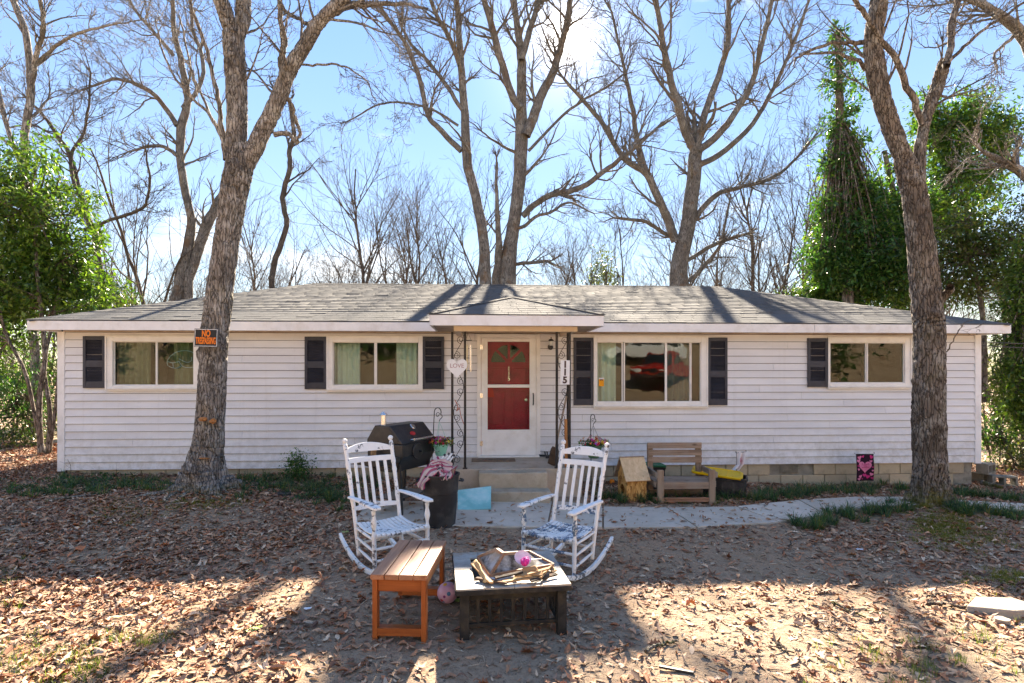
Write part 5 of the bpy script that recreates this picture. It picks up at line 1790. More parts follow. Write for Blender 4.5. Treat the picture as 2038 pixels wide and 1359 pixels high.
# the broken pitched screen: two gauze faces in a wooden frame, meeting at a raised ridge
o0 = tl_pt(975, 1145, .385)
scr = thing('broken_screen', o0, 'broken wooden-framed mesh screen tipped on the fire table', 'screen')
A0 = tl_pt(951, 1109, .40); B0 = tl_pt(976, 1145, .385); C0 = tl_pt(1002, 1102, .50); D0 = tl_pt(989, 1093, .52)
E0 = tl_pt(1053, 1098, .46); F0 = tl_pt(1102, 1124, .40)
def scr_bar(a, b, w=.018, h=.022, name='frame_bar'):
    MB().bar(a - o0, b - o0, w, h).build(name, M['frame_wood'], scr, bevel=.002)
def sheet(name, pts, mat, parent, origin, th=.003, sub=6, amp=.004, seed=0):
    """thin bent quad sheet"""
    a, b, c, d = [Vector(p) for p in pts]
    V, F = [], []
    for i in range(sub + 1):
        for j in range(sub + 1):
            f, h = i / sub, j / sub
            q = (a * (1 - f) + b * f) * (1 - h) + (d * (1 - f) + c * f) * h
            q += mnoise.noise_vector(q * 9 + Vector((seed, 0, 0))) * amp
            V.append(tuple(q - origin))
    for i in range(sub):
        for j in range(sub):
            k = i * (sub + 1) + j
            F.append((k, k + sub + 1, k + sub + 2, k + 1))
    me = fast_mesh(name, np.array(V), np.array(F), mat, smooth=True)
    o = link(name, me, parent)
    s = o.modifiers.new('thick', 'SOLIDIFY'); s.thickness = th
    return o
for a, b in ((A0, B0), (B0, C0), (A0, D0), (B0, F0), (C0, E0), (E0, F0)):
    scr_bar(a, b)
scr_bar(C0, D0, .03, .02)
sheet('gauze', (A0, B0, C0, D0), M['gauze'], scr, o0, .002, 8, .004, 1)
sheet('gauze', (B0, F0, E0, C0), M['gauze'], scr, o0, .002, 8, .004, 2)
M['card'] = mk('brown cardboard', (.42, .24, .11), .85, .25, 5, .25, 60, dirt=(.12, .07, .04), dirt_amt=.6)
M['card_l'] = mk('tan cardboard', (.55, .36, .18), .85, .2, 5, .25, 60, dirt=(.2, .12, .06), dirt_amt=.4)
M['ash'] = mk('ashy paper', (.50, .49, .50), .9, .25, 8, .4, 60, dirt=(.15, .14, .14), dirt_amt=.6)
def scrap(name, pts, mat, label, cat, seed):
    a = [tl_pt(*p) for p in pts]
    org = sum(a, Vector()) / 4
    o = sheet(name, a, mat, None, org, .006, 8, .010, seed)
    o.location = org
    return tag(o, label, cat, 'scraps piled in the fire table')
scrap('cardboard_scrap', [(937, 1118, .372), (962, 1158, .372), (972, 1158, .40), (948, 1112, .42)], M['card_l'], 'tan cardboard strip leaning at the left rim of the fire table', 'cardboard', 3)
scrap('cardboard_scrap', [(1020, 1152, .375), (1078, 1152, .375), (1070, 1143, .395), (1024, 1144, .392)], M['card_l'], 'tan folded cardboard lying at the front of the fire bowl', 'cardboard', 4)
scrap('cardboard_scrap', [(1024, 1146, .392), (1080, 1144, .40), (1078, 1133, .42), (1030, 1138, .41)], M['card'], 'brown cardboard flap above the tan one in the fire bowl', 'cardboard', 5)
scrap('cardboard_scrap', [(1036, 1138, .41), (1072, 1134, .42), (1066, 1126, .44), (1040, 1130, .43)], M['card'], 'topmost brown cardboard piece under the broken screen', 'cardboard', 6)
scrap('cardboard_scrap', [(1083, 1125, .39), (1100, 1140, .372), (1108, 1136, .372), (1092, 1118, .40)], M['card'], 'orange-brown cardboard corner at the right rim of the fire table', 'cardboard', 7)
scrap('ash_paper', [(955, 1125, .375), (966, 1156, .373), (1030, 1150, .376), (1010, 1125, .385)], M['ash'], 'crumpled grey paper in the left of the fire bowl', 'paper', 8)
scrap('ash_paper', [(1010, 1128, .38), (1018, 1150, .376), (1060, 1140, .378), (1055, 1122, .385)], M['burnt'], 'charred black sheet in the middle of the fire bowl', 'paper', 9)
M['charwood'] = mk('charred wood', (.05, .035, .026), .9, .5, 9, .6, 50, dirt=(.22, .11, .05), dirt_amt=.7)
rk = random.Random(17)
for i, (a, b, za, zb, wd) in enumerate((((940, 1122), (978, 1160), .378, .384, .03), ((948, 1150), (1010, 1160), .376, .378, .035), ((1000, 1158), (1062, 1149), .380, .384, .03), ((1056, 1156), (1108, 1142), .376, .38, .028),
        ((1075, 1150), (1100, 1122), .384, .40, .024), ((985, 1150), (1040, 1138), .395, .41, .028), ((1038, 1146), (1092, 1131), .404, .415, .026))):
    A2, B2 = tl_pt(a[0], a[1], za), tl_pt(b[0], b[1], zb)
    lab = ['at the left corner of the fire bowl', 'along the front left of the fire bowl', 'across the front middle of the fire bowl', 'at the front right of the fire bowl', 'leaning up the right rim of the fire bowl', 'under the left of the broken screen', 'under the right of the broken screen'][i]
    MB().bar((0, 0, 0), B2 - A2, wd, .012, up=(rk.uniform(-.4, .4), rk.uniform(-.3, .3), 1)).build('wood_scrap', M['charwood'] if i % 2 else M['card'], loc=A2, bevel=.002, label=('charred' if i % 2 else 'brown') + ' wood scrap ' + lab, cat='wood scrap', group='scraps piled in the fire table')
# a paper plate, a plastic knife and a pink paper rosette lie on the gauze
pp = tl_pt(1040, 1112, .475)
M['plate'] = mk('soiled paper plate', (.62, .62, .62), .8, .2, 12, .2, 60, dirt=(.3, .28, .26), dirt_amt=.5)
mb = MB().lathe([(.004, 0), (.05, .001), (.062, .012), (.064, .013), (.05, .004), (.003, .003)], 24, Matrix.Translation((0, 0, 0)) @ Matrix.Rotation(R(38), 4, 'X') @ Matrix.Rotation(R(12), 4, 'Y'))
mb.build('paper_plate', M['plate'], smooth=True, loc=pp, label='soiled paper plate propped on the broken mesh screen', cat='plate')
pk = tl_pt(1045, 1117, .475)
M['pink'] = mk('hot pink crepe paper', (.62, .03, .28), .7, .35, 30, .4, 60)
bm = bmesh.new(); bmesh.ops.create_icosphere(bm, subdivisions=3, radius=.032)
for v in bm.verts:
    v.co *= 1 + .30 * mnoise.noise(v.co * 60)
me = bpy.data.meshes.new('paper_rosette'); bm.to_mesh(me); bm.free(); me.materials.append(M['pink'])
link('paper_rosette', me, loc=pk, label='hot pink crumpled ball on the fire table', cat='paper ball')
MB().bar(tl_pt(1056, 1113, .47) - pk, tl_pt(1078, 1112, .455) - pk, .012, .005).build('plastic_knife', M['plate'], loc=pk, label='white plastic knife beside the pink ball', cat='knife', bevel=.002)
# ---- ball with spots
def m_ball():
    t = NT('spotted ball')
    v = t.coord('Object')
    col = t.mix(t.noise(v, 9, 3), (.62, .30, .46), (.72, .46, .58))
    vo = t.n('ShaderNodeTexVoronoi', {'Vector': v, 'Scale': 22.0})
    cc = t.ramp(t.n('ShaderNodeSeparateColor', {0: vo.outputs['Color']}).outputs[0], [(.0, (.5, .03, .03)), (.25, (.02, .16, .34)), (.45, (.20, .02, .16)), (.6, (.75, .42, .03)), (.8, (.35, .02, .02))], 'CONSTANT')
    spot = t.ramp(vo.outputs['Distance'], [(.36, 1.0), (.39, 0.0)])
    pick = t.ramp(t.n('ShaderNodeSeparateColor', {0: vo.outputs['Color']}).outputs[1], [(.42, 0.0), (.44, 1.0)])
    col = t.mix(t.math('MULTIPLY', spot, pick), col, cc)
    return t.fin(col, .3, 0, .5)
M['ball'] = m_ball()
bp = (-.515, 4.62)
MB().lathe([(max(.0008, .083 * math.sin(PI * k / 18)), -.083 * math.cos(PI * k / 18)) for k in range(19)], 28, cap=False).build('play_ball', M['ball'], smooth='all', loc=(bp[0], bp[1], gz(*bp) + .081), label='pink ball with coloured spots between bench and fire table', cat='ball')

# ---- charcoal grill
gl_ = (-1.62, 7.32)
grill = thing('charcoal_grill', (gl_[0], gl_[1], gz(*gl_)), 'black barrel charcoal grill with chimney and bright handle behind the left rocker', 'grill', R(64))
GL = .74
def sidep(poly, x0, x1, mat, name, parent=None, **k):
    """profile in (y, z) extruded along x"""
    n = len(poly)
    vs = [(x0, y, z) for y, z in poly] + [(x1, y, z) for y, z in poly]
    fs = [tuple(range(n))[::-1], tuple(range(n, 2 * n))] + [(i, (i + 1) % n, (i + 1) % n + n, i + n) for i in range(n)]
    return MB().add(vs, fs).build(name, mat, parent or grill, **k)
lid_p = [(.275, .955), (.15, 1.14), (-.085, 1.14), (-.285, .93), (-.285, .915), (.275, .915)]
bod_p = [(.272, .912), (-.280, .912), (-.280, .76), (-.165, .555), (.165, .555), (.272, .74)]
lid = sidep(lid_p, 0, GL, M['black'], 'lid', bevel=.012)
body = sidep(bod_p, .004, GL - .004, M['black'], 'body', bevel=.010)
for x in (-.006, GL - .004):
    c = (.0, 1.02)
    inner = [(c[0] + (y - c[0]) * .84, c[1] + (z - c[1]) * .84) for y, z in lid_p]
    sidep(inner, x, x + .010, M['black'], 'end_panel', lid, bevel=.003)
mb = MB(); mb.lathe([(.034, 0), (.034, .13), (.036, .132)], 16, Matrix.Translation((.10, .09, 1.135)))
mb.lathe([(.050, .132), (.048, .140), (.004, .172)], 16, Matrix.Translation((.10, .09, 1.14)))
mb.build('chimney', M['steel'], lid, smooth=True)
mb = MB()
for x in (.18, GL - .18):
    mb.tube([(x, -.285, .955), (x, -.345, .965)], .014, 10)
mb.tube([(.16, -.348, .966), (GL - .16, -.348, .966)], .017, 12)
mb.build('lid_handle', M['steel'], lid, smooth=True)
nrm = Vector((0, -.21, .2)).normalized()
gp = Vector((GL * .45, -.185, 1.035)); 
mb = MB(); mb.lathe([(.003, 0), (.040, 0), (.042, .010), (.036, .016), (.003, .017)], 20, Matrix.Translation(gp + Vector((0, -.012, .075))) @ Vector((0, -.73, .69)).to_track_quat('Z', 'Y').to_matrix().to_4x4())
mb.build('thermometer', M['steel'], lid, smooth=True)
M['badge'] = mk('red badge', (.45, .02, .025), .4, .1, 5, 0)
mb = MB(); mb.lathe([(.003, 0), (.040, 0), (.040, .004), (.003, .005)], 20, Matrix.Translation(gp + Vector((0, -.015, -.012))) @ Vector((0, -.73, .69)).to_track_quat('Z', 'Y').to_matrix().to_4x4() @ Matrix.Diagonal((1.3, .8, 1, 1)))
mb.build('badge', M['badge'], lid, smooth=True)
mb = MB(); mb.lathe([(.003, 0), (.105, 0), (.108, .012), (.10, .02), (.003, .022)], 24, Matrix.Translation((GL * .42, -.281, .80)) @ Matrix.Rotation(PI / 2, 4, 'X'))
mb.build('draft_door', M['black'], body, smooth=True)
mb = MB(); mb.tube([(GL * .42 + .03, -.300, .80), (GL * .42 + .03, -.345, .795)], .013, 10); mb.tube([(GL * .42 - .1, -.285, .76), (GL * .42 - .1, -.32, .755)], .012, 8)
mb.build('draft_knob', M['black'], body, smooth=True)
MB().tube([(GL - .14, -.28, .84), (GL - .14, -.36, .84), (GL - .14, -.37, .77), (GL - .14, -.44, .77)], .007, 8).build('crank', M['steel'], body, smooth=True)
for x in (.05, GL - .05):
    for y in (-.23, .22):
        top = .70
        MB().bar((x, y, -.02 if x > .2 else -.02), (x, y * .86, top), .040, .040).build('leg', M['black'], grill, bevel=.003)
mb = MB(); mb.span(.03, GL - .03, -.19, .19, .20, .215); mb.build('bottom_rack', M['black'], grill)
mb = MB(); mb.span(-.40, -.012, -.25, .22, .735, .755)
mb.span(-.40, -.012, -.262, -.251, .70, .76); mb.span(-.412, -.401, -.262, .22, .70, .76)
sh = mb.build('side_shelf', M['black'], grill, bevel=.003)
for y in (-.18, .16):
    MB().bar((-.38, y, .73), (-.01, y * .9, .60), .018, .018).build('shelf_brace', M['black'], grill)
for y in (-.235, .235):
    mb = MB(); mb.lathe([(.02, -.02), (.085, -.022), (.092, -.012), (.092, .012), (.085, .022), (.02, .02)], 20, Matrix.Translation((GL - .05, y + (.04 if y > 0 else -.04), .09)) @ Matrix.Rotation(PI / 2, 4, 'X'))
    mb.build('wheel', M['blackplastic'], grill, smooth=True)
MB().box((-1.75, 7.30, gz(-1.75, 7.3) + .845), (.06, .05, .11), rot=Matrix.Rotation(.5, 3, 'Z')).build('charcoal_brick', M['card'], label='small brown block standing on the grill shelf', cat='block', bevel=.005).location.z = -.03

# ---- rubbish can stuffed with a folded striped camp chair
tc = (-.865, 6.95)
can = thing('trash_can', (tc[0], tc[1], gz(*tc)), 'round black plastic trash can in front of the porch steps', 'trash can')
N_ = 40
prof = [(.165, -.01), (.176, 0), (.186, .12), (.198, .28), (.207, .40), (.214, .405), (.222, .52), (.228, .60), (.238, .605), (.238, .625), (.224, .625), (.216, .60), (.20, .40), (.17, .03)]
vs, fs = [], []
for i, (r_, z) in enumerate(prof):
    for k in range(N_):
        a = 2 * PI * k / N_
        rib = .006 * (1 if k % 10 < 1 else 0) if z < .4 and i < 5 else 0
        vs.append(((r_ + rib) * math.cos(a), (r_ + rib) * math.sin(a), z))
for i in range(len(prof) - 1):
    for k in range(N_):
        fs.append((i * N_ + k, i * N_ + (k + 1) % N_, (i + 1) * N_ + (k + 1) % N_, (i + 1) * N_ + k))
fs += [tuple(range(N_))[::-1], tuple((len(prof) - 1) * N_ + k for k in range(N_))]
MB().add(vs, fs).build('body', M['blackplastic'], can, smooth=True)
for s in (-1, 1):
    mb = MB(); mb.tube([(s * .232, -.06, .55), (s * .275, -.05, .54), (s * .28, 0, .54), (s * .275, .05, .54), (s * .232, .06, .55)], .011, 8)
    mb.build('handle', M['blackplastic'], can, smooth=True)
def m_stripe():
    t = NT('pink and cream cloth')
    v = t.coord('Object', (1, 1, 1))
    u = t.attr()
    s = t.n('ShaderNodeSeparateColor', {0: u})
    col = t.ramp(s.outputs[0], [(.0, (.30, .035, .10)), (.10, (.48, .10, .19)), (.14, (.66, .52, .48)), (.42, (.70, .58, .54)), (.45, (.36, .05, .13)), (.55, (.55, .20, .28)), (.60, (.68, .56, .52)), (.88, (.66, .48, .46)), (.92, (.34, .04, .11))], 'LINEAR')
    col = t.mix(t.math('MULTIPLY', t.noise(v, 30, 5), .3), col, (.2, .12, .1))
    t.bump(t.noise(v, 40, 4), .4, .004)
    return t.fin(col, .85, 0, .15)
M['stripe'] = m_stripe()
cc = thing('folded_camp_chair', (tc[0], tc[1], gz(*tc) + .60), 'folded camp chair of pink and cream cloth stuffed in the trash can', 'camp chair', scale=.88)
def cloth_strip(path, width, seed, across):
    pts = catmull(np.array(path, float), 26)
    m = 12
    V, F, Cc = [], [], []
    ac = Vector(across).normalized()
    for i, p in enumerate(pts):
        for j in range(m + 1):
            f = j / m - .5
            q = Vector(p) + ac * (f * width * (1 + .25 * math.sin(i * .5 + seed)))
            fold = .022 * math.sin(f * 16 + seed + i * .22) + .012 * math.sin(f * 31 - i * .3)
            q += Vector((.25, -.6, .75)).normalized() * fold + mnoise.noise_vector(q * 9 + Vector((seed, 0, 0))) * .012
            V.append(tuple(q)); Cc.append((j / m, i / 25, 0))
    for i in range(len(pts) - 1):
        for j in range(m):
            k = i * (m + 1) + j
            F.append((k, k + m + 1, k + m + 2, k + 1))
    o = link('cloth', fast_mesh('cloth', np.array(V), np.array(F), M['stripe'], np.array(Cc), smooth=True), cc)
    s = o.modifiers.new('thick', 'SOLIDIFY'); s.thickness = .004
cloth_strip([(.10, .02, -.02), (.02, -.10, .10), (-.10, -.17, .09), (-.20, -.23, -.02), (-.24, -.25, -.12)], .15, 1, (.7, -.5, -.4))
cloth_strip([(-.02, .03, -.02), (-.06, .0, .16), (-.10, -.04, .20), (-.02, -.10, .14), (.06, -.16, .09), (.13, -.19, .07)], .16, 2.2, (.5, .3, .5))
cloth_strip([(.14, .05, -.05), (.15, -.02, .10), (.12, -.12, .08), (.10, -.22, .04), (.10, -.25, -.01)], .16, 3.6, (.9, .0, .2))
cloth_strip([(-.15, -.02, .02), (-.12, -.08, .14), (-.02, -.08, .18), (.10, -.06, .16), (.17, -.04, .13)], .11, 5.1, (0, .5, .6))
for i, (a, b) in enumerate((((-.10, -.12, .06), (.10, .06, .27)), ((.0, -.10, .08), (.16, .06, .29)), ((.03, -.06, .05), (.17, .10, .24)), ((-.06, -.1, .10), (.05, .02, .26)))):
    o = MB().tube([a, b], .011, 10).build('pole', M['white'], cc, smooth=True)
    MB().tube([Vector(b) - (Vector(b) - Vector(a)).normalized() * .002, Vector(b) + (Vector(b) - Vector(a)).normalized() * .03], .015, 10).build('end_cap', M['blackplastic'], o, smooth=True)
MB().tube([(.03 + .045 * math.cos(a), -.17 + .02 * math.sin(a), .08 + .045 * math.sin(a)) for a in np.linspace(0, 6.0, 20)], .010, 8).build('strap_loop', M['blackplastic'], cc, smooth=True)

# ---- hanging flower baskets on shepherd's hooks
M['potgreen'] = mk('mint green plastic', (.19, .50, .39), .45, .12, 6, .06, 50, spec=.45)
M['potdark'] = mk('dark green plastic', (.05, .12, .06), .5, .2, 6, .06, 50)
M['hook'] = mk('dark green iron', (.018, .03, .026), .5, .2, 9, .1, 60)
FLOW = [(.60, .03, .06), (.62, .05, .30), (.80, .52, .03), (.30, .06, .42), (.75, .60, .08), (.70, .10, .12)]
def m_petal():
    t = NT('flower petal')
    return t.fin(t.attr(), .6, 0, .3)
M['petal'] = m_petal()
def basket(name, label, px, py, Y, wpx, mat, seed, cords):
    c = P(px, py, Y)
    k = Y / FOC
    r = wpx * k / 2
    root = thing(name, c, label, 'flower basket', group='hanging flower baskets beside the porch')
    hgt = r * 1.45
    MB().lathe([(r * .55, -hgt), (r * .62, -hgt + .004), (r * .95, -.02), (r * 1.04, -.018), (r * 1.04, .004), (r * .95, .004), (r * .9, -.02), (r * .5, -hgt * .8)], 24).build('pot', mat, root, smooth=True)
    rng = np.random.default_rng(seed)
    V, F, Cc = leaf_cloud(rng, [(x, y, .03 + .03 * z) for x, y, z in rng.normal(0, r * .75, (26, 3))], [.05] * 26, [16] * 26, .038, [(.06, .13, .025), (.10, .18, .03), (.04, .09, .02)])
    link('foliage', fast_mesh('foliage', V, F, M['leafdry'], Cc), root)
    V, F, Cc, b = [], [], [], 0
    for i in range(70):
        g = rng.normal(0, 1, 3); g /= np.linalg.norm(g)
        g[2] = abs(g[2]) * .9 + .05
        p = g * np.array([r * 1.75, r * 1.5, r * 1.15]) * rng.uniform(.55, 1.0) + np.array([0, 0, .01])
        n = np.array(g) + rng.normal(0, .3, 3); n /= np.linalg.norm(n)
        u = np.cross(n, [.3, .2, .9]); u /= np.linalg.norm(u); w = np.cross(n, u)
        s = rng.uniform(.018, .030)
        col = np.array(FLOW[int((p[0] / r + 1.2) * 1.2 + rng.normal(0, 1.3)) % 6]) * rng.uniform(.7, 1.2)
        V.append(p + n * .004); Cc.append(np.array([.7, .5, .05]) if i % 3 == 0 else col * .5)
        for a in range(10):
            an = a * PI / 5; q = s * (1.0 if a % 2 == 0 else .55)
            V.append(p + u * math.cos(an) * q + w * math.sin(an) * q + n * (.006 if a % 2 == 0 else 0)); Cc.append(col)
        for a in range(10):
            F.append((b, b + 1 + a, b + 1 + (a + 1) % 10))
        b += 11
    link('flowers', fast_mesh('flowers', np.array(V), np.array(F), M['petal'], np.array(Cc)), root)
    top = Vector((cords[0], cords[1], cords[2]))
    mb = MB()
    for a in (0.3, 2.4, 4.5):
        mb.tube([(r * math.cos(a), r * math.sin(a), 0), top], .0025, 5)
    mb.build('hanger', M['potgreen'] if mat is M['potgreen'] else M['hook'], root)
    return root
def hook(label, foot, top, side, rad, Y):
    fz = gz(foot[0], foot[1])
    root = thing('shepherd_hook', (foot[0], foot[1], fz), label, 'garden hook', group='shepherd hooks beside the porch')
    t = Vector(top) - Vector((foot[0], foot[1], fz))
    pts = [Vector((0, 0, -.05)), t * .5, t]
    for k in range(1, 13):
        a = PI - k / 12 * PI * 1.15
        pts.append(t + Vector((side * (rad + rad * math.cos(a)), 0, rad * 1.3 * math.sin(a))))
    MB().tube(pts, .0065, 7).build('rod', M['hook'], root, smooth=True)
    end = pts[-1]
    cur = [end + Vector((side * .02 * math.sin(q), 0, -.10 * q / 5 + .0)) for q in np.linspace(0, 5, 14)]
    MB().tube(cur, .005, 6).build('scroll', M['hook'], root, smooth=True)
    MB().tube([t + Vector((side * rad * (1 + .7 * math.cos(q) * (1 - q / 9)), 0, -.04 + rad * .9 * math.sin(q) * (1 - q / 9))) for q in np.linspace(0, 7, 26)], .004, 5).build('scroll', M['hook'], root, smooth=True)
    return root, Vector((foot[0], foot[1], fz)) + cur[-1]
Yb = 7.75
t1 = P(864.5, 820, Yb); f1 = P(855, 950, Yb)
_, e1 = hook('tall dark hook holding the mint green flower basket', (f1.x, Yb), t1, 1, .045, Yb)
pc = P(877, 884, Yb)
basket('flower_basket', 'mint green hanging pot of mixed flowers left of the porch', 877, 884, Yb, 31, M['potgreen'], 21, e1 - pc)
Yb = 8.45
t2 = P(1175.5, 830, Yb); f2 = P(1177, 950, Yb)
_, e2 = hook('thin dark hook with the flower basket behind the right rocking chair', (f2.x, Yb), t2, 1, .03, Yb)
pc = P(1182, 886, Yb)
basket('flower_basket', 'dark green pot of yellow and purple flowers behind the right rocking chair', 1182, 886, Yb, 34, M['potdark'], 22, e2 - pc)

# ---- things on and about the porch
def on_slab(px, py, z=.387):
    Y = (CAM_Z - z) * FOC / (py - HORIZON)
    return Vector(((px - 1019) / FOC * Y, Y, z))
M['signwhite'] = mk('white sign board', (.78, .78, .78), .6, .08, 8, .1, 60, dirt=(.55, .5, .5), dirt_amt=.3)
M['letterpink'] = mk('faded rose lettering', (.46, .30, .30), .7, .15, 20, 0)
M['letterdark'] = mk('dark brown lettering', (.055, .025, .022), .6, .2, 20, 0)
M['orange'] = mk('orange print', (.85, .20, .015), .6, .08, 20, 0)
M['signblack'] = mk('black sign print', (.012, .012, .013), .5, .2, 9, 0)
hc = P(909.5, 731, 8.66)
heart = []
for k in range(48):
    a = 2 * PI * k / 48
    heart.append((16 * math.sin(a) ** 3 / 32 * .31, (13 * math.cos(a) - 5 * math.cos(2 * a) - 2 * math.cos(3 * a) - math.cos(4 * a)) / 32 * .335))
hs = MB().prism(heart[::-1], -.008, .008).build('heart_sign', M['signwhite'], loc=hc, label='white heart-shaped sign lettered LOVE on the left porch post', cat='sign', bevel=.003)
o = text_obj('lettering', 'LOVE', .088, M['letterpink'], hs, .001, bold=.001); o.location = (0, -.010, .022)
MB().tube([(-.01, 0, .10), (0, .012, .16), (.01, 0, .10)], .002, 5).build('cord', M['iron'], hs)
nc_ = P(1124.5, 741, 8.66)
ns = MB().span(-.070, .070, -.009, .009, -.182, .182).build('house_number_sign', M['signwhite'], loc=nc_, label='tall white board with 115 in dark figures on the right porch post', cat='sign', bevel=.003)
ns.rotation_euler = (0, R(1), 0)
for ch, z in (('1', .115), ('1', .0), ('5', -.118)):
    o = text_obj('figure', ch, .135, M['letterdark'], ns, .001, bold=.006, sx=1.0); o.location = (0, -.011, z)
# no trespassing
tp = P(410, 672, 7.90)
tsn = MB().span(-.165, .165, -.0015, .0015, -.124, .124).build('warning_sign', M['signblack'], loc=tp, label='black and orange NO TRESPASSING sign nailed to the left tree', cat='sign')
tsn.rotation_euler = (R(-2), R(1.2), R(-3))
mb = MB()
for a, b, c, d in ((-.158, .158, .111, .117), (-.158, .158, -.117, -.111), (-.158, -.152, -.111, .111), (.152, .158, -.111, .111)):
    mb.span(a, b, -.0035, -.002, c, d)
mb.build('border', M['signwhite'], tsn)
o = text_obj('lettering', 'NO', .125, M['orange'], tsn, .0008, sx=.62, bold=.004); o.location = (0, -.0032, .055)
o = text_obj('lettering', 'TRESPASSING', .125, M['orange'], tsn, .0008, sx=.375, bold=.004); o.location = (0, -.0032, -.045)
for x, z in ((0, .115), (0, -.118)):
    MB().lathe([(.001, 0), (.006, 0), (.004, .004)], 10, Matrix.Translation((x, -.002, z)) @ Matrix.Rotation(PI / 2, 4, 'X')).build('nail', M['steel'], tsn)
# wall lantern
lp = hw(H(1096, 688, -.06)[0], -.02, H(1096, 688, -.06)[1])
ln = thing('wall_lantern', lp, 'small black wall lantern right of the front door', 'wall lamp', YAW)
MB().lathe([(.003, 0), (.05, 0), (.045, .02), (.02, .03)], 18, Matrix.Translation((0, 0, -.02)) @ Matrix.Rotation(PI / 2, 4, 'X')).build('wall_plate', M['black'], ln, smooth=True)
MB().tube([(0, -.02, -.02), (0, -.06, -.05), (0, -.10, -.03), (0, -.10, .0)], .008, 8).build('arm', M['black'], ln, smooth=True)
M['lglass'] = mk('lantern glass', (.55, .58, .58), .15, .1, 6, 0, spec=.7)
MB().lathe([(.028, .0), (.040, .075)], 8, Matrix.Translation((0, -.10, .0))).build('glass', M['lglass'], ln)
MB().lathe([(.052, .075), (.05, .082), (.035, .105), (.008, .12), (.006, .135), (.011, .142), (.002, .152)], 16, Matrix.Translation((0, -.10, .0))).build('cap', M['black'], ln, smooth=True)
MB().lathe([(.002, -.075), (.010, -.06), (.006, -.03), (.03, -.004), (.03, .0)], 14, Matrix.Translation((0, -.10, .0))).build('finial', M['black'], ln, smooth=True)
# wind chime
wp = P(931, 657, 8.95)
wc = thing('wind_chime', (wp.x, wp.y, 2.46), 'metal wind chime hanging under the porch roof left of the door', 'wind chime')
M['tubegold'] = mk('pale metal tube', (.70, .62, .46), .3, .1, 9, 0, metal=.8)
MB().lathe([(.003, .0), (.065, .0), (.065, .012), (.003, .014)], 20, Matrix.Translation((0, 0, -.13))).build('disc', M['black'], wc, smooth=True)
mb = MB()
for a in (0.2, 2.3, 4.4):
    mb.tube([(.055 * math.cos(a), .055 * math.sin(a), -.12), (0, 0, 0)], .002, 4)
mb.tube([(0, 0, -.13), (0, 0, -.6)], .0015, 4)
mb.build('cord', M['iron'], wc)
for k in range(5):
    a = .5 + k * 2 * PI / 5
    x, y = .052 * math.cos(a), .052 * math.sin(a)
    L = (.42, .36, .30, .46, .39)[k]
    MB().tube([(x, y, -.19), (x, y, -.19 - L)], .009, 10).build('chime_tube', M['tubegold'] if k % 2 else M['steel'], wc, smooth=True)
MB().lathe([(.003, 0), (.03, 0), (.03, .01), (.003, .011)], 14, Matrix.Translation((0, 0, -.40))).build('striker', M['black'], wc)
# doormat
M['mat'] = mk('coir doormat', (.20, .135, .09), .95, .3, 12, .8, 120, dirt=(.07, .045, .03), dirt_amt=.6)
dm = hw(H(982, 915, -.42)[0], -.42, .393)
mt = MB().span(-.36, .36, -.15, .15, -.005, .008).build('doormat', M['mat'], loc=dm, label='worn brown doormat in front of the door', cat='doormat', bevel=.004)
mt.rotation_euler = (0, 0, YAW)
o = text_obj('lettering', 'hello', .20, M['letterdark'], mt, .0006); o.data.transform(Matrix.Rotation(-PI / 2, 4, 'X')); o.location = (0, 0, .0095)
# sandals
def sandal(loc, rz, label):
    root = thing('sandal', loc, label, 'sandal', rz, 'black sandals by the door')
    pl_ = []
    for k in range(28):
        a = 2 * PI * k / 28
        pl_.append((.135 * math.cos(a), (.047 + .008 * math.cos(a)) * math.sin(a)))
    vs = [(x, y, .002) for x, y in pl_] + [(x, y, .028 + .012 * (x < -.05)) for x, y in pl_]
    fs = [tuple(range(28))[::-1], tuple(range(28, 56))] + [(i, (i + 1) % 28, (i + 1) % 28 + 28, i + 28) for i in range(28)]
    MB().add(vs, fs).build('sole', M['blackplastic'], root, smooth=True)
    for x in (.015, .055):
        pts = [(x, .052 * math.cos(a), .02 + .062 * math.sin(a)) for a in np.linspace(0, PI, 12)]
        MB().tube(pts, .011, 6).build('strap', M['blackplastic'], root, smooth=True)
s1 = on_slab(1082, 908); sandal(s1, R(10), 'black sandal lying nearest the door frame')
s2 = on_slab(1092, 910); sandal(Vector((s2.x + .05, s2.y - .05, s2.z)), R(35), 'second black sandal tipped against the shovel side')
# shovel leaning on the right post
sv0 = on_slab(1098, 926); sv1 = P(1131, 772, 8.86)
shv = thing('shovel', sv0, 'old flat-bladed shovel leaning on the right porch post', 'shovel')
M['oldhandle'] = wood('grey shovel handle', (.26, .19, .14), (.42, .33, .26), 'z', .7)
M['rustblade'] = mk('rusty blade', (.10, .055, .03), .75, .4, 9, .5, 50, dirt=(.035, .03, .028), dirt_amt=.7)
ax = sv1 - sv0
MB().tube([ax * .22, ax * .92], .015, 10).build('shaft', M['oldhandle'], shv, smooth=True)
MB().tube([ax * .90, ax], .019, 10).build('grip', M['blackplastic'], shv, smooth=True)
bl_ = MB()
t = ax.normalized(); sd = Vector((.75, -.66, 0)).normalized(); sd = (sd - t * sd.dot(t)).normalized(); nn = t.cross(sd)
vs, fs = [], []
for i in range(7):
    f = i / 6
    w = .085 * (1 if f < .8 else 1 - (f - .8) * 2.0)
    for j in range(5):
        g = j / 4 - .5
        vs.append(t * (f * .30) + sd * (g * 2 * w) + nn * (-.03 * (1 - (2 * g) ** 2) * (.4 + f)))
for i in range(6):
    for j in range(4):
        k = i * 5 + j
        fs.append((k, k + 1, k + 6, k + 5))
b_ = bl_.add(vs, fs).build('blade', M['rustblade'], shv, smooth=True)
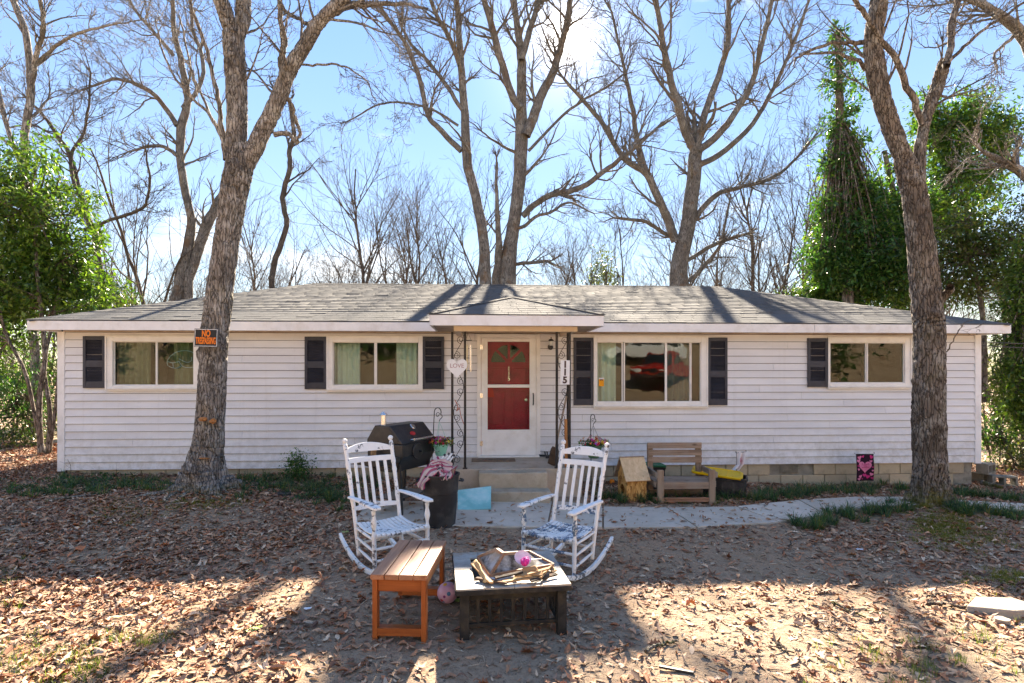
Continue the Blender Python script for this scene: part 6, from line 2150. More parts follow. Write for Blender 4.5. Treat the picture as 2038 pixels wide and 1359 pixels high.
s = b_.modifiers.new('thick', 'SOLIDIFY'); s.thickness = .004
b_.location = (0, 0, .006)
# a rusty orange stake and a black scraper beside it
stk0 = on_slab(1127, 930); stk1 = P(1126, 834, 8.80)
M['stake'] = wood('reddish stake', (.30, .11, .035), (.48, .22, .08), 'z', .7)
MB().bar((0, 0, 0), stk1 - stk0, .045, .022).build('wooden_stake', M['stake'], loc=stk0, label='reddish wooden stake upright against the right porch post', cat='stake', bevel=.002)
sk0 = on_slab(1109, 932)
MB().tube([(0, 0, 0), (-.02, .0, .12), (-.005, .0, .26), (.01, .03, .36)], .014, 8).build('rubber_hose_end', M['blackplastic'], loc=sk0, label='short black rubber hose standing by the shovel blade', cat='hose', smooth=True)
# cord tangled in the left post
cp = P(914, 800, 8.74)
M['cord'] = mk('faded orange cord', (.50, .20, .13), .6, .1, 9, 0)
pts = [P(905, 795, 8.72), P(911, 808, 8.70), P(909, 818, 8.72), P(914, 812, 8.71), P(917, 826, 8.72), P(921, 838, 8.73), P(925, 848, 8.74)]
MB().tube([tuple(Vector(q) - cp) for q in catmull(np.array([tuple(p) for p in pts]), 40)], .006, 6).build('extension_cord', M['cord'], loc=cp, label='faded orange cord wound through the left porch post', cat='cord', smooth=True)

# ---- teal board leaning on the steps
M['teal'] = mk('teal paint', (.19, .54, .54), .45, .2, 3, .1, 40, dirt=(.55, .74, .72), dirt_amt=.8)
A1, B1, C1, D1 = P(911, 1015, 7.62), P(977, 1012, 7.66), P(977.5, 967, 8.12), P(911, 975, 8.05)
org = (A1 + B1) / 2
nb = (B1 - A1).cross(D1 - A1).normalized()
mb = MB()
mb.add([p - org for p in (A1, B1, C1, D1)] + [p - org - nb * .018 for p in (A1, B1, C1, D1)], [(0, 1, 2, 3), (7, 6, 5, 4), (0, 4, 5, 1), (1, 5, 6, 2), (2, 6, 7, 3), (3, 7, 4, 0)])
mb.build('teal_board', M['teal'], loc=org, label='teal painted board propped against the bottom step', cat='board', bevel=.002)

# ---- small dog house
def m_osb():
    t = NT('strand board')
    v = t.coord('Object', (1, 1, 1))
    d = t.n('ShaderNodeMixRGB', {0: .06, 1: v, 2: t.n('ShaderNodeTexNoise', {'Vector': v, 'Scale': 9.0}).outputs['Color']}).outputs[0]
    a = t.n('ShaderNodeTexVoronoi', {'Vector': t.n('ShaderNodeMapping', {0: d, 'Rotation': (0, .6, .3), 'Scale': (60, 14, 18)}).outputs[0], 'Scale': 1.0})
    col = t.ramp(t.n('ShaderNodeSeparateColor', {0: a.outputs['Color']}).outputs[0], [(.0, (.25, .10, .025)), (.35, (.52, .27, .08)), (.7, (.66, .39, .14)), (1.0, (.42, .19, .05))])
    col = t.mix(t.ramp(t.noise(v, 6, 6), [(.6, 0.0), (.72, .8)]), col, (.10, .04, .012))
    t.bump(a.outputs['Distance'], .3, .004)
    return t.fin(col, .7, 0, .3)
M['osb'] = m_osb()
M['ply'] = wood('pale plywood', (.52, .34, .18), (.68, .49, .29), 'z', .7, None, .7, True)
M['greyply'] = wood('grey plywood', (.20, .15, .11), (.34, .27, .21), 'z', .75)
dg = on_ground(1258, 994)
dog = thing('dog_house', dg, 'little wooden dog house with round hole and plywood roof left of the wooden seat', 'dog house', R(13))
dw, dd, dh, dr = .315, .33, .40, .63                  # length along x, gable depth, wall height, ridge height
MB().span(-dw / 2, dw / 2, -dd / 2, -dd / 2 + .012, -.03, dh).build('side_wall', M['osb'], dog)
MB().span(-dw / 2, dw / 2, dd / 2 - .012, dd / 2, -.03, dh).build('side_wall', M['osb'], dog)
def gable(x0, x1, hole):
    n = 28
    outer = [(-dd / 2 + .0125, -.03), (dd / 2 - .0125, -.03), (dd / 2 - .0125, dh), (0, dr - .03), (-dd / 2 + .0125, dh)]
    if not hole:
        return sidep(outer, x0, x1, M['osb'], 'end_wall', dog)
    # outer boundary resampled to n points facing the hole centre
    hcz, hr = .17, .075
    ring_o = []
    def ray(a):
        d = (math.cos(a), math.sin(a)); best = 9
        for i in range(5):
            (y0, z0), (y1, z1) = outer[i], outer[(i + 1) % 5]
            ey, ez = y1 - y0, z1 - z0
            den = d[0] * ez - d[1] * ey
            if abs(den) < 1e-9: continue
            t_ = ((y0) * ez - (z0 - hcz) * ey) / den
            u_ = ((y0) * d[1] - (z0 - hcz) * d[0]) / den
            if t_ > 0 and -1e-6 <= u_ <= 1 + 1e-6: best = min(best, t_)
        return d[0] * best, hcz + d[1] * best
    angs = sorted([2 * PI * k / n for k in range(n)] + [math.atan2(z - hcz, y) % (2 * PI) for y, z in outer])
    m = len(angs)
    vs = []
    for x in (x0, x1):
        vs += [(x, *ray(a)) for a in angs] + [(x, hr * math.cos(a), hcz + hr * math.sin(a)) for a in angs]
    fs = []
    for i in range(m):
        j = (i + 1) % m
        fs += [(i, j, m + j, m + i), (2 * m + i, 3 * m + i, 3 * m + j, 2 * m + j), (m + i, m + j, 3 * m + j, 3 * m + i), (i, 2 * m + i, 2 * m + j, j)]
    return MB().add(vs, fs).build('end_wall', M['osb'], dog)
gable(-dw / 2, -dw / 2 + .012, True)
gable(dw / 2 - .012, dw / 2, False)
sl_ = Vector((0, dd / 2, dh - dr)).normalized()
for s, mt_ in ((-1, M['ply']), (1, M['greyply'])):
    a = Vector((0, 0, dr)); b = Vector((0, s * (dd / 2 + .06), dh - .085))
    nn = (b - a).cross(Vector((1, 0, 0))) * s; nn.normalize()
    if nn.z < 0: nn = -nn
    mb = MB()
    vs = []
    for x in (-dw / 2 - .045, dw / 2 + .03):
        vs += [Vector((x, a.y, a.z)), Vector((x, b.y, b.z)), Vector((x, b.y, b.z)) + nn * .014, Vector((x, a.y, a.z)) + nn * .014]
    mb.add(vs, [(0, 1, 2, 3), (7, 6, 5, 4), (0, 4, 5, 1), (1, 5, 6, 2), (2, 6, 7, 3), (3, 7, 4, 0)]).build('roof_panel', mt_, dog)
MB().span(-dw / 2 - .05, dw / 2 + .035, -.02, .02, dr + .008, dr + .022).build('ridge_cap', M['greyply'], dog, bevel=.003)

# ---- rough wooden garden seat
M['grey_x'] = wood('weathered board x', (.19, .12, .08), (.37, .26, .18), 'x', .8, (.31, .245, .19), 1.0, True)
M['grey_y'] = wood('weathered board y', (.17, .125, .095), (.33, .255, .20), 'y', .8, (.28, .24, .2))
M['grey_z'] = wood('weathered post z', (.18, .115, .075), (.35, .25, .17), 'z', .8, (.29, .22, .165))
sc_ = Vector((2.545, 8.80, 0)); sz_ = gz(2.5, 8.5) - .005
seat = thing('garden_bench', (sc_.x, sc_.y, sz_), 'weathered wooden garden seat with three-board back in front of the siding', 'bench', R(1))
sw = .425
for s in (-1, 1):
    xs0, xs1 = (s * sw - .045, s * sw + .045) if False else sorted((s * sw, s * (sw - .09)))
    MB().span(xs0, xs1, -.36, -.31, -.03, .50).build('leg', M['grey_z'], seat, bevel=.003)
    MB().bar((s * (sw - .045), .22, -.02), (s * (sw - .045), .27, .80), .085, .045).build('leg', M['grey_z'], seat, bevel=.003)
    MB().span(*sorted((s * (sw + .001), s * (sw + .032))), -.36, .28, .39, .47).build('arm', M['grey_y'], seat, bevel=.003)
    MB().span(*sorted((s * (sw + .001), s * (sw + .032))), -.30, .28, .24, .33).build('side_rail', M['grey_y'], seat, bevel=.003)
for k, z in enumerate((.565, .675, .785)):
    MB().bar((-sw, .212 + .03 * z, z), (sw, .212 + .03 * z, z), .028, .092, up=(0, .06, 1)).build('back_board', M['grey_x'], seat, bevel=.003)
for k in range(4):
    y = -.29 + k * .128
    MB().span(-sw + .001, sw - .001, y - .06, y + .06, .295, .322).build('seat_board', M['grey_x'], seat, bevel=.003)
MB().span(-sw + .091, sw - .091, -.352, -.318, .225, .294).build('seat_apron', M['grey_x'], seat, bevel=.003)
M['cedar'] = wood('reddish rail', (.24, .11, .06), (.40, .22, .14), 'x', .75)
MB().span(-sw - .06, sw - .091, -.345, -.30, .03, .095).build('foot_rail', M['cedar'], seat, bevel=.003)
MB().span(-sw + .01, sw + .0, .16, .20, .03, .11).build('foot_rail', M['grey_x'], seat, bevel=.003)

# ---- storage totes
M['yellow'] = mk('yellow plastic lid', (.72, .44, .008), .45, .1, 5, .08, 40, dirt=(.4, .25, .03), dirt_amt=.4)
M['greenlid'] = mk('green plastic lid', (.02, .17, .085), .5, .15, 5, .08, 40)
def tote(loc, rz, L, Wd, Hh, label, name='storage_tote'):
    root = thing(name, loc, label, 'storage tote', rz)
    vs, fs = [], []
    rows = [(.86, -.01), (.88, .0), (.97, Hh - .05), (1.0, Hh - .045), (1.03, Hh - .03), (1.03, Hh), (.97, Hh), (.93, Hh - .06), (.84, .02)]
    n = 32
    def ring(f, z):
        out = []
        for k in range(n):
            a = 2 * PI * k / n
            c, s = math.cos(a), math.sin(a)
            m_ = (abs(c) ** 8 + abs(s) ** 8) ** (1 / 8)
            out.append((L / 2 * f * c / m_, Wd / 2 * f * s / m_, z))
        return out
    for f, z in rows:
        vs += ring(f, z)
    for i in range(len(rows) - 1):
        for k in range(n):
            fs.append((i * n + k, i * n + (k + 1) % n, (i + 1) * n + (k + 1) % n, (i + 1) * n + k))
    fs += [tuple(range(n))[::-1], tuple((len(rows) - 1) * n + k for k in range(n))]
    MB().add(vs, fs).build('tub', M['blackplastic'], root, smooth=True)
    for s in (-1, 1):
        for k in range(3):
            x = (k - 1) * L * .22
            MB().span(x - .012, x + .012, s * Wd * .475 - .006, s * Wd * .475 + .006, .04, Hh - .07).build('rib', M['blackplastic'], root, bevel=.003)
    for s in (-1, 1):
        for k in range(3):
            y = (k - 1) * Wd * .24
            MB().span(s * L * .475 - .006, s * L * .475 + .006, y - .012, y + .012, .04, Hh - .07).build('rib', M['blackplastic'], root, bevel=.003)
    return root, ring
def tote_lid(L, Wd, mat, name, label, loc, rot):
    vs, fs = [], []
    n = 32
    rows = [(1.05, -.012), (1.05, .012), (.98, .022), (.93, .022), (.90, .010), (.6, .010), (.02, .011)]
    for f, z in rows:
        for k in range(n):
            a = 2 * PI * k / n
            c, s = math.cos(a), math.sin(a)
            m_ = (abs(c) ** 8 + abs(s) ** 8) ** (1 / 8)
            vs.append((L / 2 * f * c / m_, Wd / 2 * f * s / m_, z))
    for i in range(len(rows) - 1):
        for k in range(n):
            fs.append((i * n + k, i * n + (k + 1) % n, (i + 1) * n + (k + 1) % n, (i + 1) * n + k))
    fs.append(tuple((len(rows) - 1) * n + k for k in range(n)))
    root = thing(name, loc, label, 'lid')
    root.rotation_euler = rot
    o = MB().add(vs, fs).build('panel', mat, root, smooth=True)
    s = o.modifiers.new('thick', 'SOLIDIFY'); s.thickness = .003
    for k in range(6):
        x = (k - 2.5) * L * .13
        MB().span(x - .01, x + .01, -Wd * .36, Wd * .36, .009, .017).build('rib', mat, root, bevel=.003)
    return root
tp_ = on_ground(1447, 992)
tl_ = Vector((tp_.x + .02, tp_.y + .26, 0)); tz_ = gz(tl_.x, tl_.y)
tote((tl_.x, tl_.y, tz_), R(-20), .72, .44, .30, 'black storage tote with ribbed sides right of the wooden seat')
tote_lid(.72, .44, M['yellow'], 'tote_lid', 'yellow plastic lid set askew on the black tote', (tl_.x - .07, tl_.y + .02, tz_ + .345), (R(5), R(5), R(-23)))
tg = Vector((P(1288, 940, 9.45).x, 9.45, 0)); tgz = gz(tg.x, tg.y)
tote((tg.x + .06, tg.y, tgz), R(4), .42, .32, .38, 'dark tote half hidden between dog house and wooden seat')
tote_lid(.42, .32, M['greenlid'], 'tote_lid', 'dark green plastic lid behind the left arm of the wooden seat', (tg.x + .06, tg.y, tgz + .395), (0, R(3), R(4)))

# ---- garden flags
def m_flag(kind):
    t = NT('flag ' + kind)
    u = t.attr()
    col = (.03, .008, .02) if kind == 'hearts' else (.78, .72, .70)
    if kind != 'hearts':
        v = t.coord('Object')
        n = t.noise(v, 16, 6, .65)
        s = t.n('ShaderNodeSeparateColor', {0: u})
        d = t.n('ShaderNodeVectorMath', {0: u, 1: (.55, .62, 0)}, operation='DISTANCE').outputs['Value']
        msk = t.ramp(t.math('ADD', d, t.math('MULTIPLY', n, .35)), [(.28, 1.0), (.46, 0.0)])
        col = t.mix(msk, col, t.mix(n, (.35, .01, .06), (.75, .12, .25)))
    return t.fin(col, .8, 0, .2)
M['flag_h'] = m_flag('hearts'); M['flag_w'] = m_flag('bloom')
HP = [mk('pink heart print %d' % i, c, .8, .1, 20, 0) for i, c in enumerate(((.72, .20, .34), (.62, .03, .18), (.78, .36, .46), (.40, .02, .12)))]
fp = hw(H(1721.5, 930, -.35)[0], -.35, 0); fz_ = gz(fp.x, fp.y)
flag = thing('garden_flag', (fp.x, fp.y, fz_), 'black garden flag covered in pink hearts against the block foundation', 'flag', YAW)
z1f = H(1721, 904, -.35)[1] - fz_; z0f = H(1721, 957, -.35)[1] - fz_; wf = .155
MB().tube([(.10, .012, -.08), (.10, .012, .05), (.10, .012, z0f - .01)], .004, 6).build('stake', M['iron'], flag)
MB().tube([(-wf - .02, .005, z1f + .025), (-wf - .028, .005, z1f + .012), (-wf - .01, .005, z1f + .004), (wf + .005, .005, z1f + .004), (wf + .02, .005, z1f + .014), (wf + .015, .005, z1f + .032), (wf, .005, z1f + .03)], .004, 6).build('crossbar', M['iron'], flag, smooth=True)
def wavy(x, z):
    return .010 * math.sin(x * 18 + z * 5) + .006 * math.sin(z * 14)
V, F, Cc = [], [], []
for i in range(17):
    for j in range(21):
        x = -wf + 2 * wf * i / 16; z = z0f + (z1f - z0f) * j / 20
        V.append((x, wavy(x, z), z)); Cc.append((i / 16, j / 20, 0))
for i in range(16):
    for j in range(20):
        k = i * 21 + j; F.append((k, k + 21, k + 22, k + 1))
o = link('cloth', fast_mesh('cloth', np.array(V), np.array(F), M['flag_h'], np.array(Cc), smooth=True), flag)
o.modifiers.new('thick', 'SOLIDIFY').thickness = .002
def flag_heart(cx, cz, s, mat, rot=0.0, lift=.004):
    vs = []
    for k in range(32):
        a = 2 * PI * k / 32
        x = 16 * math.sin(a) ** 3 / 32 * s; z = (13 * math.cos(a) - 5 * math.cos(2 * a) - 2 * math.cos(3 * a) - math.cos(4 * a)) / 32 * s
        x, z = x * math.cos(rot) - z * math.sin(rot) + cx, x * math.sin(rot) + z * math.cos(rot) + cz
        x = max(-wf, min(wf, x)); z = max(z0f, min(z1f, z))
        vs.append((x, wavy(x, z) - lift, z))
    c = (cx, wavy(cx, cz) - lift, cz)
    MB().add([c] + vs, [(0, 1 + k, 1 + (k + 1) % 32) for k in range(32)]).build('heart_print', mat, flag)
zm = (z0f + z1f) / 2
flag_heart(0, zm + .02, .225, HP[0], 0, .004)
rh = random.Random(8)
for (x, z, s, m_, r_) in ((-.09, .17, .075, 0, .3), (.11, .185, .075, 1, -.4), (-.11, .115, .075, 0, .2), (.10, .11, .055, 0, .1), (-.12, .03, .05, 3, .2), (-.12, -.03, .05, 0, -.2), (-.085, -.15, .065, 0, .3), (-.01, -.13, .075, 1, .1), (.05, -.155, .085, 1, -.2), (.11, -.115, .07, 0, -.3), (.13, -.18, .06, 3, .1), (-.11, -.195, .06, 0, .2), (.13, .01, .04, 3, 0), (.13, -.05, .04, 0, 0), (-.03, .19, .05, 1, .5), (-.05, -.19, .035, 3, 0)):
    flag_heart(x, zm + z, s * .95, HP[m_], r_, .005 + .0004 * rh.random())
for txt, z, sz, mt_ in (('Love', .055, .062, HP[3]), ('one', .022, .04, HP[1]), ('another', -.008, .042, HP[3])):
    o = text_obj('lettering', txt, sz, mt_, flag, .0005); o.location = (0, -.020, zm + .015 + z * .9)
# the white flag, blown slack round its pole
fw = hw(H(1466, 920, -.55)[0], -.55, 0); fwz = gz(fw.x, fw.y)
fl2 = thing('garden_flag', (fw.x, fw.y, fwz), 'white garden flag with red bloom drooping behind the yellow lid', 'flag', YAW)
zt = H(1466, 900, -.55)[1] - fwz
MB().tube([(0, 0, -.08), (0, 0, .4), (0, 0, zt), (-.012, 0, zt + .02), (-.02, 0, zt), (-.008, 0, zt - .012)], .004, 6).build('pole', M['iron'], fl2, smooth=True)
MB().tube([(0, .01, zt - .015), (.09, .0, zt + .0), (.16, .0, zt + .005), (.165, 0, zt + .025), (.15, 0, zt + .03)], .004, 6).build('crossbar', M['iron'], fl2, smooth=True)
V, F, Cc = [], [], []
for i in range(15):
    for j in range(21):
        f, h = i / 14, j / 20
        top = Vector((.005 + .14 * f, .0, zt - .005 + .012 * f))
        bot = Vector((-.17 + .155 * f, -.05 * math.sin(f * 6), zt - .37 - .03 * f))
        mid = Vector((.01 + .10 * f, -.03 * math.sin(f * 7), zt - .20))
        q = top.lerp(mid, min(1, h * 2)) if h < .5 else mid.lerp(bot, (h - .5) * 2)
        V.append((q.x, q.y + .02 * math.sin(f * 10 + h * 4), q.z)); Cc.append((f, 1 - h, 0))
for i in range(14):
    for j in range(20):
        k = i * 21 + j; F.append((k, k + 21, k + 22, k + 1))
o = link('cloth', fast_mesh('cloth', np.array(V), np.array(F), M['flag_w'], np.array(Cc), smooth=True), fl2)
o.modifiers.new('thick', 'SOLIDIFY').thickness = .002

# ---- small things about the beds
M['fruit'] = mk('orange plastic ball', (.85, .22, .01), .4, .1, 6, .1, 40)
ob = on_ground(1218, 963)
MB().lathe([(max(.0006, .045 * math.sin(PI * k / 14)), -.045 * math.cos(PI * k / 14)) for k in range(15)], 22, cap=False).build('toy_ball', M['fruit'], smooth='all', loc=(ob.x, ob.y, ob.z + .040), label='small orange ball on the leaves beside the dog house', cat='ball')
# hollow concrete blocks at the right corner
M['cinder'] = mk('old hollow block', (.26, .24, .20), .95, .2, 7, .8, 90, dirt=(.06, .07, .03), dirt_amt=.8)
def cinder(loc, rz, label, tilt=0.0):
    root = thing('hollow_block', loc, label, 'concrete block', rz, 'hollow blocks at the right house corner')
    root.rotation_euler = (tilt, 0, rz)
    mb = MB()
    L, Wd, Hh = .39, .19, .19
    for x in (-L / 2 + .016, 0, L / 2 - .016):
        mb.span(x - .016, x + .016, -Wd / 2, Wd / 2, 0, Hh)
    for z in (.016, Hh - .016):
        for xa, xb in ((-L / 2 + .032, -.016), (.016, L / 2 - .032)):
            mb.span(xa, xb, -Wd / 2, Wd / 2, z - .016, z + .016)
    mb.build('shell', M['cinder'], root, bevel=.003)
b1 = P(1962, 940, 10.75); b2 = P(1995, 962, 10.55); b3 = P(1958, 962, 10.9)
cinder((b3.x, b3.y, gz(b3.x, b3.y)), R(20), 'lower hollow concrete block beside the right house corner')
cinder((b1.x, b1.y, gz(b1.x, b1.y) + .192), R(35), 'upper hollow concrete block stacked at the right house corner')
cinder((b2.x, b2.y, gz(b2.x, b2.y)), R(-15), 'rightmost hollow concrete block lying apart from the stack')
# wires running off to the right from the eave
for k, (za, zb) in enumerate(((2.40, 2.42), (2.33, 2.30))):
    a = hw(XR + .02, .05, za); b = a + Vector((9, 1.5, zb - za))
    pts = [a.lerp(b, f) - Vector((0, 0, .35 * f * (1 - f))) for f in np.linspace(0, 1, 14)]
    MB().tube([p - a for p in pts], .009, 6).build('service_wire', M['blackplastic'], loc=a, smooth=True, label=('upper' if k == 0 else 'lower') + ' black service wire running right from the house corner', cat='wire')
# orange sticker and outlined helmet sign in the windows, red pennant in the door
st = hw(H(1197, 760, -.016)[0], -.010, H(1197, 760)[1])
M['sticker'] = mk('orange sticker', (.85, .33, .01), .6, .05, 5, 0)
so = MB().span(-.045, .045, -.0010, .0005, -.075, .075).build('window_sticker', M['sticker'], loc=st, label='orange sticker with dark animal shape in the wide window', cat='sticker')
so.rotation_euler = (0, 0, YAW)
mb = MB(); mb.add([(x, -.002, z + .02) for x, z in ((-.026, .03), (-.014, .026), (.022, .024), (.03, .034), (.026, .014), (.020, -.004), (.012, -.004), (.012, .008), (-.012, .008), (-.014, -.004), (-.021, -.004), (-.022, .016))], [tuple(range(12))])
mb.build('animal_shape', M['signblack'], so)
mb = MB().span(-.045, .045, -.002, -.0011, .048, .074); mb.build('upper_band', M['signwhite'], so)
hm = hw(H(365, 716, .05)[0], .06, H(365, 716, .05)[1])
hs_ = thing('helmet_sign', hm, 'pale blue outlined helmet sign inside the leftmost window', 'sign', YAW)
M['neon'] = mk('pale blue tubing', (.34, .50, .60), .3, .05, 5, 0)
mb = MB()
arc = [(-.26, -.10), (-.27, -.03), (-.22, .06), (-.12, .13), (0, .155), (.12, .14), (.21, .07), (.24, -.02), (.20, -.11), (.06, -.13), (-.03, -.10), (-.08, -.02)]
mb.tube([(x, 0, z) for x, z in catmull(np.array(arc), 60)], .005, 6)
mb.build('shell_outline', M['neon'], hs_, smooth=True)
mb = MB()
for seq in ([(-.25, -.10), (-.20, -.13), (-.12, -.14), (-.05, -.11)], [(-.26, -.03), (-.18, -.05), (-.08, -.03)], [(-.18, -.05), (-.17, -.13)], [(-.08, .02), (.04, -.04), (.12, -.02), (.13, .05)]):
    mb.tube([(x, 0, z) for x, z in catmull(np.array(seq), 12)], .005, 6)
mb.build('face_guard', M['neon'], hs_, smooth=True)
rp = hw(dpx(977, 780)[0], -.022, dpx(977, 780)[1])
M['redtag'] = mk('bright red plastic', (.75, .02, .012), .5, .05, 5, 0)
mb = MB(); mb.add([(-.05, 0, .07), (.03, 0, .075), (.065, 0, -.09), (-.06, 0, -.085), (-.05, .003, .07), (.03, .003, .075), (.065, .003, -.09), (-.06, .003, -.085)], [(0, 1, 2, 3), (7, 6, 5, 4), (0, 4, 5, 1), (1, 5, 6, 2), (2, 6, 7, 3), (3, 7, 4, 0)])
o = mb.build('red_tag', M['redtag'], loc=rp, label='bright red tag behind the lower glass of the storm door', cat='tag'); o.rotation_euler = (0, 0, YAW)
# ------------------------------------------------------------------ leaf litter and ground cover
rng = np.random.default_rng(2024)
poly = np.array(PATH_POLY)
def in_path(x, y):
    inside = np.zeros(len(x), bool)
    j = len(poly) - 1
    for i in range(len(poly)):
        xi, yi = poly[i]; xj, yj = poly[j]
        c = ((yi > y) != (yj > y)) & (x < (xj - xi) * (y - yi) / (yj - yi + 1e-12) + xi)
        inside ^= c
        j = i
    return inside
def litter_density(x, y):
    """relative leaf cover, 0..1"""
    left = smooth01((-x - .6) / 2.2)
    d = .26 + .74 * left
    d = np.maximum(d, .85 * smooth01((y - 7.9) / .8))                       # drifts against the house
    d = np.maximum(d, .55 * smooth01((x - 2.4) / 2.0) * smooth01((7.6 - y) / .5))
    d = np.maximum(d, .5 * smooth01((1.6 - np.abs(y - 6.1)) / 1.0) * smooth01((1.0 - np.abs(x - .2)) / 1.6))
    bare = np.exp(-((x + 3.6) ** 2 / 3.0 + (y - 7.0) ** 2 / .35)) + np.exp(-((x - 1.9) ** 2 / 1.6 + (y - 6.0) ** 2 / .5)) + .8 * np.exp(-((x + 1.6) ** 2 / .8 + (y - 4.6) ** 2 / .6))
    d = d * (1 - .75 * np.clip(bare, 0, 1))
    n = np.sin(1.9 * x + 1.3 * np.sin(1.1 * y)) * np.sin(2.3 * y + 1.7 * np.sin(.9 * x)) + .6 * np.sin(4.7 * x - 2.0 * y) * np.sin(3.9 * y + x)
    return np.clip(d * (.78 + .38 * n), .03, 1)
def scatter(n, y0=2.5, y1=13.0, dens=True, umax=1.08):
    X, Y_ = [], []
    tot = 0
    while tot < n:
        y = rng.uniform(y0, y1, 40000)
        x = rng.uniform(-14, 14, 40000)
        k = (np.abs(x) < umax * .92 * y + .3)
        c, s = CA, SA
        lx = x * CA + (y - 10) * SA; ly = -x * SA + (y - 10) * CA
        k &= ~((lx > XL) & (lx < XR) & (ly > .0)) & ~((np.abs(lx) < 1.05) & (ly > -1.9))
        if dens:
            p = litter_density(x, y)
            p = np.where(in_path(x, y), .04, p)
            k &= rng.random(len(x)) < p
        X.append(x[k]); Y_.append(y[k]); tot += k.sum()
    return np.concatenate(X)[:n], np.concatenate(Y_)[:n]
LEAFC = np.array([(.36, .175, .095), (.42, .235, .135), (.26, .120, .066), (.46, .29, .18), (.18, .090, .058), (.54, .39, .27), (.40, .155, .075), (.30, .175, .115), (.44, .25, .15), (.33, .14, .07)])
def leaf_litter(n, size, lobes, seed):
    r = np.random.default_rng(seed)
    x, y = scatter(n)
    # outline from stem to tip: plain pointed leaf, or one with oak lobes
    if lobes:
        half = [(-.5, .02), (-.30, .07), (-.22, .20), (-.10, .10), (.02, .25), (.14, .11), (.26, .17), (.40, .06)]
    else:
        half = [(-.5, .01), (-.34, .11), (-.12, .19), (.12, .17), (.34, .08)]
    out = half + [(.5, 0.0)] + [(q, -w) for q, w in half[::-1]]
    m = len(out)
    rx = np.array([q for q, w in out]); ry = np.array([w for q, w in out])
    L = size * r.uniform(.55, 1.35, n)
    W_ = r.uniform(.7, 1.25, n)
    th = r.uniform(0, 2 * PI, n)
    curl = r.normal(.1, .7, n); cross = r.normal(.3, .7, n)
    px = rx[None] * L[:, None]; py = ry[None] * (L * W_)[:, None]
    pz = curl[:, None] * (rx[None] ** 2) * L[:, None] * .9 + cross[:, None] * np.abs(ry[None]) * (L * W_)[:, None] * .8
    # centre vertex first
    lx = np.concatenate([np.zeros((n, 1)), px], 1); ly = np.concatenate([np.zeros((n, 1)), py], 1); lz = np.concatenate([np.zeros((n, 1)), pz], 1)
    ti, tj = r.normal(0, .16, n)[:, None], r.normal(0, .16, n)[:, None]
    lz = lz + lx * ti + ly * tj
    lz = lz - lz.min(1, keepdims=True) * .85
    wx = x[:, None] + lx * np.cos(th)[:, None] - ly * np.sin(th)[:, None]
    wy = y[:, None] + lx * np.sin(th)[:, None] + ly * np.cos(th)[:, None]
    base = ground_z(x, y) + np.where(in_path(x, y), .032, .004) + r.random(n) ** 2 * .016 * litter_density(x, y)
    V = np.stack([wx, wy, base[:, None] + lz], -1).reshape(-1, 3)
    k = np.arange(m)
    F = np.stack([np.zeros(m, int), 1 + k, 1 + (k + 1) % m], -1)
    F = (F[None] + (np.arange(n) * (m + 1))[:, None, None]).reshape(-1, 3)
    c = LEAFC[r.integers(0, len(LEAFC), n)] * r.uniform(.75, 1.4, (n, 1))
    return V, F, np.repeat(c, m + 1, 0)
def m_dryleaf():
    t = NT('dry fallen leaf')
    col = t.attr()
    v = t.coord('World')
    col = t.mix(t.ramp(t.noise(v, 90, 4), [(.4, 0.0), (.7, .5)]), col, t.mix(1.0, col, (.55, .5, .45), 'MULTIPLY'))
    return t.fin(col, .72, 0, .3)
M['dry'] = m_dryleaf()
parts = [leaf_litter(30000, .075, 0, 1), leaf_litter(22000, .085, 5, 2), leaf_litter(26000, .046, 0, 3)]
V, F, Cc, b = [], [], [], 0
for v, f, c in parts:
    V.append(v); F.append(f + b); Cc.append(c); b += len(v)
link('fallen_leaves', fast_mesh('fallen_leaves', np.vstack(V), np.vstack(F), M['dry'], np.vstack(Cc)), label='brown fallen leaves covering the yard', cat='leaves', kind='stuff')
# bits of twig and straw
n = 15000
x, y = scatter(n, dens=False)
keep = ~in_path(x, y) | (rng.random(n) < .05)
x, y = x[keep], y[keep]; n = len(x)
th = rng.uniform(0, PI, n); L = rng.uniform(.012, .07, n) * np.where(rng.random(n) < .05, 2.6, 1); r_ = rng.uniform(.0010, .0028, n)
dx_, dy_ = np.cos(th) * L / 2, np.sin(th) * L / 2
nx_, ny_ = -np.sin(th) * r_, np.cos(th) * r_
gb = ground_z(x, y) + np.where(in_path(x, y), .032, .004)
zz = rng.uniform(0, .012, n)
V = np.stack([np.stack([x - dx_ - nx_, y - dy_ - ny_, gb], -1), np.stack([x - dx_ + nx_, y - dy_ + ny_, gb], -1), np.stack([x - dx_, y - dy_, gb + 2.4 * r_], -1),
              np.stack([x + dx_ - nx_, y + dy_ - ny_, gb + zz], -1), np.stack([x + dx_ + nx_, y + dy_ + ny_, gb + zz], -1), np.stack([x + dx_, y + dy_, gb + zz + 2.4 * r_], -1)], 1)
F = np.array([[0, 2, 5, 3], [1, 4, 5, 2], [0, 3, 4, 1]])[None] + (np.arange(n) * 6)[:, None, None]
TW = np.array([(.24, .16, .11), (.40, .31, .23), (.13, .09, .065), (.52, .43, .33)])
c = TW[rng.integers(0, 4, n)] * rng.uniform(.7, 1.2, (n, 1))
link('twig_litter', fast_mesh('twig_litter', V.reshape(-1, 3), F.reshape(-1, 4), M['dry'], np.repeat(c, 6, 0)), label='broken twigs and straw scattered over the soil', cat='twigs', kind='stuff')
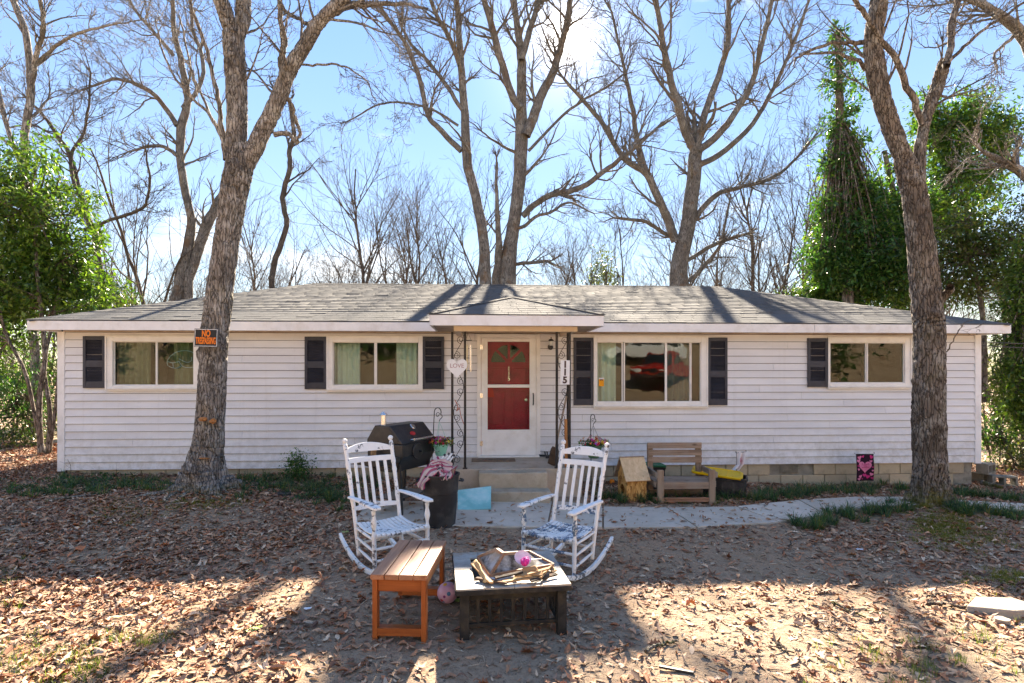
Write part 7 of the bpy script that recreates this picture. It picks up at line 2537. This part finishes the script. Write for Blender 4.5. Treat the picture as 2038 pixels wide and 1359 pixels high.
# gravel and clods
n = 5200
x, y = scatter(n, 2.6, 8.0, dens=False)
keep = (x > -2.6) & ~in_path(x, y)
x, y = x[keep], y[keep]; n = len(x)
s = rng.uniform(.003, .011, n) * np.where(rng.random(n) < .03, 2.0, 1)
oc = np.array([(1, 0, 0), (0, 1, 0), (-1, 0, 0), (0, -1, 0), (0, 0, .8), (0, 0, -.8)], float)
jit = 1 + rng.normal(0, .22, (n, 6, 1))
V = np.stack([x, y, ground_z(x, y) + s * .2], -1)[:, None, :] + oc[None] * s[:, None, None] * jit
F = np.array([(0, 1, 4), (1, 2, 4), (2, 3, 4), (3, 0, 4), (1, 0, 5), (2, 1, 5), (3, 2, 5), (0, 3, 5)])[None] + (np.arange(n) * 6)[:, None, None]
GV = np.array([(.30, .27, .24), (.20, .16, .13), (.42, .38, .34), (.14, .11, .09)])
c = GV[rng.integers(0, 4, n)] * rng.uniform(.7, 1.2, (n, 1))
link('gravel', fast_mesh('gravel', V.reshape(-1, 3), F.reshape(-1, 3), M['dry'], np.repeat(c, 6, 0)), label='small stones and clods in the bare soil', cat='gravel', kind='stuff')

def blades(centres, per, length, width, cols, seed, arch=.9, spread=.05, upright=.6):
    """strap-leaved grass: each blade three segments, arching outwards"""
    r = np.random.default_rng(seed)
    C = np.repeat(np.asarray(centres, float), per, 0)
    n = len(C)
    a = r.uniform(0, 2 * PI, n)
    rad = spread * np.sqrt(r.random(n))
    base = C + np.stack([np.cos(a) * rad, np.sin(a) * rad, np.zeros(n)], -1)
    a = a + r.normal(0, .5, n)
    d = np.stack([np.cos(a), np.sin(a)], -1)
    L = length * r.uniform(.55, 1.25, n)
    lean = r.uniform(.25, 1.0, n) * arch
    s = np.stack([-np.sin(a), np.cos(a), np.zeros(n)], -1)
    V = []
    for k, f in enumerate((0, .35, .7, 1.0)):
        out = L * lean * (f ** 1.4) * .9
        up = L * (f * upright * 1.5 - lean * .75 * f ** 2.4)
        p = base + np.stack([d[:, 0] * out, d[:, 1] * out, up], -1)
        w = width * (1 - .85 * f) * .5
        V += [p - s * w, p + s * w]
    V = np.stack(V, 1)
    F = np.array([(0, 1, 3, 2), (2, 3, 5, 4), (4, 5, 7, 6)])[None] + (np.arange(n) * 8)[:, None, None]
    cols = np.asarray(cols)
    c = cols[r.integers(0, len(cols), n)] * r.uniform(.7, 1.25, (n, 1))
    return V.reshape(-1, 3), F.reshape(-1, 4), np.repeat(c, 8, 0)
LIR = [(.045, .105, .05), (.065, .14, .055), (.09, .18, .06), (.04, .085, .05), (.20, .19, .07)]
def strip(pts, n, jx, jy, seed):
    """clumps along a photograph polyline on the ground, jittered in pixels"""
    r = np.random.default_rng(seed)
    c = catmull(np.array(pts, float), n)
    out = []
    for px, py in c:
        p = on_ground(px + r.normal(0, jx), py + r.normal(0, jy))
        out.append((p.x, p.y, p.z))
    return out
beds = {
    'left': (strip([(110, 962), (250, 972), (350, 968)], 46, 22, 8, 1) + strip([(20, 985), (120, 985), (200, 975)], 20, 14, 5, 2) + strip([(480, 958), (560, 968), (640, 985), (690, 995)], 64, 22, 10, 3) + strip([(600, 955), (690, 960), (760, 965)], 26, 22, 9, 4), 'dark green border grass among leaves along the left of the house', 34, .20),
    'right': (strip([(1195, 992), (1260, 998), (1330, 1000), (1430, 997), (1480, 993)], 30, 8, 3, 5) + strip([(1490, 990), (1560, 988), (1620, 980), (1700, 978), (1810, 980)], 62, 10, 5, 6) + strip([(1900, 985), (1960, 990), (2060, 1000)], 26, 6, 3, 7), 'dark green border grass between the path and the block foundation', 40, .24),
    'front': (strip([(1600, 1050), (1650, 1038), (1710, 1025), (1790, 1014)], 42, 10, 6, 8) + strip([(1898, 1012), (1950, 1020), (2060, 1032)], 28, 6, 3.5, 9), 'dark green border grass along the near edge of the path by the tree', 40, .24)}
for k, (cs, lab, per, L) in beds.items():
    V, F, Cc = blades(cs, per, L, .011, LIR, 90 + len(k), 1.0, .05)
    link('border_grass', fast_mesh('border_grass', V, F, M['leafdry'], Cc), label=lab, cat='grass', kind='stuff', group='border grass beds')
iv = []
rr_ = np.random.default_rng(61)
for (px, py, sx, sy, k) in ((180, 965, 70, 9, 46), (560, 968, 70, 12, 50), (650, 985, 40, 10, 26), (1240, 990, 40, 5, 14), (60, 975, 40, 8, 18)):
    for _ in range(k):
        q = on_ground(px + rr_.normal(0, sx), max(948, py + rr_.normal(0, sy)))
        iv.append((q.x, q.y, q.z + .03))
V, F, Cc = leaf_cloud(rr_, iv, [.12] * len(iv), [26] * len(iv), .045, [(.035, .085, .045), (.05, .11, .05), (.07, .13, .05), (.03, .065, .035)], .25, .1)
link('ground_ivy', fast_mesh('ground_ivy', V, F, M['leafdry'], Cc), label='low dark ivy creeping through the leaves before the house', cat='ivy', kind='stuff')
MOSS = [(.20, .18, .02), (.25, .21, .03), (.14, .15, .02), (.30, .25, .06)]
def patch(pxpy, n, sx, sy, seed):
    r = np.random.default_rng(seed)
    out = []
    for _ in range(n):
        p = on_ground(pxpy[0] + r.normal(0, sx), max(950, pxpy[1] + r.normal(0, sy)))
        out.append((p.x, p.y, p.z))
    return out
cs = patch((1880, 1045), 420, 40, 18, 1) + patch((1930, 1075), 160, 50, 14, 2) + patch((2010, 1150), 110, 40, 10, 3) + patch((400, 1000), 150, 45, 10, 4) + patch((230, 1020), 90, 40, 14, 5)
V, F, Cc = blades(cs, 16, .045, .0045, MOSS, 5, .8, .04, .7)
link('moss', fast_mesh('moss', V, F, M['leafdry'], Cc), label='yellow-green moss round the feet of the yard trees', cat='moss', kind='stuff')
cs = patch((60, 1310), 36, 60, 30, 6) + patch((290, 1280), 30, 40, 12, 7) + patch((20, 1150), 22, 20, 40, 8) + patch((1850, 1310), 60, 120, 35, 9) + patch((180, 1330), 26, 30, 20, 10) + patch((1380, 1000), 36, 80, 4, 11)
V, F, Cc = blades(cs, 14, .075, .004, [(.12, .17, .03), (.18, .21, .05), (.25, .23, .09), (.09, .14, .03)], 6, .8, .04, .7)
link('lawn_grass', fast_mesh('lawn_grass', V, F, M['leafdry'], Cc), label='thin grass tufts poking through the leaves', cat='grass', kind='stuff')

# ---- sticks, scraps and stones lying about
def stick(a, b, r, label, seed, mat='bark_d', side=0):
    A, B = on_ground(*a), on_ground(*b)
    q = np.random.default_rng(seed)
    n = 12
    pts, rad = [], []
    for i in range(n + 1):
        f = i / n
        p = A.lerp(B, f)
        p.x += q.normal(0, .012); p.y += q.normal(0, .02) + side * math.sin(PI * f)
        p.z = gz(p.x, p.y) + r * (1.2 - .5 * f) + .008
        pts.append(p - A); rad.append(r * (1 - .5 * f))
    mb = MB().tube(pts, np.array(rad), 7)
    mb.tube([pts[7], pts[7] + Vector((q.normal(0, .06), q.normal(0, .08), .03))], np.array([r * .6, r * .3]), 5)
    return mb.build('fallen_stick', M[mat], smooth=True, loc=A, label=label, cat='stick', group='fallen sticks')
stick((90, 1001), (228, 983), .020, 'long crooked stick lying left of the sign tree', 1, 'bark_a')
stick((20, 1045), (110, 1038), .014, 'brown stick in the leaves at the left edge', 2)
stick((1648, 1200), (1724, 1234), .012, 'pale straight stick on the sunlit dirt at right', 3, 'bark_a')
stick((1690, 1217), (1760, 1222), .007, 'thin forked stick beside the pale one', 4, 'bark_a')
stick((1845, 1207), (1950, 1213), .016, 'dark stick running to the flat stone', 5)
stick((1838, 1198), (1905, 1186), .009, 'curved twig just above the dark stick', 6, 'bark_d', .05)
stick((1545, 1285), (1580, 1303), .010, 'short thick stick in the lower right dirt', 7)
stick((1290, 1300), (1350, 1280), .014, 'whitish broken branch at the bottom near the black strip', 8, 'bark_a')
stick((1560, 1105), (1620, 1065), .006, 'thin bowed twig in front of the path', 9, 'bark_d', .1)
stick((1500, 975), (1590, 935), .009, 'bare white branch propped by the foundation vent', 10, 'bark_a')
stick((1955, 968), (1995, 975), .045, 'short rotten log at the foot of the hollow blocks', 11, 'bark_b')
stick((1190, 1000), (1172, 1040), .009, 'dark stick lying on the path behind the right rocker', 12)
def flat_scrap(name, pxpy, sx, sy, th, mat, label, cat, seed, rz=0.0, lobes=0, curl=0.0):
    p = on_ground(*pxpy)
    n = 14
    q = np.random.default_rng(seed)
    pr = [(math.cos(a) * sx * (1 + q.normal(0, .12)), math.sin(a) * sy * (1 + q.normal(0, .12)) * (1 + .35 * math.cos(lobes * a))) for a in np.linspace(0, 2 * PI, n, endpoint=False)]
    vs = [(x, y, .006 + curl * x * x) for x, y in pr] + [(x, y, .006 + th + curl * x * x) for x, y in pr]
    fs = [tuple(range(n))[::-1], tuple(range(n, 2 * n))] + [(i, (i + 1) % n, (i + 1) % n + n, i + n) for i in range(n)]
    o = MB().add(vs, fs).build(name, mat, loc=p, label=label, cat=cat)
    o.rotation_euler = (0, 0, rz)
    return o
M['stone'] = mk('pale flat stone', (.34, .29, .23), .9, .15, 6, .6, 60, dirt=(.3, .24, .17), dirt_amt=.5)
M['paper'] = mk('white litter', (.78, .78, .80), .7, .05, 6, .1, 40)
M['greenleaf'] = mk('fresh green leaf', (.28, .42, .10), .5, .15, 20, .2, 60)
p = on_ground(1995, 1218)
stn = MB().add([(-.30, -.02, .0), (-.02, -.17, .0), (.30, -.10, .0), (.22, .16, .0), (-.06, .20, 0), (-.29, .0, .05), (-.02, -.15, .075), (.29, -.09, .07), (.21, .15, .06), (-.06, .19, .055)], [(0, 1, 2, 3, 4), (9, 8, 7, 6, 5), (0, 5, 6, 1), (1, 6, 7, 2), (2, 7, 8, 3), (3, 8, 9, 4), (4, 9, 5, 0)]).build('flat_stone', M['stone'], loc=p, label='flat pale paving stone at the right edge of the dirt', cat='stone', bevel=.012)
flat_scrap('stone_chip', (1994, 1240), .05, .035, .03, M['stone'], 'small stone chip below the flat paving stone', 'stone', 2)
p = on_ground(1346, 1336)
o = MB().span(-.105, .105, -.012, .012, .004, .018).build('plastic_strip', M['blackplastic'], loc=p, label='black plastic strip lying on the dirt at the bottom', cat='plastic strip', bevel=.004); o.rotation_euler = (0, 0, R(-22))
flat_scrap('paper_scrap', (305, 1127), .045, .02, .004, M['paper'], 'white scrap of paper among the left leaves', 'paper', 3, .5, 0, 4)
flat_scrap('paper_scrap', (612, 1213), .03, .014, .004, M['paper'], 'small white scrap left of the bench', 'paper', 4, .3, 0, 4)
flat_scrap('paper_scrap', (1711, 1095), .045, .022, .004, M['paper'], 'white scrap on the dirt near the right tree', 'paper', 5, -.2, 0, 3)
flat_scrap('green_leaf', (503, 1254), .06, .045, .003, M['greenleaf'], 'single pale green leaf at lower left', 'leaf', 6, .6, 3, 3)
flat_scrap('green_leaf', (688, 1060), .04, .035, .003, M['greenleaf'], 'small bright green leaf left of the left rocking chair', 'leaf', 7, .2, 5, 3)
flat_scrap('green_leaf', (912, 1196), .05, .04, .003, M['greenleaf'], 'green leaf lying beside the pink ball', 'leaf', 8, .9, 3, 5)
flat_scrap('dark_rag', (565, 985), .11, .07, .03, M['blackplastic'], 'dark scrap lying in the leaves right of the sign tree', 'rag', 9, .2)
# small bushes against the siding
b = hw(H(592, 930, -.45)[0], -.45, 0)
zb_ = gz(b.x, b.y)
evergreen('small_bush', 'little dark green bush against the siding below the second window', (b.x, b.y, zb_), [(np.array((b.x, b.y, zb_ + .22)), .13, .1, .17), (np.array((b.x - .07, b.y, zb_ + .33)), .08, .06, .08)], .035, DARKG, [([(b.x, b.y, zb_ - .02), (b.x - .02, b.y, zb_ + .2), (b.x - .06, b.y, zb_ + .38)], .008), ([(b.x, b.y, zb_ - .02), (b.x + .04, b.y, zb_ + .15), (b.x + .08, b.y, zb_ + .30)], .007)], 91, 70, 26, twigs=False, cat='bush', stem_mat='bark_d')
b = hw(H(140, 930, -.3)[0], -.3, 0); zb_ = gz(b.x, b.y)
tw = []
r0 = np.random.default_rng(3)
grow(r0, tw, np.array([b.x, b.y, zb_]), np.array([.1, 0, 1.0]), .35, .006, 0, 1, .05, .15, (6, 3), .002)
me = branches_mesh('bare_twig_plant', tw, M['bark_d']); me.transform(Matrix.Translation(-Vector((b.x, b.y, zb_))))
link('bare_twig_plant', me, loc=(b.x, b.y, zb_), label='tiny leafless seedling at the left house corner', cat='plant')

# ------------------------------------------------------------------ across the street: what the window panes mirror
def vehicle(name, label, loc, rz, paint, pickup):
    root = thing(name, loc, label, 'pickup truck' if pickup else 'car', rz)
    rub = M['blackplastic']
    if pickup:
        prof = [(-2.7, .45), (-2.75, .70), (-2.7, 1.05), (-1.55, 1.12), (-1.5, 1.13), (-.55, 1.12), (.0, 1.12), (2.6, 1.10), (2.68, .6), (2.6, .42)]
        cab = [(-1.35, 1.10), (-.75, 1.78), (.25, 1.80), (.55, 1.10)]
        Lb, Wd = 5.4, 1.9
    else:
        prof = [(-2.3, .42), (-2.38, .65), (-2.3, .98), (-1.2, 1.10), (2.2, 1.10), (2.32, .85), (2.3, .42)]
        cab = [(-1.15, 1.08), (-.45, 1.72), (1.75, 1.74), (2.2, 1.08)]
        Lb, Wd = 4.7, 1.85
    MB().prism(prof, -Wd / 2, Wd / 2).build('body', paint, root, smooth=True, bevel=.07)
    n = len(cab)
    vs = [(x, -Wd / 2 + .06 + (.14 if z > 1.3 else 0), z) for x, z in cab] + [(x, Wd / 2 - .06 - (.14 if z > 1.3 else 0), z) for x, z in cab]
    fs = [tuple(range(n)), tuple(range(2 * n - 1, n - 1, -1))] + [(i, i + n, (i + 1) % n + n, (i + 1) % n) for i in range(n)]
    cabo = MB().add(vs, fs).build('cabin', paint, root, smooth=True, bevel=.06)
    M.setdefault('autoglass', mk('dark car glass', (.02, .025, .03), .08, .1, 4, 0, spec=.8))
    def quad(name, pts):
        MB().add(pts, [(0, 1, 2, 3)]).build(name, M['autoglass'], cabo)
    for s in (-1, 1):
        (x0, z0), (x1, z1), (x2, z2), (x3, z3) = cab
        def sp(x, z):
            f = (z - z0) / (z1 - z0)
            return (x, s * (Wd / 2 - .06 - .14 * f + .012), z)
        zl, zh = z0 + .10, z1 - .10
        xa = lambda z: x0 + (x1 - x0) * (z - z0) / (z1 - z0) + .12
        xb_ = lambda z: x3 + (x2 - x3) * (z - z3) / (z2 - z3) - .12
        m_ = 2 if pickup else 3
        for k in range(m_):
            f0, f1 = (k + .03) / m_, (k + .97) / m_
            quad('side_window', [sp(xa(zl) + (xb_(zl) - xa(zl)) * f0, zl), sp(xa(zl) + (xb_(zl) - xa(zl)) * f1, zl), sp(xa(zh) + (xb_(zh) - xa(zh)) * f1, zh), sp(xa(zh) + (xb_(zh) - xa(zh)) * f0, zh)])
    (x0, z0), (x1, z1), (x2, z2), (x3, z3) = cab
    quad('windscreen', [(x0 + .05 - .02, -Wd / 2 + .16, z0 + .07), (x0 + .05 - .02, Wd / 2 - .16, z0 + .07), (x1 - .08, Wd / 2 - .28, z1 - .07), (x1 - .08, -Wd / 2 + .28, z1 - .07)])
    for x in (-Lb * .315, Lb * .30):
        for s in (-1, 1):
            w = MB().lathe([(.20, -.10), (.33, -.11), (.36, -.07), (.36, .07), (.33, .11), (.20, .10)], 22, Matrix.Translation((x, s * (Wd / 2 - .09), .36)) @ Matrix.Rotation(PI / 2, 4, 'X')).build('wheel', rub, root, smooth=True)
            MB().lathe([(.01, -.095), (.20, -.102), (.21, 0), (.20, .102), (.01, .095)], 18, Matrix.Translation((x, s * (Wd / 2 - .09), .36)) @ Matrix.Rotation(PI / 2, 4, 'X')).build('rim', M['steel'], w, smooth=True)
    M.setdefault('headlamp', mk('headlamp', (.8, .8, .78), .15, .05, 4, 0, spec=.8))
    for s in (-1, 1):
        MB().box((prof[1][0] - .0, s * Wd * .36, .80), (.10, .36, .16)).build('headlight', M['headlamp'], root, bevel=.03)
    MB().box((prof[1][0] - .02, 0, .55), (.12, Wd * .96, .16)).build('bumper', rub, root, bevel=.03)
    MB().box((prof[1][0] + .01, 0, .80), (.08, Wd * .44, .16)).build('grille', rub, root, bevel=.02)
    return root
M['carwhite'] = mk('white car paint', (.78, .79, .80), .25, .03, 3, 0, spec=.6)
M['carred'] = mk('red car paint', (.50, .02, .015), .25, .05, 3, 0, spec=.6)
vehicle('parked_suv', 'white car parked on the bank, mirrored in the wide window', (10.9, -14.8, gz(10.9, -14.8) + .02), R(15), M['carwhite'], False)
vehicle('parked_pickup', 'red pickup parked across the yard, mirrored in the wide window', (10.9, -11.6, gz(10.9, -11.6) + .02), R(-52), M['carred'], True)
rt = random.Random(44)
for i, (x, y, s) in enumerate([(-16, -15, 1.0), (-10.5, -17, 1.15), (-5, -15.5, 1.0), (.5, -19, 1.2), (5, -20, 1.1), (16, -19, 1.2), (21, -14, 1.0), (-22, -12, 1.1)]):
    zb_ = gz(x, y)
    evergreen('street_evergreen', ['broad', 'tall', 'round', 'dense', 'dark', 'leafy', 'bushy', 'spreading'][i] + ' evergreen across the street, seen only in the window panes', (x, y, zb_),
        [(np.array((x, y, zb_ + 3.6 * s)), 2.5 * s, 2.2 * s, 2.6 * s), (np.array((x + .8, y + .4, zb_ + 1.8 * s)), 2.4 * s, 2.0 * s, 1.7 * s), (np.array((x - .5, y, zb_ + 5.5 * s)), 1.5 * s, 1.4 * s, 1.6 * s)], .30, DARKG + GREEN[:2],
        [([(x, y, zb_), (x + .1, y, zb_ + 3 * s), (x - .2, y, zb_ + 6 * s)], .18)], 300 + i, 210, 26, 'evergreens across the street', twigs=False)
for i in range(16):
    x = -34 + 68 * (i + rt.random()) / 16; y = rt.uniform(-30, -12)
    if abs(x - 10) < 3 and y > -17: y = -24
    plant(rt.choice((0, 2, 5)), x, y, rt.uniform(.8, 1.2), rt.uniform(0, 6), 'bare tree on the bank across the street', 'bare trees on the bank across the street')
